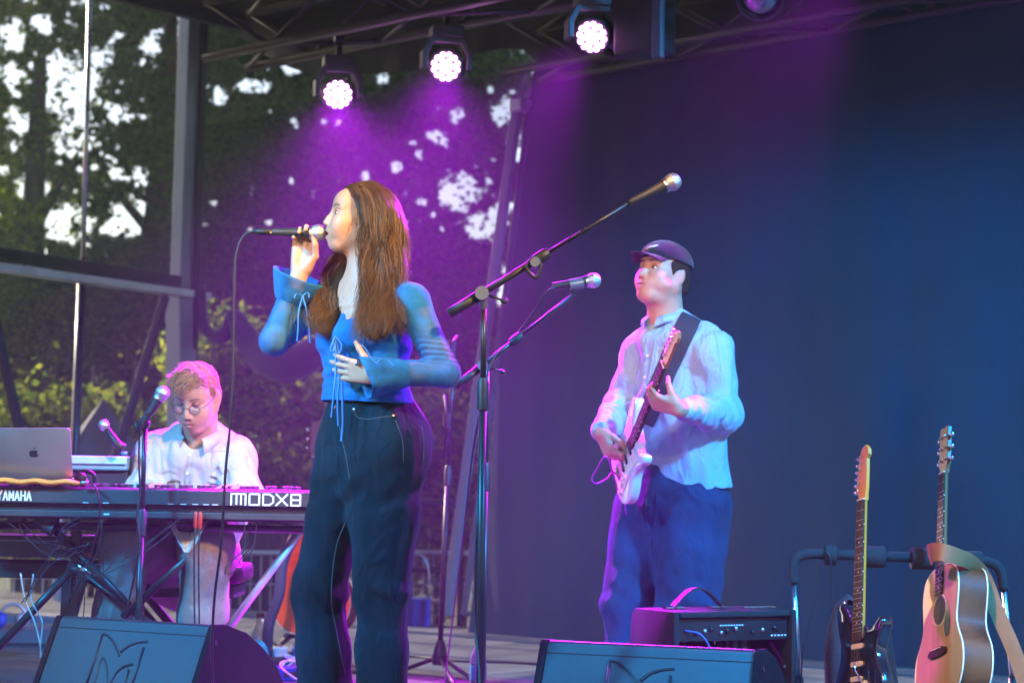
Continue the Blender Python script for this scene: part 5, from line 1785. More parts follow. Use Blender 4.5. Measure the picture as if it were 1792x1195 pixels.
def strings(t, y_b, y_n, zf, zb, w0=.026, w1=.018):
    mb = MB()
    for k in range(6):
        f = k / 5 * 2 - 1
        mb.tube([(f * w0, y_b, zb), (f * w1, y_n, zf + .003)], .0004, 4, False)
    mb.build('strings', M['bronze'], t)


def electric(label, mtx, m_body, m_neck, m_headm, pick, group=None, peg_m=None):
    t = thing('electric_guitar', label, 'guitar', M=mtx, group=group)
    ol = closed_smooth(STRAT)
    MB().prism(ol, O3, X3, Y3_, Z3, -.045, 0, .009).build('body', m_body, t, True, sharp=50)
    pg = [(.03, .03), (.075, .035), (.095, .07), (.09, .12), (.075, .16), (.085, .20), (.10, .25), (.108, .29), (.07, .285), (.03, .27), (-.03, .29), (-.06, .32), (-.09, .33), (-.085, .27), (-.065, .22), (-.045, .17), (-.04, .12), (-.01, .09)]
    MB().prism(closed_smooth(pg, 3), O3, X3, Y3_, Z3, .0004, .0026, .0005).build('pickguard', pick, t)
    for y in (.125, .175, .235):
        MB().prism(rr_poly(.072, .017, .008), (-.036, y, 0), X3, Y3_, Z3, .0024, .009).build('pickup', M['bind'] if pick is not M['bind'] else M['black'], t, bevel=.001)
    MB().box((0, .085, .006), (.075, .032, .010)).build('bridge', M['chrome'], t, bevel=.002)
    for (x, y) in ((.055, .115), (.068, .078), (.075, .045)):
        MB().lathe([(.002, .011), (.012, .0095), (.0125, .006)], (x, y, 0), Z3, 14).build('knob', M['bind'], t, True, sharp=40)
    MB().tube([(.05, .10, .004), (.03, .16, .03), (.028, .19, .032)], .0028, 6).build('tremolo_arm', M['chrome'], t, True)
    neck_parts(t, .27, .748, .265, .009, m_neck, M['rosewood'], 21, .10)
    hs = [(-.021, .748), (-.024, .765), (-.040, .785), (-.037, .81), (-.032, .86), (-.026, .905), (-.010, .935), (.012, .945), (.030, .93), (.034, .908), (.022, .895), (.024, .86), (.024, .80), (.021, .77), (.021, .748)]
    MB().prism(hs, O3, X3, Y3_, Z3, -.010, .004, .002).build('headstock', m_headm, t)
    for k in range(6):
        y = .785 + .024 * k; x = -.038 + .0022 * k
        pg_ = MB(); pg_.tube([(x + .004, y, -.006), (x - .014, y, -.006)], .0022, 6)
        pg_.lathe([(0, .004), (.004, .008), (.012, .0075), (.015, .004)], (x - .013, y, -.006), (-1, 0, 0), 8)
        o = pg_.build('tuning_peg', peg_m or M['chrome'], t, True, sharp=60)
        MB().lathe([(.003, .005), (.012, .004), (.013, .001)], (x + .018, y, 0), Z3, 8).build('string_post', M['chrome'], o, True)
    strings(t, .10, .75, .009, .012)
    MB().lathe([(0, .006), (.012, .008), (.014, .003)], (0, .0, -.022), (0, -1, 0), 10).build('strap_button', M['chrome'], t, True)
    MB().lathe([(0, .006), (.012, .008), (.014, .003)], (-.135, .405, -.022), (-.4, 1, 0), 10).build('strap_button', M['chrome'], t, True)
    return t


def acoustic(label, mtx, m_top, m_side, m_bind, group=None, depth=.115):
    t = thing('acoustic_guitar', label, 'guitar', M=mtx, group=group)
    ol = closed_smooth(DREAD)
    MB().prism([(x * .985, .253 + (y - .253) * .985) for x, y in ol], O3, X3, Y3_, Z3, -depth + .002, -.002).build('side', m_side, t, True, sharp=50)
    MB().prism([(x * .98, .253 + (y - .253) * .98) for x, y in ol], O3, X3, Y3_, Z3, -.0035, .0012, .0).build('top', m_top, t)
    for z in (-.004, -depth + .002):
        q = [A(x, y, z + .001) for x, y in ol]; q.append(q[0])
        MB().tube(q, .0032, 6, False).build('binding', m_bind, t, True)
    a = np.linspace(0, 2 * math.pi, 29)
    MB().tube([A(.056 * math.cos(k), .345 + .056 * math.sin(k), .0014) for k in a], .0024, 6, False).build('rosette', m_bind, t, True)
    MB().lathe([(.0009, .051), (.0017, .050)], (0, .345, 0), Z3, 28).build('sound_hole', M['cable'], t)
    pgd = [(.035, .385), (.062, .37), (.085, .33), (.095, .28), (.085, .245), (.06, .24), (.045, .27), (.045, .30), (.055, .33), (.05, .365)]
    MB().prism(closed_smooth(pgd, 3), O3, X3, Y3_, Z3, .0011, .0027).build('pickguard', M['guit_black'], t)
    MB().prism(closed_smooth([(-.075, .185), (-.05, .178), (0, .176), (.05, .178), (.075, .185), (.07, .2), (.04, .208), (0, .21), (-.04, .208), (-.07, .2)], 3), O3, X3, Y3_, Z3, .001, .009, .002).build('bridge', M['rosewood'], t)
    MB().box((0, .203, .011), (.07, .003, .006)).build('saddle', M['bind'], t)
    neck_parts(t, .505, .855, .40, .008, M['head_brown'], M['rosewood'], 20, .205)
    hs = [(-.022, .855), (-.026, .872), (-.036, .89), (-.034, 1.03), (-.015, 1.036), (0, 1.03), (.015, 1.036), (.034, 1.03), (.036, .89), (.026, .872), (.022, .855)]
    MB().prism(hs, O3, X3, Y3_, Z3, -.012, .004, .002).build('headstock', M['head_brown'], t)
    for s in (-1, 1):
        for k in range(3):
            y = .905 + .045 * k
            g = MB(); g.tube([(s * .030, y, -.005), (s * .048, y, -.005)], .0025, 6); g.lathe([(0, .004), (.004, .009), (.012, .009), (.015, .004)], (s * .046, y, -.005), (s, 0, 0), 8)
            o = g.build('tuning_peg', M['chrome'], t, True, sharp=60)
            MB().lathe([(.003, .004), (.014, .0035), (.015, .001)], (s * .018, y, 0), Z3, 8).build('string_post', M['chrome'], o, True)
    strings(t, .205, .857, .008, .014)
    return t


# guitars resting at the right
Yg = 6.42
gb, gt_ = P(1499, 1258, Yg), P(1513, 779, Yg + .20)
electric('black electric guitar with an amber neck leaning on the padded rack', guitar_matrix(gb, gt_, A(-.94, -.34, .2), .945), M['guit_black'], M['maple'], M['maple'], M['guit_black'])
ab_, at_ = P(1640, 1236, 6.72), P(1654, 747, 7.00)
ac = acoustic('pale topped acoustic guitar with a dark wooden side, leaning on the rack', guitar_matrix(ab_, at_, A(-.985, -.17, .2), 1.036), M['spruce'], M['mahog'], M['bind'])
# tan leather strap round the acoustic guitar
M['leather'] = mat('tan_leather', (.36, .15, .055), .6, var=.15, vscale=8, bump=.2, bscale=200)
sp_ = [(1626, 972, 6.84), (1632, 966, 6.72), (1650, 966, 6.66), (1676, 974, 6.68), (1700, 984, 6.74), (1722, 1010, 6.80), (1745, 1070, 6.78), (1775, 1140, 6.74), (1805, 1230, 6.7)]
cs = smooth_path([P(*q) for q in sp_], 6)
rows = []
for i, c in enumerate(cs):
    d = nrm(cs[min(i + 1, len(cs) - 1)] - cs[max(i - 1, 0)])
    f = i / len(cs)
    wv = nrm(np.cross(d, A(-.3, -1, .1))); wv = wv if wv[2] > 0 else -wv
    w = .034 - .008 * min(1, f * 2); nn_ = nrm(np.cross(d, wv)) * .002
    rows.append([c + wv * w + nn_, c + nn_ * 1.6, c - wv * w + nn_, c - wv * w - nn_, c + wv * w - nn_, c + wv * w + nn_])
tag(MB().sheet(rows).build('guitar_strap', M['leather'], None, True, sharp=60), 'tan leather strap draped round the neck of the acoustic guitar', 'strap')

# padded rack
rk = thing('guitar_rack', 'black guitar rack with foam padded top tube at the right', 'guitar rack', P(1570, 1290, 6.6) * A(1, 1, 0), world=True)
M['foam'] = mat('foam', (.02, .021, .024), .95, bump=.3, bscale=160)
Yr = 7.02
def RP(x, y, dy=0): return P(x, y, Yr + dy)
MB().tube(smooth_path([RP(1389, 1020), RP(1389, 990), RP(1396, 975), RP(1416, 969), RP(1460, 970), RP(1570, 974), RP(1690, 978), RP(1730, 983), RP(1750, 997), RP(1757, 1032)], 6), .0185, 12).build('padded_tube', M['foam'], rk, True)
for a, b in (((1390, 1015), (1398, 1190)), ((1757, 1028), (1772, 1190))):
    MB().tube([RP(*a), RP(*b)], .0105, 10).build('post', M['steel'], rk, True)
    q = RP(*b); MB().tube([RP(b[0], b[1] - 5), A(q[0] + .01, q[1], .02)], .0165, 10).build('lower_post', M['black_metal'], rk, True)
    MB().tube([A(q[0], q[1] - .2, .02), A(q[0] + .02, q[1] + .22, .02)], .016, 8).build('foot_tube', M['black_metal'], rk, True)
MB().tube([A(RP(1398, 1190)[0], Yr - .12, .10), A(RP(1772, 1190)[0], Yr - .12, .10)], .022, 10).build('bottom_tube', M['foam'], rk, True)
for x, r_, w_ in ((1453, .036, .02), (1526, .040, .045), (1614, .040, .04), (1703, .034, .03)):
    MB().lathe([(-w_, r_ * .92), (-w_ * .9, r_), (w_ * .9, r_), (w_, r_ * .92)], RP(x, 970 + (x - 1416) * .036), nrm(RP(1690, 978) - RP(1416, 969)), 16).build('foam_collar', M['foam'], rk, True, sharp=50)
cable('dark cable hanging from the guitar rack beside the electric guitar', [RP(1444, 965, -.03), RP(1452, 975, -.04), RP(1456, 1020, -.03), RP(1457, 1100, -.03), RP(1464, 1195, -.03), RP(1468, 1260, -.05), RP(1440, 1290, -.1) * A(1, 1, 0) + A(0, 0, .006)], .0042)
cable('thin dark cable slanting down beside the left post of the guitar rack', [RP(1432, 978, -.02), RP(1424, 1040, -.02), RP(1412, 1110, -.02), RP(1404, 1150, -.02), RP(1400, 1280, -.02) * A(1, 1, 0) + A(0, 0, .006)], .0028)
gb2 = MB()
ol = [(1449, 1195), (1447, 1150), (1452, 1100), (1466, 1060), (1488, 1040), (1497, 1048), (1494, 1090), (1486, 1130), (1484, 1195), (1484, 1260), (1452, 1260)]
pp = [P(x, y, 6.9) for x, y in ol]; o0 = pp[0]
gbag = MB().prism([((p - o0)[0], (p - o0)[2]) for p in pp], o0, X3, Z3, (0, 1, 0), 0, .10, .03).build('guitar_case', mat('case_nylon', (.03, .035, .045), .6, bump=.3, bscale=60), None, True)
tag(gbag, 'dark rounded guitar case standing behind the electric guitar', 'guitar case')
lg_ = MB().bar(P(1547, 1090, 6.85), P(1575, 1270, 6.8), .03, .04, (0, 1, 0)).build('rack_leg', M['black_metal'], rk, bevel=.005)

# orange guitar on a stand behind the singer
ob_, ot_ = P(543, 1110, 9.15), P(556, 736, 9.30)
acoustic('red orange acoustic guitar on a floor stand behind the singer\'s leg', guitar_matrix(ob_, ot_, A(-.30, -.92, .2), 1.036), M['redtop'], M['mahog'], M['bind'])
gs = thing('guitar_stand', 'black floor stand under the red orange guitar', 'guitar stand', P(540, 1150, 9.2) * A(1, 1, 0), world=True)
for x, y in ((470, 1150), (600, 1160)):
    g_ = G(x, y); MB().tube([P(540, 1085, 9.4), A(g_[0], g_[1], .015)], .014, 8).build('leg', M['black_metal'], gs, True)
MB().tube([P(540, 1085, 9.4), A(P(540, 1085, 9.7)[0], 9.75, .015)], .014, 8).build('leg', M['black_metal'], gs, True)
MB().tube([P(500, 1112, 9.08), P(505, 1112, 9.25), P(585, 1113, 9.25), P(590, 1113, 9.08)], .012, 8).build('cradle', M['foam'], gs, True)
sp2 = smooth_path([P(546, 900, 9.12), P(516, 940, 9.05), P(495, 985, 9.0), P(488, 1040, 8.98), P(470, 1095, 9.0), P(468, 1150, 9.1)], 6)
rows = []
for i, c in enumerate(sp2):
    rows.append([c + A(-.026, 0, 0), c + A(0, -.006, 0), c + A(.026, 0, 0), c + A(0, .004, 0), c + A(-.026, 0, 0)])
tag(MB().sheet(rows).build('guitar_strap', mat('strap_grey', (.05, .05, .07), .7), None, True), 'dark strap hanging over the front of the red orange guitar', 'strap')
# ------------------------------------------------------------------ people
M['skin'] = mat('skin', (0, 0, 0), .48, attr='Col', var=.06, vscale=60, bump=.08, bscale=500, sss=.12, spec=.4)


def hair_mat(name, rough=.38):
    m = mat(name, (0, 0, 0), rough, attr='Col', var=.1, vscale=30, spec=.5)
    return m
M['hair'] = hair_mat('hair_strands', .42)
M['hair_base'] = mat('hair_base', (0, 0, 0), .9, attr='Col', var=.2, vscale=30, spec=.1)


def fabric(name, col, rough=.85, bump=.35, bscale=700, var=.1, vscale=10, sheen=.2, stripes=None, wrinkle=0.0):
    m = mat(name, col, rough, var=var, vscale=vscale, bump=bump, bscale=bscale, sheen=sheen, spec=.15)
    if wrinkle:
        n = m.node_tree; b = n.nodes['Principled BSDF']
        tc = n.nodes.new('ShaderNodeTexCoord'); mp = n.nodes.new('ShaderNodeMapping'); mp.inputs['Scale'].default_value = (1, 1, .55); mp.inputs['Rotation'].default_value = (.3, .5, 0)
        n.links.new(tc.outputs['Object'], mp.inputs[0])
        last = b.inputs['Normal'].links[0].from_socket if b.inputs['Normal'].links else None
        for sc_, di in ((13, wrinkle), (31, wrinkle * .35)):
            z = n.nodes.new('ShaderNodeTexNoise'); z.inputs['Scale'].default_value = sc_; z.inputs['Detail'].default_value = 3; z.inputs['Distortion'].default_value = 1.1
            z.noise_type = 'RIDGED_MULTIFRACTAL'
            n.links.new(mp.outputs[0], z.inputs['Vector'])
            bp = n.nodes.new('ShaderNodeBump'); bp.inputs['Strength'].default_value = .9; bp.inputs['Distance'].default_value = di
            n.links.new(z.outputs[0], bp.inputs['Height'])
            if last is not None: n.links.new(last, bp.inputs['Normal'])
            last = bp.outputs[0]
        n.links.new(last, b.inputs['Normal'])
    if stripes:
        n = m.node_tree; b = n.nodes['Principled BSDF']
        w = n.nodes.new('ShaderNodeTexWave'); w.inputs['Scale'].default_value = stripes[0]; w.bands_direction = 'X'
        w.inputs['Distortion'].default_value = 1.5; w.inputs['Detail'].default_value = 2; w.inputs['Detail Scale'].default_value = .6
        tc = n.nodes.new('ShaderNodeTexCoord'); n.links.new(tc.outputs['Object'], w.inputs[0])
        old = b.inputs['Base Color'].links[0].from_socket
        mx = n.nodes.new('ShaderNodeMix'); mx.data_type = 'RGBA'; mx.blend_type = 'MULTIPLY'
        mr = n.nodes.new('ShaderNodeMapRange'); mr.inputs[3].default_value = stripes[1]; mr.inputs[4].default_value = 1
        n.links.new(w.outputs['Fac'], mr.inputs[0])
        mx.inputs[0].default_value = 1
        n.links.new(old, mx.inputs[6]); n.links.new(mr.outputs[0], mx.inputs[7]); n.links.new(mx.outputs[2], b.inputs['Base Color'])
        if len(stripes) > 2:
            bp = n.nodes.new('ShaderNodeBump'); bp.inputs['Strength'].default_value = stripes[2]; bp.inputs['Distance'].default_value = .004
            n.links.new(w.outputs['Fac'], bp.inputs['Height'])
            ob = b.inputs['Normal'].links[0].from_socket; n.links.new(ob, bp.inputs['Normal']); n.links.new(bp.outputs[0], b.inputs['Normal'])
    return m


def folds(amp, seed, sc=(9, 9, 4), fine=.35, extra=None):
    sc = np.array(sc, float)
    def f(Q):
        a = vnoise(Q * sc + vnoise(Q * 5, seed + 7)[:, None] * .7, seed)
        r = 1 - np.abs(vnoise(Q * sc * 1.1 + 11.3, seed + 1)) * 2
        b = vnoise(Q * sc * 2.6, seed + 2)
        r = np.where(r > 0, r ** 1.5, r * .5)
        d = amp * (.45 * a + .65 * r + fine * b)
        if extra is not None:
            d = d + extra(Q)
        return d
    return f


def seg_folds(a, b, amp, n, seed, tw=2.0):
    """ring creases round a limb between a and b (bunched sleeve)"""
    a = np.asarray(a); ab = np.asarray(b) - a; Ln = np.linalg.norm(ab); w = ab / Ln
    def f(Q):
        t = (Q - a) @ w / Ln
        m = np.clip(1 - np.abs(t - .5) * 1.8, 0, 1)
        dist = np.linalg.norm(Q - a - np.outer(np.clip(t, 0, 1) * Ln, w), axis=1)
        m = m * (dist < .14)
        return amp * m * np.sin(t * n * 2 * math.pi + tw * vnoise(Q * 14, seed) * 2.5)
    return f


def addf(*fs):
    return lambda Q: sum(f(Q) for f in fs)


SKIN_F = (.52, .295, .19); SKIN_M = (.47, .26, .165)

# ================================================================== the singer
YS = 5.76
def SS(x, y, d=0.0): return P(x, y, YS + d)
sing_base = SS(625, 1350); sing_base[2] = 0
FH = nrm(A(-.955, -.25, .10)); UH = A(.10, 0, 1)
CH = SS(628, 384, 0)
hp_f, lmS = head_prims(CH, FH, UH, .885, jaw=.9, nose=1.02, wide=.96, mouth=.006, lid=.0012)
DT = nrm(A(-.75, -.66, 0)); LT = A(.66, -.75, 0)           # chest direction and her left
kn = []
neck = [cap(CH + .885 * (FH * -.022 + UH * -.06), SS(640, 508, .0), .047, .055, .03), cap(SS(640, 500, 0), SS(638, 540, 0), .06, .085, .04)]
torso = [ecap(SS(641, 545, 0), SS(641, 600, 0), (.145, .085), (.14, .10), LT, .04), ecap(SS(641, 600, 0), SS(640, 672, 0), (.135, .098), (.118, .088), LT, .04),
         ecap(SS(640, 672, 0), SS(652, 770, 0), (.120, .09), (.160, .125), LT, .05),
         ell(SS(618, 592, -.10) , (.055, .05, .055), DT, LT, .04), ell(SS(590, 590, .02), (.055, .05, .055), DT, LT, .04)]
shL, elL, wrL = SS(719, 530, -.125), SS(780, 652, -.15), SS(652, 655, -.235)
shR, elR, wrR = SS(574, 525, .125), SS(480, 596, .02), SS(526, 476, .022)
arms = [cap(SS(660, 520, -.04), shL, .055, .052, .04), cap(SS(620, 520, .04), shR, .055, .05, .04),
        cap(shL, elL, .047, .037, .02), cap(elL, wrL, .037, .024, .015), cap(shR, elR, .046, .036, .02), ecap(elR, wrR, (.036, .036), (.026, .021), A(1, 0, 0), .015)]
hL, _ = hand_prims(wrL, A(-.78, .50, .16), A(.55, .80, .1), A(0, 0, 1), [(4, 14, 8), (4, 14, 10), (6, 16, 10), (6, 18, 10)], .90,
                   thumb=[(.018, .022, .004), (.048, .050, .010), (.070, .072, .010), (.088, .090, .012)], splay=.07)
hR, _ = hand_prims(wrR, A(.07, .10, 1), A(0, -1, .15), A(1, 0, 0), [(22, 62, 48), (20, 62, 48), (20, 64, 46), (18, 66, 46)], .92,
                   thumb=[(.016, .022, .010), (.050, .046, .028), (.084, .044, .046), (.112, .034, .052)], splay=.02)
legsS = [(SS(606, 800, .06), SS(560, 1030, .06), SS(576, 1335, .08)), (SS(676, 805, -.05), SS(668, 1030, -.05), SS(668, 1335, -.05))]
legp = []
for a, b, c in legsS:
    legp += [cap(a, b, .075, .052, .03), cap(b, c, .052, .038, .02), cap(c, A(c[0] - .13, c[1] - .03, .045), .036, .03, .02)]
bodyS = hp_f + neck + torso + arms + hL + hR + legp
cfS = skin_colour(lmS, SKIN_F, (.52, .16, .13), (.06, .035, .02), browsize=.9, blush=.15)
singer, _, _ = sdf_obj('person', bodyS, .0027, M['skin'], None, colf=cfS, off=sing_base)
singer.location = sing_base; singer['_o'] = list(sing_base)
tag(singer, 'woman with long brown hair, blue blouse and dark jeans singing into a microphone', 'person')
eyeballs(lmS, singer, FH + A(-.1, -.05, -.12))

# jeans
M['denim_dark'] = fabric('dark_denim', (.003, .018, .032), .8, .5, 900, .6, 5, .04, wrinkle=.014)
wa = ecap(SS(645, 700, 0), SS(650, 760, 0), (.132, .110), (.165, .130), LT, .05)
jp = [wa, ecap(SS(650, 760, 0), SS(650, 822, 0), (.166, .132), (.160, .125), LT, .05),
      ell(SS(706, 782, .0), (.085, .09, .10), DT, LT, .05), ell(SS(672, 788, .10), (.08, .085, .10), DT, LT, .05)]
(aR, bR, cR), (aL, bL, cL) = legsS
mR = aR + (bR - aR) * .45; mL = aL + (bL - aL) * .45
jp += [cap(aR, mR, .098, .082, .035), cap(mR, bR, .082, .080, .03), cap(bR, bR + (cR - bR) * .35, .080, .078, .03), cap(bR + (cR - bR) * .35, cR, .078, .085, .03),
       cap(aL, mL, .118, .102, .035), cap(mL, bL, .102, .082, .03), cap(bL, bL + (cL - bL) * .35, .080, .074, .03), cap(bL + (cL - bL) * .35, cL, .074, .082, .03)]
jp += [plane(SS(645, 698, 0), A(-.05, 0, 1), .003), plane(A(0, 0, .03), A(0, 0, -1), .003)]
def jean_extra(Q):
    px_z = Q[:, 2]
    zk = SS(560, 1040)[2]; zc = SS(610, 850)[2]
    k = np.exp(-((px_z - zk) / .07) ** 2) * np.sin((px_z * 62) + Q[:, 0] * 30 + 1.5 * vnoise(Q * 12, 5)) * .0035
    h = np.exp(-((px_z - zc) / .06) ** 2) * np.sin(px_z * 70 - Q[:, 0] * 45 + 1.6 * vnoise(Q * 10, 6)) * .0036
    return k + h
jo, jv, jq = sdf_obj('jeans', jp, .0045, M['denim_dark'], singer, folds(.0062, 21, (11, 11, 5), .5, jean_extra), .016)
sj = Surf(jv, jq)
M['stitch'] = mat('stitching', (.05, .085, .11), .8)
def seam(name, surf, pts, r, m, parent, n=6, lift=.0006):
    q = surf.line(pts, n, lift)
    if len(q) > 2:
        return MB().tube(q, r, 5).build(name, m, parent, True)
seam('seam', sj, [(591, 722), (597, 760), (606, 800), (612, 838)], .0018, M['stitch'], jo)
seam('seam', sj, [(620, 718), (626, 730), (645, 733), (668, 730), (688, 728)], .0016, M['stitch'], jo)
seam('seam', sj, [(692, 735), (704, 770), (706, 810)], .0012, M['stitch'], jo)
seam('seam', sj, [(738, 745), (741, 780), (739, 810)], .0012, M['stitch'], jo)
seam('seam', sj, [(608, 905), (590, 950), (582, 1000), (580, 1055), (590, 1110), (603, 1180)], .0018, M['stitch'], jo)
for x, y, m_, r in ((586, 710.5, M['chrome'], .008), (620, 716, M['chrome'], .0045), (688, 727, M['gold'], .0048), (567, 722, M['chrome'], .004)):
    q, n = sj.at(x, max(y, 712), .0)
    if q is not None:
        MB().lathe([(0, r), (.003, r), (.0042, r * .6), (.0043, .0005)], q, n, 14).build('jeans_button' if r > .006 else 'rivet', m_, jo, True, sharp=50)

# blouse
def knit(name, col, alpha=None, scale=70):
    m = fabric(name, col, .8, .25, 500, .22, 26, .1, (scale, .80, .35), wrinkle=.010)
    if alpha:
        n = m.node_tree; b = n.nodes['Principled BSDF']; out = [x for x in n.nodes if x.type == 'OUTPUT_MATERIAL'][0]
        t = n.nodes.new('ShaderNodeBsdfTransparent'); x = n.nodes.new('ShaderNodeMixShader')
        nz = n.nodes.new('ShaderNodeTexNoise'); nz.inputs['Scale'].default_value = 9; tc = n.nodes.new('ShaderNodeTexCoord'); n.links.new(tc.outputs['Object'], nz.inputs['Vector'])
        mr = n.nodes.new('ShaderNodeMapRange'); nz.inputs['Detail'].default_value = 6; nz.inputs['Roughness'].default_value = .7
        mr.inputs[1].default_value = .38; mr.inputs[2].default_value = .62; mr.inputs[3].default_value = alpha[0]; mr.inputs[4].default_value = alpha[1]
        n.links.new(nz.outputs[0], mr.inputs[0]); n.links.new(mr.outputs[0], x.inputs[0])
        n.links.new(t.outputs[0], x.inputs[1]); n.links.new(b.outputs[0], x.inputs[2]); n.links.new(x.outputs[0], out.inputs[0])
    return m
M['knit'] = knit('blue_knit', (.004, .16, .50), None, 130)
M['sheer'] = knit('sheer_blue_knit', (.02, .21, .48), (.60, .90), 130)
M['ribbon'] = mat('blue_ribbon', (.03, .22, .62), .45, var=.1)
g_ = .010
bp_ = [ecap(SS(641, 552, 0), SS(641, 600, 0), (.148 + g_, .085 + g_), (.142 + g_, .10 + g_), LT, .04), ecap(SS(641, 600, 0), SS(640, 668, 0), (.137 + g_, .10 + g_), (.124 + g_, .095 + g_), LT, .04),
       ecap(SS(640, 668, 0), SS(642, 712, 0), (.126 + g_, .098 + g_), (.150 + g_, .126 + g_), LT, .04),
       ell(SS(618, 592, -.10), (.062, .057, .060), DT, LT, .04), ell(SS(590, 590, .02), (.062, .057, .060), DT, LT, .04),
       cap(SS(690, 530, -.08), shL, .062, .060, .035), cap(SS(598, 528, .08), shR, .060, .056, .035)]
bp_ += [plane(SS(640, 706, 0), A(-.04, 0, -1), .003),
        ell(SS(607, 508, -.12), (.12, .050, .085), DT, LT, .01, -1), cap(SS(640, 500, 0), SS(640, 535, 0), .085, .095, .012, -1)]
def waist_extra(Q):
    z0 = SS(640, 662)[2]; z1 = SS(640, 615)[2]
    return (np.exp(-((Q[:, 2] - z0) / .035) ** 2) * np.sin(Q[:, 2] * 190 + Q[:, 0] * 20 + 1.5 * vnoise(Q * 14, 8)) * .0035
            + np.exp(-((Q[:, 2] - z1) / .05) ** 2) * np.sin(Q[:, 2] * 120 + 2 * vnoise(Q * 9, 9)) * .0015)
bo, bv, bq = sdf_obj('blouse', bp_, .0040, M['knit'], singer, folds(.0022, 31, (9, 9, 9), .4, waist_extra), .008)
# sleeves
def arm_sleeve(name, inn, sh, el, wr, r, flare_a, flare_b, fr, seed, cuff_out):
    mid = el + (wr - el) * .62
    pr = [cap(sh, el, r[0], r[1], .02), cap(el, mid, r[1], r[2], .02), cap(inn, sh, .030, r[0] * .97, .03)]
    o, v, q = sdf_obj(name, pr, .0036, M['sheer'], singer, addf(folds(.0026, seed, (12, 12, 12), .5), seg_folds(sh + (el - sh) * .5, el + (mid - el) * .35, .0030, 7, seed)), .008)
    d = nrm(flare_b - flare_a)
    c = MB(); rows = []
    Lf = np.linalg.norm(flare_b - flare_a)
    u = nrm(np.cross(d, A(0, 1, 0))); w = np.cross(d, u)
    n = 30
    for k in range(9):
        f = k / 8; ring = []
        for j in range(n + 1):
            a = 2 * math.pi * j / n
            rr_ = fr[0] + (fr[1] - fr[0]) * f ** .8 + .006 * f * math.sin(4 * a + seed) + .004 * f * math.sin(7 * a)
            ring.append(flare_a + d * Lf * f * (1 + cuff_out * f * math.cos(a + seed * .7)) + rr_ * (math.cos(a) * u + math.sin(a) * w))
        rows.append(ring)
    inner = [[flare_a + (p - flare_a) * 1.0 - .003 * nrm(p - (flare_a + d * ((p - flare_a) @ d))) for p in row] for row in rows[::-1]]
    c.sheet(rows + inner)
    co = c.build('cuff', M['sheer'], o, True)
    return o, v, q
sL, svL, sqL = arm_sleeve('sleeve', SS(680, 498, -.06), shL, elL, wrL, (.053, .042, .037), elL + (wrL - elL) * .56, wrL + nrm(wrL - elL) * .026 + A(0, -.005, -.012), (.040, .058), 41, .10)
sR, svR, sqR = arm_sleeve('sleeve', SS(606, 510, .07), shR, elR, wrR, (.051, .043, .039), elR + (wrR - elR) * .55, wrR + nrm(wrR - elR) * -.012, (.042, .082), 47, .18)
# ribbons
def ribbon(pts, r=.0032, parent=None):
    q = smooth_path(pts, 7)
    rows = [[p + A(-r, 0, 0), p + A(0, -.0012, 0), p + A(r, 0, 0), p + A(0, .0012, 0), p + A(-r, 0, 0)] for p in q]
    return MB().sheet(rows).build('ribbon', M['ribbon'], parent or bo, True)
sb_ = Surf(bv, bq)
def on_b(x, y, lift=.006):
    q, n = sb_.at(x, y, lift)
    return q if q is not None else SS(x, y, -.17)
ft = on_b(592, 588, .012)
hang = lambda x, y, d=-.010: P(x, y, ft[1] + d)
ribbon([ft, hang(597, 640), hang(599, 690), hang(600, 740), hang(597, 772)])
ribbon([ft, hang(588, 640), hang(584, 690), hang(580, 730)], .003)
ribbon([ft, hang(594, 650), hang(591, 700), hang(592, 745)], .003)
ribbon([ft, hang(582, 600), hang(578, 612), hang(584, 613), ft], .0026)
ribbon([ft, hang(598, 602), hang(594, 618), hang(588, 614), ft], .0026)
cb = SS(530, 518, -.035)
for pts in ([(530, 518), (523, 545), (522, 575), (520, 597)], [(530, 518), (537, 545), (541, 575), (543, 600)], [(530, 518), (538, 512), (541, 520), (531, 520)], [(530, 518), (520, 514), (516, 521), (529, 520)]):
    ribbon([P(x, y, cb[1] - .012) for x, y in pts], .0026, sR)
cb = P(660, 636, YS - .29)
for pts in ([(660, 636), (668, 628), (680, 631), (687, 640), (672, 638)], [(660, 636), (650, 627), (641, 612), (632, 602)], [(660, 636), (672, 641), (686, 643)]):
    ribbon([P(x, y, cb[1]) for x, y in pts], .0026, sL)

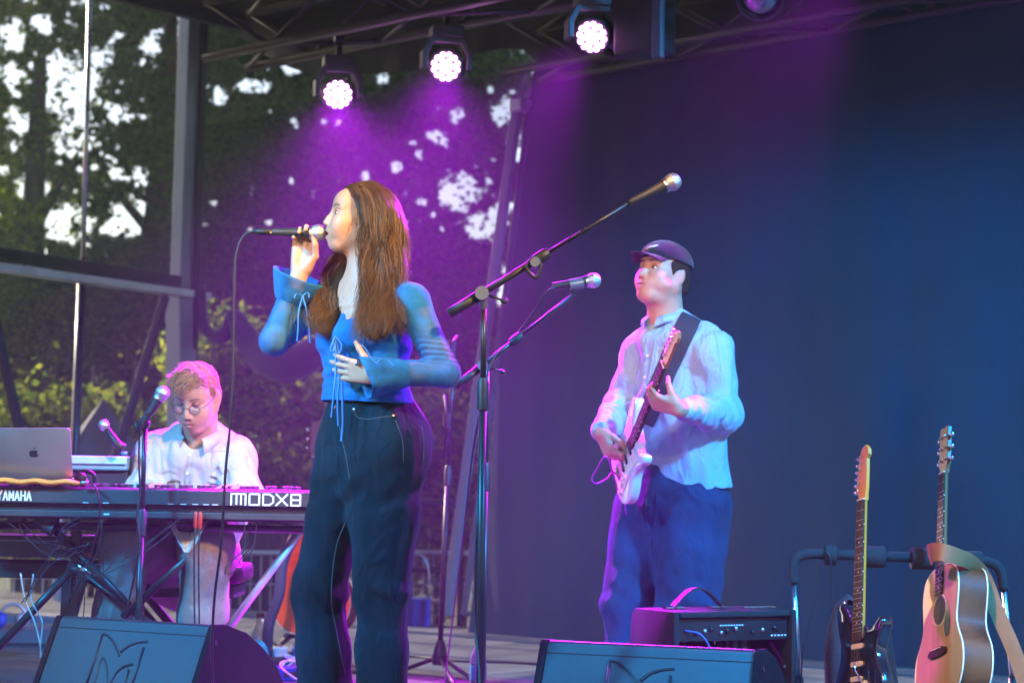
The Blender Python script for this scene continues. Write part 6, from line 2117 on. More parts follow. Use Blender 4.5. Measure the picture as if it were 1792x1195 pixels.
# hair of the singer
rh = np.random.default_rng(3)
def hair_family(guides, n, npts, jit, wav, rad_, base_cols, tipcol=None, cut=(0.86, 1.0)):
    G_ = np.array([crom(g, npts) for g in guides])
    paths, cols = [], []
    for i in range(n):
        u = rh.uniform(0, len(guides) - 1.0001); k = int(u); f = u - k
        p = G_[k] * (1 - f) + G_[k + 1] * f
        t = np.linspace(0, 1, npts)[:, None]
        off = rh.normal(size=3) * jit
        ph, ph2 = rh.uniform(0, 6.28, 2)
        cl = math.floor(u * 7 + rh.uniform(-.2, .2)); uc = min(len(guides) - 1.001, max(0, (cl + .5) / 7)); kc = int(uc); pc = G_[kc] * (1 - uc + kc) + G_[kc + 1] * (uc - kc)
        p = p + (pc - p) * (.55 * np.linspace(0, 1, npts)[:, None] ** 1.6)
        w = wav * t ** 1.5 * (np.sin(t * (9 + (cl % 3)) + cl * 1.7 + ph * .15) * np.array([[1, .3, 0]]) + .4 * np.sin(t * 17 + ph2) * np.array([[.6, .6, .2]]))
        c_off = np.array([math.sin(cl * 2.3), math.cos(cl * 1.9), 0]) * wav * .8
        e = rh.uniform(*cut)
        q = crom(p[:max(4, int(npts * e))] , npts)
        paths.append(q + off * (.25 + .75 * t) + w + c_off * t)
        b = base_cols[rh.integers(len(base_cols))]
        cols.append(np.array(b) * rh.uniform(.75, 1.25) * (.65 + .7 * ((math.sin(cl * 12.9898) * 43758.5453) % 1)))
    paths = np.array(paths); rr = rad_ * np.concatenate([np.linspace(.7, 1, npts // 2), np.linspace(1, .3, npts - npts // 2)])[None] * rh.uniform(.7, 1.2, (n, 1))
    return paths, rr, np.array(cols)
BR = [(.085, .043, .020), (.12, .062, .028), (.05, .026, .013), (.17, .092, .042)]
hairbase = [ell(CH + .885 * (FH * -.016 + UH * .034), (.0985 * .885, .083 * .885, .0915 * .885), FH, np.cross(UH, FH), .02),
            ecap(CH + .885 * (FH * -.045 + UH * .02), SS(660, 478, .015), (.062, .075), (.055, .062), FH, .03),
            ecap(SS(672, 470, -.02), SS(670, 530, -.09), (.040, .05), (.040, .026), A(1, 0, 0), .03), ecap(SS(670, 530, -.09), SS(658, 585, -.165), (.042, .022), (.036, .014), A(1, 0, 0), .03),
            ecap(SS(600, 482, .05), SS(576, 530, .0), (.012, .02), (.028, .018), A(1, 0, 0), .03), ecap(SS(576, 530, .0), SS(566, 570, -.05), (.034, .014), (.028, .010), A(1, 0, 0), .03),
            # the face and the ear stay clear
            ell(CH + .885 * (FH * .098 + UH * -.020), (.088, .20, .115), FH, UH * -1 + np.cross(UH, FH) * 0, .012, -1) if False else
            ell(CH + .885 * (FH * .085 + UH * -.045), (.082, .14, .118), FH, np.cross(UH, FH), .012, -1)]
hb_, _, _ = sdf_obj('hair', hairbase, .0038, M['hair_base'], singer, folds(.003, 61, (40, 40, 6), .5), .006, colf=lambda v: np.tile(np.array((.045, .021, .011)), (len(v), 1)))
near_g = [[SS(607, 331, -.005), SS(617, 341, -.058), SS(629, 362, -.078), SS(638, 395, -.086), SS(643, 430, -.084), SS(648, 470, -.088), SS(644, 515, -.14), SS(628, 560, -.185), SS(622, 604, -.20)],
          [SS(617, 323, -.01), SS(635, 341, -.070), SS(646, 370, -.088), SS(651, 410, -.090), SS(656, 445, -.090), SS(658, 485, -.10), SS(652, 530, -.16), SS(640, 570, -.195), SS(638, 608, -.20)],
          [SS(632, 319, 0), SS(655, 338, -.078), SS(668, 375, -.096), SS(671, 415, -.098), SS(670, 450, -.096), SS(666, 490, -.115), SS(656, 540, -.18), SS(650, 580, -.195), SS(650, 606, -.19)],
          [SS(648, 318, 0), SS(675, 342, -.070), SS(690, 380, -.085), SS(694, 420, -.088), SS(692, 455, -.092), SS(684, 495, -.12), SS(674, 540, -.18), SS(678, 572, -.19), SS(688, 590, -.185)],
          [SS(662, 322, .01), SS(690, 352, -.045), SS(703, 392, -.055), SS(707, 430, -.06), SS(703, 465, -.075), SS(692, 500, -.12), SS(682, 535, -.17), SS(688, 560, -.18), SS(697, 572, -.175)]]
back_g = [[SS(650, 318, .02), SS(685, 340, .0), SS(703, 382, -.01), SS(709, 425, -.01), SS(706, 462, -.03), SS(694, 490, -.09), SS(682, 520, -.15)],
          [SS(655, 320, .06), SS(688, 348, .06), SS(702, 390, .05), SS(705, 432, .04), SS(702, 468, .02), SS(696, 486, -.0), SS(690, 502, -.05)],
          [SS(640, 322, .07), SS(668, 340, .10), SS(686, 390, .09), SS(690, 440, .07), SS(692, 470, .04), SS(690, 484, .02), SS(688, 492, -.0)]]
far_g = [[SS(640, 430, .07), SS(606, 452, .06), SS(588, 480, .04), SS(568, 515, .0), SS(552, 545, -.04), SS(548, 568, -.06), SS(556, 582, -.07)],
         [SS(640, 440, .07), SS(612, 460, .055), SS(596, 490, .03), SS(580, 525, -.02), SS(566, 555, -.06), SS(566, 580, -.075), SS(574, 588, -.08)],
         [SS(645, 450, .06), SS(618, 470, .04), SS(602, 500, .01), SS(588, 530, -.04), SS(576, 560, -.08), SS(580, 580, -.10), SS(586, 588, -.11)],
         [SS(590, 440, .085), SS(574, 455, .085), SS(566, 472, .075), SS(570, 490, .05), SS(575, 505, .03), SS(566, 530, .0), SS(560, 560, -.03)]]
fore_g = [[SS(603, 330, .02), SS(606, 329, -.01), SS(613, 335, -.05), SS(624, 352, -.074), SS(633, 380, -.085), SS(637, 405, -.086)],
          [SS(612, 322, .03), SS(618, 322, -.02), SS(628, 332, -.062), SS(640, 356, -.084), SS(648, 390, -.09), SS(650, 415, -.09)]]
for nm, gd, n, jit, wav, cut in (('hair_lock', near_g, 2900, .0070, .030, (.74, 1.0)), ('hair_lock', back_g, 1200, .006, .006, (.85, 1)), ('hair_lock', far_g, 1300, .007, .026, (.8, 1)), ('hair_lock', fore_g, 320, .003, .002, (.9, 1))):
    pt, rr, cl = hair_family(gd, n, 22, jit, wav, .00075, BR, cut=cut)
    strands(nm, pt, rr, M['hair'], hb_, cl)
# flyaway wisps
pt, rr, cl = hair_family(near_g + back_g[:2], 160, 22, .008, .016, .0006, BR)
strands('wisps', pt, rr, M['hair'], hb_, cl)
# earring and ring
er = SS(638, 424, -.088)
e = MB(); e.tube([SS(637, 407, -.086), SS(638, 419, -.089)], .0008, 5); eo = e.build('earring', M['gold'], singer, True)
MB().lathe([(-.0055, .001), (-.004, .0042), (0, .0056), (.004, .0042), (.0055, .001)], er + A(0, -.004, -.004), EZ, 12).build('pearl_drop', M['pearl'], eo, True)
rp_ = P(587, 652, YS - .245)
# microphone in her hand
micS = mic(SS(476, 406, .0), SS(572, 408, -.004), 'dark microphone with a grey grille in the singing woman\'s hand')
MB().lathe([(0, .0075), (-.01, .0105), (-.035, .0105), (-.06, .006)], SS(478, 406, 0), nrm(SS(572, 408) - SS(476, 406)), 12).build('cable_plug', M['cable'], micS, True)
MB().box(SS(474, 407, -.012), (.006, .004, .005)).build('plug_latch', M['gold'], micS)
cable('black cable looping down from the singing woman\'s microphone', [SS(446, 406, 0), SS(434, 408, 0), SS(422, 420, .0), SS(413, 450, 0), SS(410, 500, .0), SS(409, 560, .0), SS(408, 650, .0), SS(403, 740, .0), SS(395, 820, .0), SS(391, 890, .0), SS(386, 960, .02), SS(377, 1030, .04), SS(373, 1080, .06), SS(371, 1150, .10), SS(380, 1260, .2), SS(420, 1330, .2) * A(1, 1, 0) + A(0, 0, .006), SS(560, 1340, .4) * A(1, 1, 0) + A(0, 0, .006)], .0042, n=8)
# shoes
for k, (a, b, c) in enumerate(legsS):
    v, q = polygonise([ecap(A(c[0] + .03, c[1], .05), A(c[0] - .15, c[1] - .03, .04), (.042, .04), (.04, .03), A(0, 1, 0), .02), plane(A(0, 0, .004), A(0, 0, -1))], .006)
    mesh_np('shoe', v, q, M['black'], singer)

# ================================================================== the guitarist
YG = 7.44
def GG(x, y, d=0.0): return P(x, y, YG + d)
gu_base = GG(1165, 1243); gu_base[2] = 0
FG = nrm(A(-.76, -.62, .20)); UG = A(.16, .10, 1)
CG = GG(1161, 482, -.02)
hp_g, lmG = head_prims(CG, FG, UG, 1.03, jaw=1.35, nose=1.08, wide=1.06, mouth=.0, lid=.0030)
DG = nrm(A(-.72, -.69, 0)); LG = A(.69, -.72, 0)
p_ = lmG['p']
extra_face = [ell(p_(.030, 0, -.092), (.052, .050, .028), FG, np.cross(UG, FG), .02), ell(p_(.036, .048, -.055), (.030, .022, .030), FG, UG, .02), ell(p_(.036, -.048, -.055), (.030, .022, .030), FG, UG, .02)]
neckG = [cap(p_(-.018, 0, -.06), GG(1165, 570, .02), .066, .072, .03)]
torG = [ecap(GG(1176, 622, .04), GG(1184, 720, .04), (.135, .085), (.16, .105), LG, .05), ecap(GG(1184, 720, .04), GG(1184, 870, .04), (.16, .105), (.165, .115), LG, .05)]
shGL, elGL = GG(1246, 616, -.10), GG(1266, 724, -.14)
shGR, elGR = GG(1124, 620, .13), GG(1088, 712, .10)
# the guitar he plays
pgb, pgt = P(1076, 850, 7.34), P(1187, 578, 6.74)
nG = A(-.90, -.28, .03)
mG = guitar_matrix(pgb, pgt, nG, .945)
M['board_dark'] = M['rosewood']
pg_g = electric('white electric guitar with a brown headstock held by the guitarist in the cap', mG, M['white_body'], M['rosewood'], M['head_brown'], M['bind'], peg_m=M['chrome'])
Rg = np.array(mG.to_3x3()); sG = np.linalg.norm(Rg[:, 1]); XG_, YG_, ZG_ = Rg[:, 0] / sG, Rg[:, 1] / sG, Rg[:, 2] / sG
def GP(x, y, z): return np.array(mG @ Vector((x, y, z)))
# fretting hand
np_ = GP(.03, .585, .004)
DL = nrm(ZG_ * .92 - XG_ * .35); NL_ = -XG_
wrGL = np_ - DL * .088 + XG_ * .018
hGL, _ = hand_prims(wrGL, DL, NL_, np.cross(NL_, DL), [(48, 62, 34), (52, 62, 34), (55, 60, 34), (58, 58, 34)], 1.0,
                    thumb=[(.018, .022, .004), (.045, .046, .024), (.060, .056, .050), (.066, .060, .078)], splay=.10)
# picking hand
pp_ = GP(-.02, .17, .030)
DR = nrm(A(.30, -.42, -.80)); DR = nrm(DR - ZG_ * (DR @ ZG_) - ZG_ * .25)
NR = -ZG_
wrGR = pp_ - DR * .10 + ZG_ * .028
hGR, _ = hand_prims(wrGR, DR, NR, np.cross(DR, NR), [(40, 75, 45), (50, 80, 50), (55, 80, 50), (55, 80, 50)], 1.0,
                    thumb=[(.016, .022, .006), (.050, .044, .020), (.076, .044, .036), (.10, .034, .048)], splay=.05)
armG = [cap(GG(1184, 606, -.02), shGL, .052, .052, .04), cap(GG(1162, 606, .05), shGR, .052, .050, .04), cap(shGL, elGL, .055, .045, .02), cap(elGL, wrGL, .045, .029, .015), cap(shGR, elGR, .055, .045, .02), cap(elGR, wrGR, .045, .029, .015)]
lgG = [(GG(1125, 890, .10), GG(1098, 1050, .06), GG(1100, 1232, .10)), (GG(1215, 890, -.05), GG(1205, 1050, -.06), GG(1200, 1232, -.03))]
legG = []
for a, b, c in lgG:
    legG += [cap(a, b, .085, .06, .03), cap(b, c, .06, .042, .02), cap(c, A(c[0] - .12, c[1] - .12, .05), .04, .035, .02)]
cfG = skin_colour(lmG, SKIN_M, (.48, .20, .17), (.10, .06, .035), lipw=.55, browsize=1.15, blush=.45)
guit, _, _ = sdf_obj('person', hp_g + extra_face + neckG + torG + armG + hGL + hGR + legG, .0027, M['skin'], None, colf=cfG, off=gu_base)
guit.location = gu_base; guit['_o'] = list(gu_base)
tag(guit, 'man in a dark cap and loose light blue shirt playing a white electric guitar', 'person')
eyeballs(lmG, guit, FG + A(-.12, 0, .0))
# short hair under the cap
LGH = np.cross(lmG['U'], FG)
ho, _, _ = sdf_obj('hair', [ell(p_(-.013, 0, .020), (.099, .083 * 1.06, .088), FG, LGH, .02), cap(p_(-.07, .03, -.03), p_(-.07, -.03, -.03), .032, .032, .03),
                            ell(p_(.085, 0, -.035), (.082, .13, .105), FG, LGH, .008, -1), ell(p_(-.006, .08, -.04), (.030, .03, .060), FG, LGH, .006, -1), ell(p_(-.006, -.08, -.04), (.030, .03, .060), FG, LGH, .006, -1)],
                   .003, M['hair_base'], guit, folds(.0012, 9, (120, 120, 60), .6), .004, colf=lambda v: np.tile(np.array((.035, .020, .012)), (len(v), 1)))
# cap
M['cap'] = fabric('cap_cotton', (.009, .010, .015), .85, .4, 900, .2, 10, .3)
sc_ = 1.03
UC = nrm(lmG['U'] - FG * (lmG['U'] @ FG)); Fc = nrm(FG + UC * .04); Uc = np.cross(Fc, LGH); Uc = Uc if Uc[2] > 0 else -Uc
cc = p_(-.010, 0, .050)
capo, cv, cq = sdf_obj('cap', [ell(cc, (.108, .094, .082), Fc, LGH, .01), ell(cc + Fc * .040 + Uc * .010, (.062, .074, .050), Fc, LGH, .04), plane(cc - Uc * .004 + Fc * .0, -Uc - Fc * .06, .004),
                              ell(cc - Uc * .004, (.100, .086, .070), Fc, LGH, .004, -1)], .0028, M['cap'], guit, folds(.0016, 77, (14, 14, 14), .4), .004)
rows = []
for i in range(25):
    a = (i / 24 - .5) * 2.0
    row = []
    for k in range(9):
        f = k / 8
        x0 = math.cos(a) * .102; y0 = math.sin(a) * .089
        ext = .072 * math.cos(a * .95) ** .8 if abs(a) < 1.6 else 0
        x = x0 + ext * f; y = y0 * (1 + .0 * f)
        z = .003 - .16 * f * ext - 5.2 * y * y * (.25 + .75 * f) * .75
        row.append(cc + Fc * x + LGH * y + Uc * z)
    rows.append(row)
top = rows; bot = [[q - Uc * .004 for q in r] for r in rows]
mb = MB(); mb.sheet(top); mb.sheet([r[::-1] for r in bot])
mb.sheet([[r[-1] for r in top], [r[-1] for r in bot]])
mb.build('cap_brim', M['cap'], capo, True)
sc1 = Surf(cv, cq)
pts = [(1131, 436), (1137, 433), (1146, 431), (1152, 429)]
q = sc1.line(pts, 5, .0015)
if len(q) > 3:
    MB().tube(q, [.0012 + .0030 * math.sin(math.pi * min(1, (i + .5) / len(q))) for i in range(len(q))], 6).build('cap_mark', M['white'], capo, True)
# shirt
M['shirt_blue'] = fabric('light_blue_shirt', (.30, .45, .57), .85, .4, 600, .08, 12, .1, (120, .93, .1), wrinkle=.018)
tp_ = [ecap(GG(1172, 612, .03), GG(1182, 700, .03), (.175, .125), (.205, .145), LG, .05), ecap(GG(1182, 700, .03), GG(1194, 872, .03), (.205, .145), (.225, .160), LG, .05),
       cap(GG(1186, 588, -.03), shGL, .066, .078, .06), cap(GG(1158, 588, .05), shGR, .066, .074, .06), cap(GG(1168, 568, .02), GG(1168, 590, .03), .075, .10, .04)]
mGL = elGL + (wrGL - elGL) * .84; mGR = elGR + (wrGR - elGR) * .90
slv = [cap(shGL, elGL, .080, .076, .06), cap(elGL, mGL, .074, .046, .03), cap(shGR, elGR, .076, .070, .06), cap(elGR, mGR, .068, .050, .03)]
cutG = [ell(p_(.02, 0, -.11), (.078, .070, .075), FG, LGH, .006, -1), plane(GG(1180, 856, 0), A(.05, 0, -1), .003)]
def gfold(Q):
    d = Q - GG(1180, 760, -.1)
    diag = np.sin((d @ nrm(A(.6, .3, 1)) * 42) + 2.2 * vnoise(Q * 5, 12)) * np.clip(vnoise(Q * 4, 13) + .3, 0, 1)
    return .0055 * diag
sho, shv, shq = sdf_obj('shirt', tp_ + slv + cutG, .0042, M['shirt_blue'], guit,
                        addf(folds(.0125, 51, (12, 12, 4), .5, gfold), seg_folds(shGL + (elGL - shGL) * .6, mGL, .0060, 5.5, 52), seg_folds(shGR + (elGR - shGR) * .6, mGR, .0055, 5, 53)), .028)
ssh = Surf(shv, shq)
# collar, placket, buttons, pocket
def collar(parent, centre, F_, U_, L_, r, h, m, open_=.5, pt=.05, name='collar', wide=1.0):
    rows = []
    n = 29
    for i in range(n):
        a = open_ + (2 * math.pi - 2 * open_) * i / (n - 1)
        d = F_ * math.cos(a) + L_ * math.sin(a) * wide
        front = max(0, math.cos(a)) ** 2
        b = centre + d * r - U_ * (.012 + .016 * front)
        t_ = centre + d * (r - .004) + U_ * (h - .020 * front)
        o = centre + d * (r + .016 + .010 * front) - U_ * (.004 + pt * front ** 2)
        rows.append([b, (b + t_) / 2 + d * .002, t_, t_ + d * .005 + U_ * .001, (t_ + o) / 2 + d * .012, o, o - d * .003 - U_ * .002, (t_ + o) / 2 + d * .006, t_ + d * .001])
    return MB().sheet(rows).build(name, m, parent, True)
ncG = CG * .35 + GG(1167, 572, .02) * .65
collar(sho, GG(1165, 562, .01), DG, nrm(A(.10, .12, 1)), LG, .074, .030, M['shirt_blue'], .32, .030)
seam('placket', ssh, [(1148, 590), (1140, 640), (1128, 700), (1112, 790), (1110, 840)], .0022, M['shirt_blue'], sho, 6, .001)
seam('placket', ssh, [(1134, 590), (1122, 640), (1110, 690)], .0018, M['shirt_blue'], sho, 6, .001)
for x, y in ((1133, 622), (1128, 660), (1117, 720)):
    q, n = ssh.at(x, y, .001)
    if q is not None:
        MB().lathe([(0, .0055), (.002, .0052), (.0024, .003)], q, n, 10).build('button', M['pearl'], sho)
seam('pocket_edge', ssh, [(1182, 640), (1212, 643), (1240, 640)], .0016, M['shirt_blue'], sho, 6, .001)
seam('pocket_edge', ssh, [(1240, 640), (1238, 690)], .0012, M['shirt_blue'], sho, 6, .001)
seam('shoulder_seam', ssh, [(1250, 575), (1256, 610), (1262, 650)], .0016, M['shirt_blue'], sho, 6, .001)
# strap
M['strap'] = mat('strap_nylon', (.022, .026, .038), .7, bump=.4, bscale=500)
ed = []
for (x, y) in smooth_path([A(1222, 538, 0), A(1208, 560, 0), A(1188, 600, 0), A(1168, 645, 0), A(1148, 690, 0), A(1128, 735, 0)], 6) and [(p[0], p[1]) for p in smooth_path([A(1224, 537, 0), A(1208, 560, 0), A(1188, 602, 0), A(1168, 645, 0), A(1150, 690, 0), A(1128, 740, 0)], 6)]:
    r = [ssh.at(x - 17 + 34 * k / 4, y - 8 + 16 * k / 4, .007)[0] for k in range(5)]
    if all(v is not None for v in r):
        ed.append(r + [v + A(0, .004, 0) for v in r[::-1]] + [r[0]])
if len(ed) > 3:
    t_ = MB().sheet(ed).build('guitar_strap', M['strap'], None, True, sharp=50)
    tag(t_, 'dark strap over the guitarist\'s shoulder holding the white electric guitar', 'strap')
cable('magenta lead looping out of the white electric guitar', [GP(.06, .045, .012), P(1062, 800, 7.1), P(1045, 820, 7.15), P(1036, 838, 7.18), P(1044, 846, 7.2), P(1062, 838, 7.22), P(1074, 826, 7.24), P(1090, 850, 7.3), P(1096, 900, 7.36)], .0035, M['mag_cable'])
# jeans
M['denim_blue'] = fabric('blue_denim', (.006, .042, .105), .8, .5, 900, .5, 5, .04, wrinkle=.014)
gj = [ecap(GG(1186, 840, .03), GG(1182, 890, .03), (.20, .155), (.205, .16), LG, .05), ecap(GG(1182, 890, .03), GG(1178, 950, .03), (.20, .155), (.175, .13), LG, .06)]
for (a, b, c), (r0, r1, r2) in zip(lgG, ((.118, .100, .088), (.142, .122, .10))):
    gj += [cap(a, b, r0, r1, .04), cap(b, b + (c - b) * .5, r1, r2, .03), cap(b + (c - b) * .5, c, r2, r2 + .005, .03)]
gj += [plane(A(0, 0, .025), A(0, 0, -1), .003)]
def gj_x(Q):
    zk = GG(1100, 1040)[2]
    return np.exp(-((Q[:, 2] - zk) / .09) ** 2) * np.sin(Q[:, 2] * 48 + Q[:, 0] * 30 + 1.8 * vnoise(Q * 9, 15)) * .006
gjo, gjv, gjq = sdf_obj('jeans', gj, .0052, M['denim_blue'], guit, folds(.0075, 71, (8, 8, 3.5), .4, gj_x), .016)
sgj = Surf(gjv, gjq)
seam('seam', sgj, [(1150, 860), (1148, 900), (1140, 950), (1146, 985)], .002, M['denim_blue'], gjo)
seam('seam', sgj, [(1248, 865), (1248, 930), (1243, 1000), (1232, 1060)], .0016, M['denim_blue'], gjo)
seam('fly_stitch', sgj, [(1131, 872), (1132, 884), (1140, 882)], .0016, M['stitch2'] if 'stitch2' in M else M['stitch'], gjo)
for a, b, c in lgG:
    v, q = polygonise([ecap(A(c[0] + .03, c[1] + .02, .055), A(c[0] - .13, c[1] - .14, .045), (.048, .045), (.045, .034), A(-.7, .7, 0), .02), plane(A(0, 0, .004), A(0, 0, -1))], .006)
    mesh_np('shoe', v, q, M['white'], guit)

# ================================================================== the keyboard player
YP = 7.12
def KK(x, y, d=0.0): return P(x, y, YP + d)
ke_base = KK(330, 1240, .2); ke_base[2] = 0
FK = nrm(A(-.24, -.84, -.50)); UK = A(-.06, -.50, 1)
CK = KK(345, 694, -.03)
hp_k, lmK = head_prims(CK, FK, UK, 1.0, jaw=.95, nose=1.0, wide=.97, mouth=.0, lid=.0034)
pk = lmK['p']
LK = np.cross(lmK['U'], FK)
neckK = [cap(pk(-.022, 0, -.06), KK(347, 790, .10), .058, .07, .03)]
torK = [ecap(KK(345, 812, .11), KK(340, 900, .18), (.145, .085), (.155, .105), A(1, 0, 0), .05), ecap(KK(340, 900, .18), KK(332, 985, .24), (.165, .11), (.17, .13), A(1, 0, 0), .05)]
shKR, elKR = KK(272, 798, .08), KK(246, 868, .02)
shKL, elKL = KK(410, 802, .08), KK(426, 872, .02)
wrKR, wrKL = P(262, 856, 7.03), P(420, 858, 7.03)
hKR, _ = hand_prims(wrKR, A(.28, -.9, .10), A(0, .1, -1), A(1, .2, 0), [(22, 32, 18)] * 4, 1.0, splay=.10)
hKL, _ = hand_prims(wrKL, A(-.25, -.9, .10), A(0, .1, -1), A(-1, .2, 0), [(22, 32, 18)] * 4, 1.0, splay=.10)
armK = [cap(KK(330, 795, .11), shKR, .05, .05, .04), cap(KK(360, 795, .11), shKL, .05, .05, .04), cap(shKR, elKR, .052, .042, .02), cap(elKR, wrKR, .042, .028, .015), cap(shKL, elKL, .052, .042, .02), cap(elKL, wrKL, .042, .028, .015)]
kR = (KK(292, 985, .20), KK(222, 946, -.16), KK(188, 1222, -.02)); kL = (KK(372, 985, .20), KK(362, 952, -.20), KK(346, 1226, -.06))
legK = []
for a, b, c in (kR, kL):
    legK += [cap(a, b, .08, .06, .03), cap(b, c, .058, .04, .02), cap(c, A(c[0] - .03, c[1] - .15, .045), .04, .034, .02)]
cfK = skin_colour(lmK, SKIN_M, (.46, .17, .14), (.16, .09, .045), lipw=.7, browsize=1.1, blush=.3)
keyp, _, _ = sdf_obj('person', hp_k + neckK + torK + armK + hKR + hKL + legK, .0028, M['skin'], None, colf=cfK, off=ke_base)
keyp.location = ke_base; keyp['_o'] = list(ke_base)
tag(keyp, 'seated man with sandy hair and round glasses in a white shirt at the keyboard', 'person')
eyeballs(lmK, keyp, FK + A(0, 0, -.4))
# hair
SD = [(.26, .145, .065), (.33, .19, .09), (.19, .10, .045), (.40, .25, .13)]
kb_h = [ell(pk(-.014, 0, .040), (.096, .077, .084), FK, LK, .02), ell(pk(.036, -.010, .080), (.056, .056, .038), FK, LK, .03), cap(pk(-.06, .03, -.02), pk(-.06, -.03, -.02), .036, .036, .03),
        ell(pk(.092, 0, -.022), (.066, .13, .090), FK, LK, .010, -1), ell(pk(.0, .08, -.045), (.032, .03, .055), FK, LK, .006, -1), ell(pk(.0, -.08, -.045), (.032, .03, .055), FK, LK, .006, -1)]
hko, hv, hq = sdf_obj('hair', kb_h, .0032, M['hair_base'], keyp, folds(.004, 19, (30, 30, 30), .6), .008, colf=lambda v: np.tile(np.array((.20, .11, .05)), (len(v), 1)))
hrng = np.random.default_rng(8)
idx = hrng.integers(0, len(hv), 2600); roots = hv[idx]
out = roots - pk(-.014, 0, .02); out /= np.linalg.norm(out, axis=1, keepdims=True)
up = (roots - pk(0, 0, .0)) @ lmK['U']
sel = up > -.03
roots, out, up = roots[sel], out[sel], up[sel]
# combed forward and to his right, with tousled locks
cmb = FK * .75 - LK * .45 - lmK['U'] * .05
lk = np.stack([vnoise(roots * 28, 3), vnoise(roots * 28, 4), vnoise(roots * 28, 5)], 1)
side = np.clip(-up / .03 + .8, 0, 1)[:, None]
dirs = cmb * (1 - side) + (-lmK['U'] * .8 - FK * .2) * side + .6 * lk + .12 * hrng.normal(size=roots.shape)
tt_ = np.linspace(0, 1, 8)[None, :, None]
Lh = (np.where(up > .05, .030, .013) * hrng.uniform(.6, 1.2, len(roots)))[:, None, None]
fw = np.clip((roots - CK) @ FK / .1, 0, 1)[:, None, None]
paths = roots[:, None] - out[:, None] * .002 + out[:, None] * (.009 * np.sin(tt_ * 2.4)) * (Lh / .05) + dirs[:, None] * Lh * (.5 * tt_ + .5 * tt_ ** 2) - np.array(lmK['U'])[None, None] * (.018 * tt_ ** 2 * fw)
ci = hrng.integers(0, 4, len(roots))
strands('hair_lock', paths, (.0011 * np.linspace(1, .35, 8))[None], M['hair'], hko, np.array(SD)[ci] * hrng.uniform(.75, 1.2, (len(roots), 1)))
# glasses
M['glass'] = bpy.data.materials.new('spectacle_glass'); M['glass'].use_nodes = True
n_ = M['glass'].node_tree; n_.nodes.clear(); o_ = n_.nodes.new('ShaderNodeOutputMaterial'); x_ = n_.nodes.new('ShaderNodeMixShader'); x_.inputs[0].default_value = .10
a_ = n_.nodes.new('ShaderNodeBsdfTransparent'); b_ = n_.nodes.new('ShaderNodeBsdfGlossy'); b_.inputs['Roughness'].default_value = .05
n_.links.new(a_.outputs[0], x_.inputs[1]); n_.links.new(b_.outputs[0], x_.inputs[2]); n_.links.new(x_.outputs[0], o_.inputs[0])
M['frame_brown'] = mat('spectacle_frame', (.05, .025, .018), .3, coat=.4)
gl = thing('glasses', 'round thin rimmed glasses on the keyboard player\'s face', 'glasses', CK, world=True)
for s in (-1, 1):
    c = pk(.101, s * .033, .000)
    ax = nrm(FK + LK * s * .12); ul = nrm(np.cross(ax, LK)); ul = ul if ul @ lmK['U'] > 0 else -ul; ll = np.cross(ul, ax)
    rim = [c + .0200 * (math.cos(a) * ll + .92 * math.sin(a) * ul) for a in np.linspace(0, 2 * math.pi, 33)]
    MB().tube(rim, .0013, 6, False).build('rim', M['frame_brown'], gl, True)
    MB().lathe([(0, .0197), (.0006, .0197)], c, ax, 28).build('glass', M['glass'], gl)
    MB().tube(smooth_path([c + LK * s * .0200 + lmK['U'] * .006, pk(.07, s * .072, .008), pk(.0, s * .078, .008), pk(-.02, s * .078, -.004)], 5), .0013, 6).build('temple', M['frame_brown'], gl, True)
MB().tube(smooth_path([pk(.103, .0135, .004), pk(.109, 0, .008), pk(.103, -.0135, .004)], 5), .0013, 6).build('bridge', M['frame_brown'], gl, True)
# shirt
M['shirt_white'] = fabric('white_striped_shirt', (.48, .46, .43), .85, .4, 600, .06, 12, .1, (75, .84, .1), wrinkle=.011)
kt = [ecap(KK(345, 800, .10), KK(340, 895, .18), (.180, .120), (.180, .13), A(1, 0, 0), .05), ecap(KK(340, 895, .18), KK(328, 960, .19), (.195, .135), (.175, .15), A(1, 0, 0), .05),
      cap(KK(320, 780, .10), shKR, .074, .072, .05), cap(KK(370, 780, .10), shKL, .074, .072, .05), cap(KK(346, 762, .08), KK(346, 785, .1), .078, .10, .04)]
mKR = elKR + (wrKR - elKR) * .75; mKL = elKL + (wrKL - elKL) * .75
kt += [cap(shKR, elKR, .074, .070, .05), cap(elKR, mKR, .068, .052, .03), cap(shKL, elKL, .074, .072, .05), cap(elKL, mKL, .072, .056, .03)]
kt += [ell(pk(.02, 0, -.115), (.070, .060, .085), FK, LK, .006, -1)]
kso, ksv, ksq = sdf_obj('shirt', kt, .0042, M['shirt_white'], keyp, addf(folds(.0105, 81, (15, 15, 3.5), .5), seg_folds(elKR, mKR, .005, 4, 82), seg_folds(elKL, mKL, .006, 4, 83)), .025)
ssk = Surf(ksv, ksq)
collar(kso, KK(347, 768, .045), nrm(A(-.12, -1, -.25)), nrm(A(-.03, -.3, 1)), LK, .074, .034, M['shirt_white'], .50, .052)
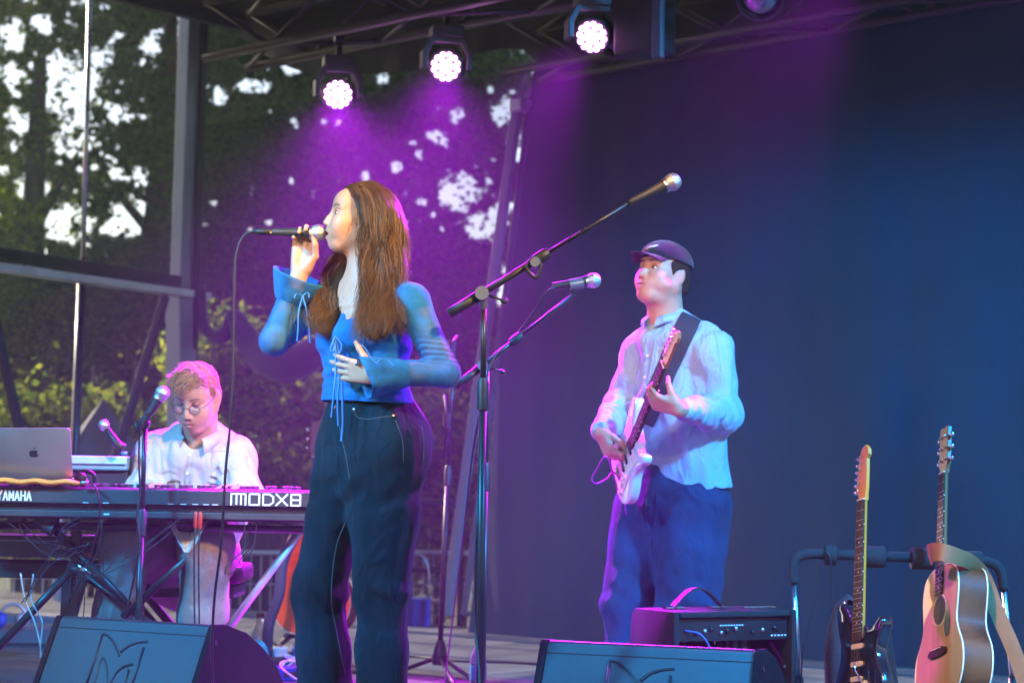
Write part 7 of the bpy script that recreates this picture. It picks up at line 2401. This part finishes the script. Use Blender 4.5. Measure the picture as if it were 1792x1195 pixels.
seam('placket', ssk, [(333, 790), (328, 815), (324, 845)], .0022, M['shirt_white'], kso, 6, .001)
seam('placket', ssk, [(340, 790), (336, 815), (333, 845)], .0018, M['shirt_white'], kso, 6, .001)
for x, y in ((331, 795), (328, 828)):
    q, n = ssk.at(x, y, .001)
    if q is not None:
        MB().lathe([(0, .0055), (.002, .0052), (.0024, .003)], q, n, 10).build('button', M['pearl'], kso)
seam('pocket_edge', ssk, [(362, 790), (385, 789), (408, 790)], .0016, M['shirt_white'], kso, 6, .001)
# shirt tails hanging between the knees
rows = []
for i in range(15):
    f = i / 14; x = 258 + 130 * f
    yb = 915 + 48 * math.exp(-((f - .55) / .22) ** 2) - 6 * math.sin(f * 9) - 30 * abs(f - .5)
    rows.append([KK(x, 885 + (yb - 885) * k / 6, -.24 - .10 * k / 6 + .018 * math.sin(f * 13 + k * .3)) for k in range(7)])
MB().sheet(rows).build('shirt_tail', M['shirt_white'], kso, True)
# trousers
M['trousers'] = fabric('grey_trousers', (.20, .19, .19), .9, .5, 700, .25, 8, .1, wrinkle=.012)
kp = [ecap(KK(332, 950, .22), KK(332, 1000, .24), (.18, .14), (.185, .15), A(1, 0, 0), .05)]
for (a, b, c), w in ((kR, 1.0), (kL, 1.0)):
    kp += [cap(a, b, .108, .098, .05), cap(b, b + (c - b) * .45, .096, .088, .04), cap(b + (c - b) * .45, c, .088, .092, .04)]
kp += [plane(A(0, 0, .04), A(0, 0, -1), .003)]
sdf_obj('trousers', kp, .0055, M['trousers'], keyp, folds(.0085, 91, (8, 8, 3.5), .4), .018)
for a, b, c in (kR, kL):
    v, q = polygonise([ecap(A(c[0] + .0, c[1] + .04, .055), A(c[0] - .03, c[1] - .17, .045), (.048, .045), (.045, .034), A(1, 0, 0), .02), plane(A(0, 0, .004), A(0, 0, -1))], .006)
    mesh_np('shoe', v, q, M['white'], keyp)
# ------------------------------------------------------------------ tidy: helper marks are not part of the scene
for o in bpy.data.objects:
    if '_o' in o.keys():
        del o['_o']
bpy.context.view_layer.update()
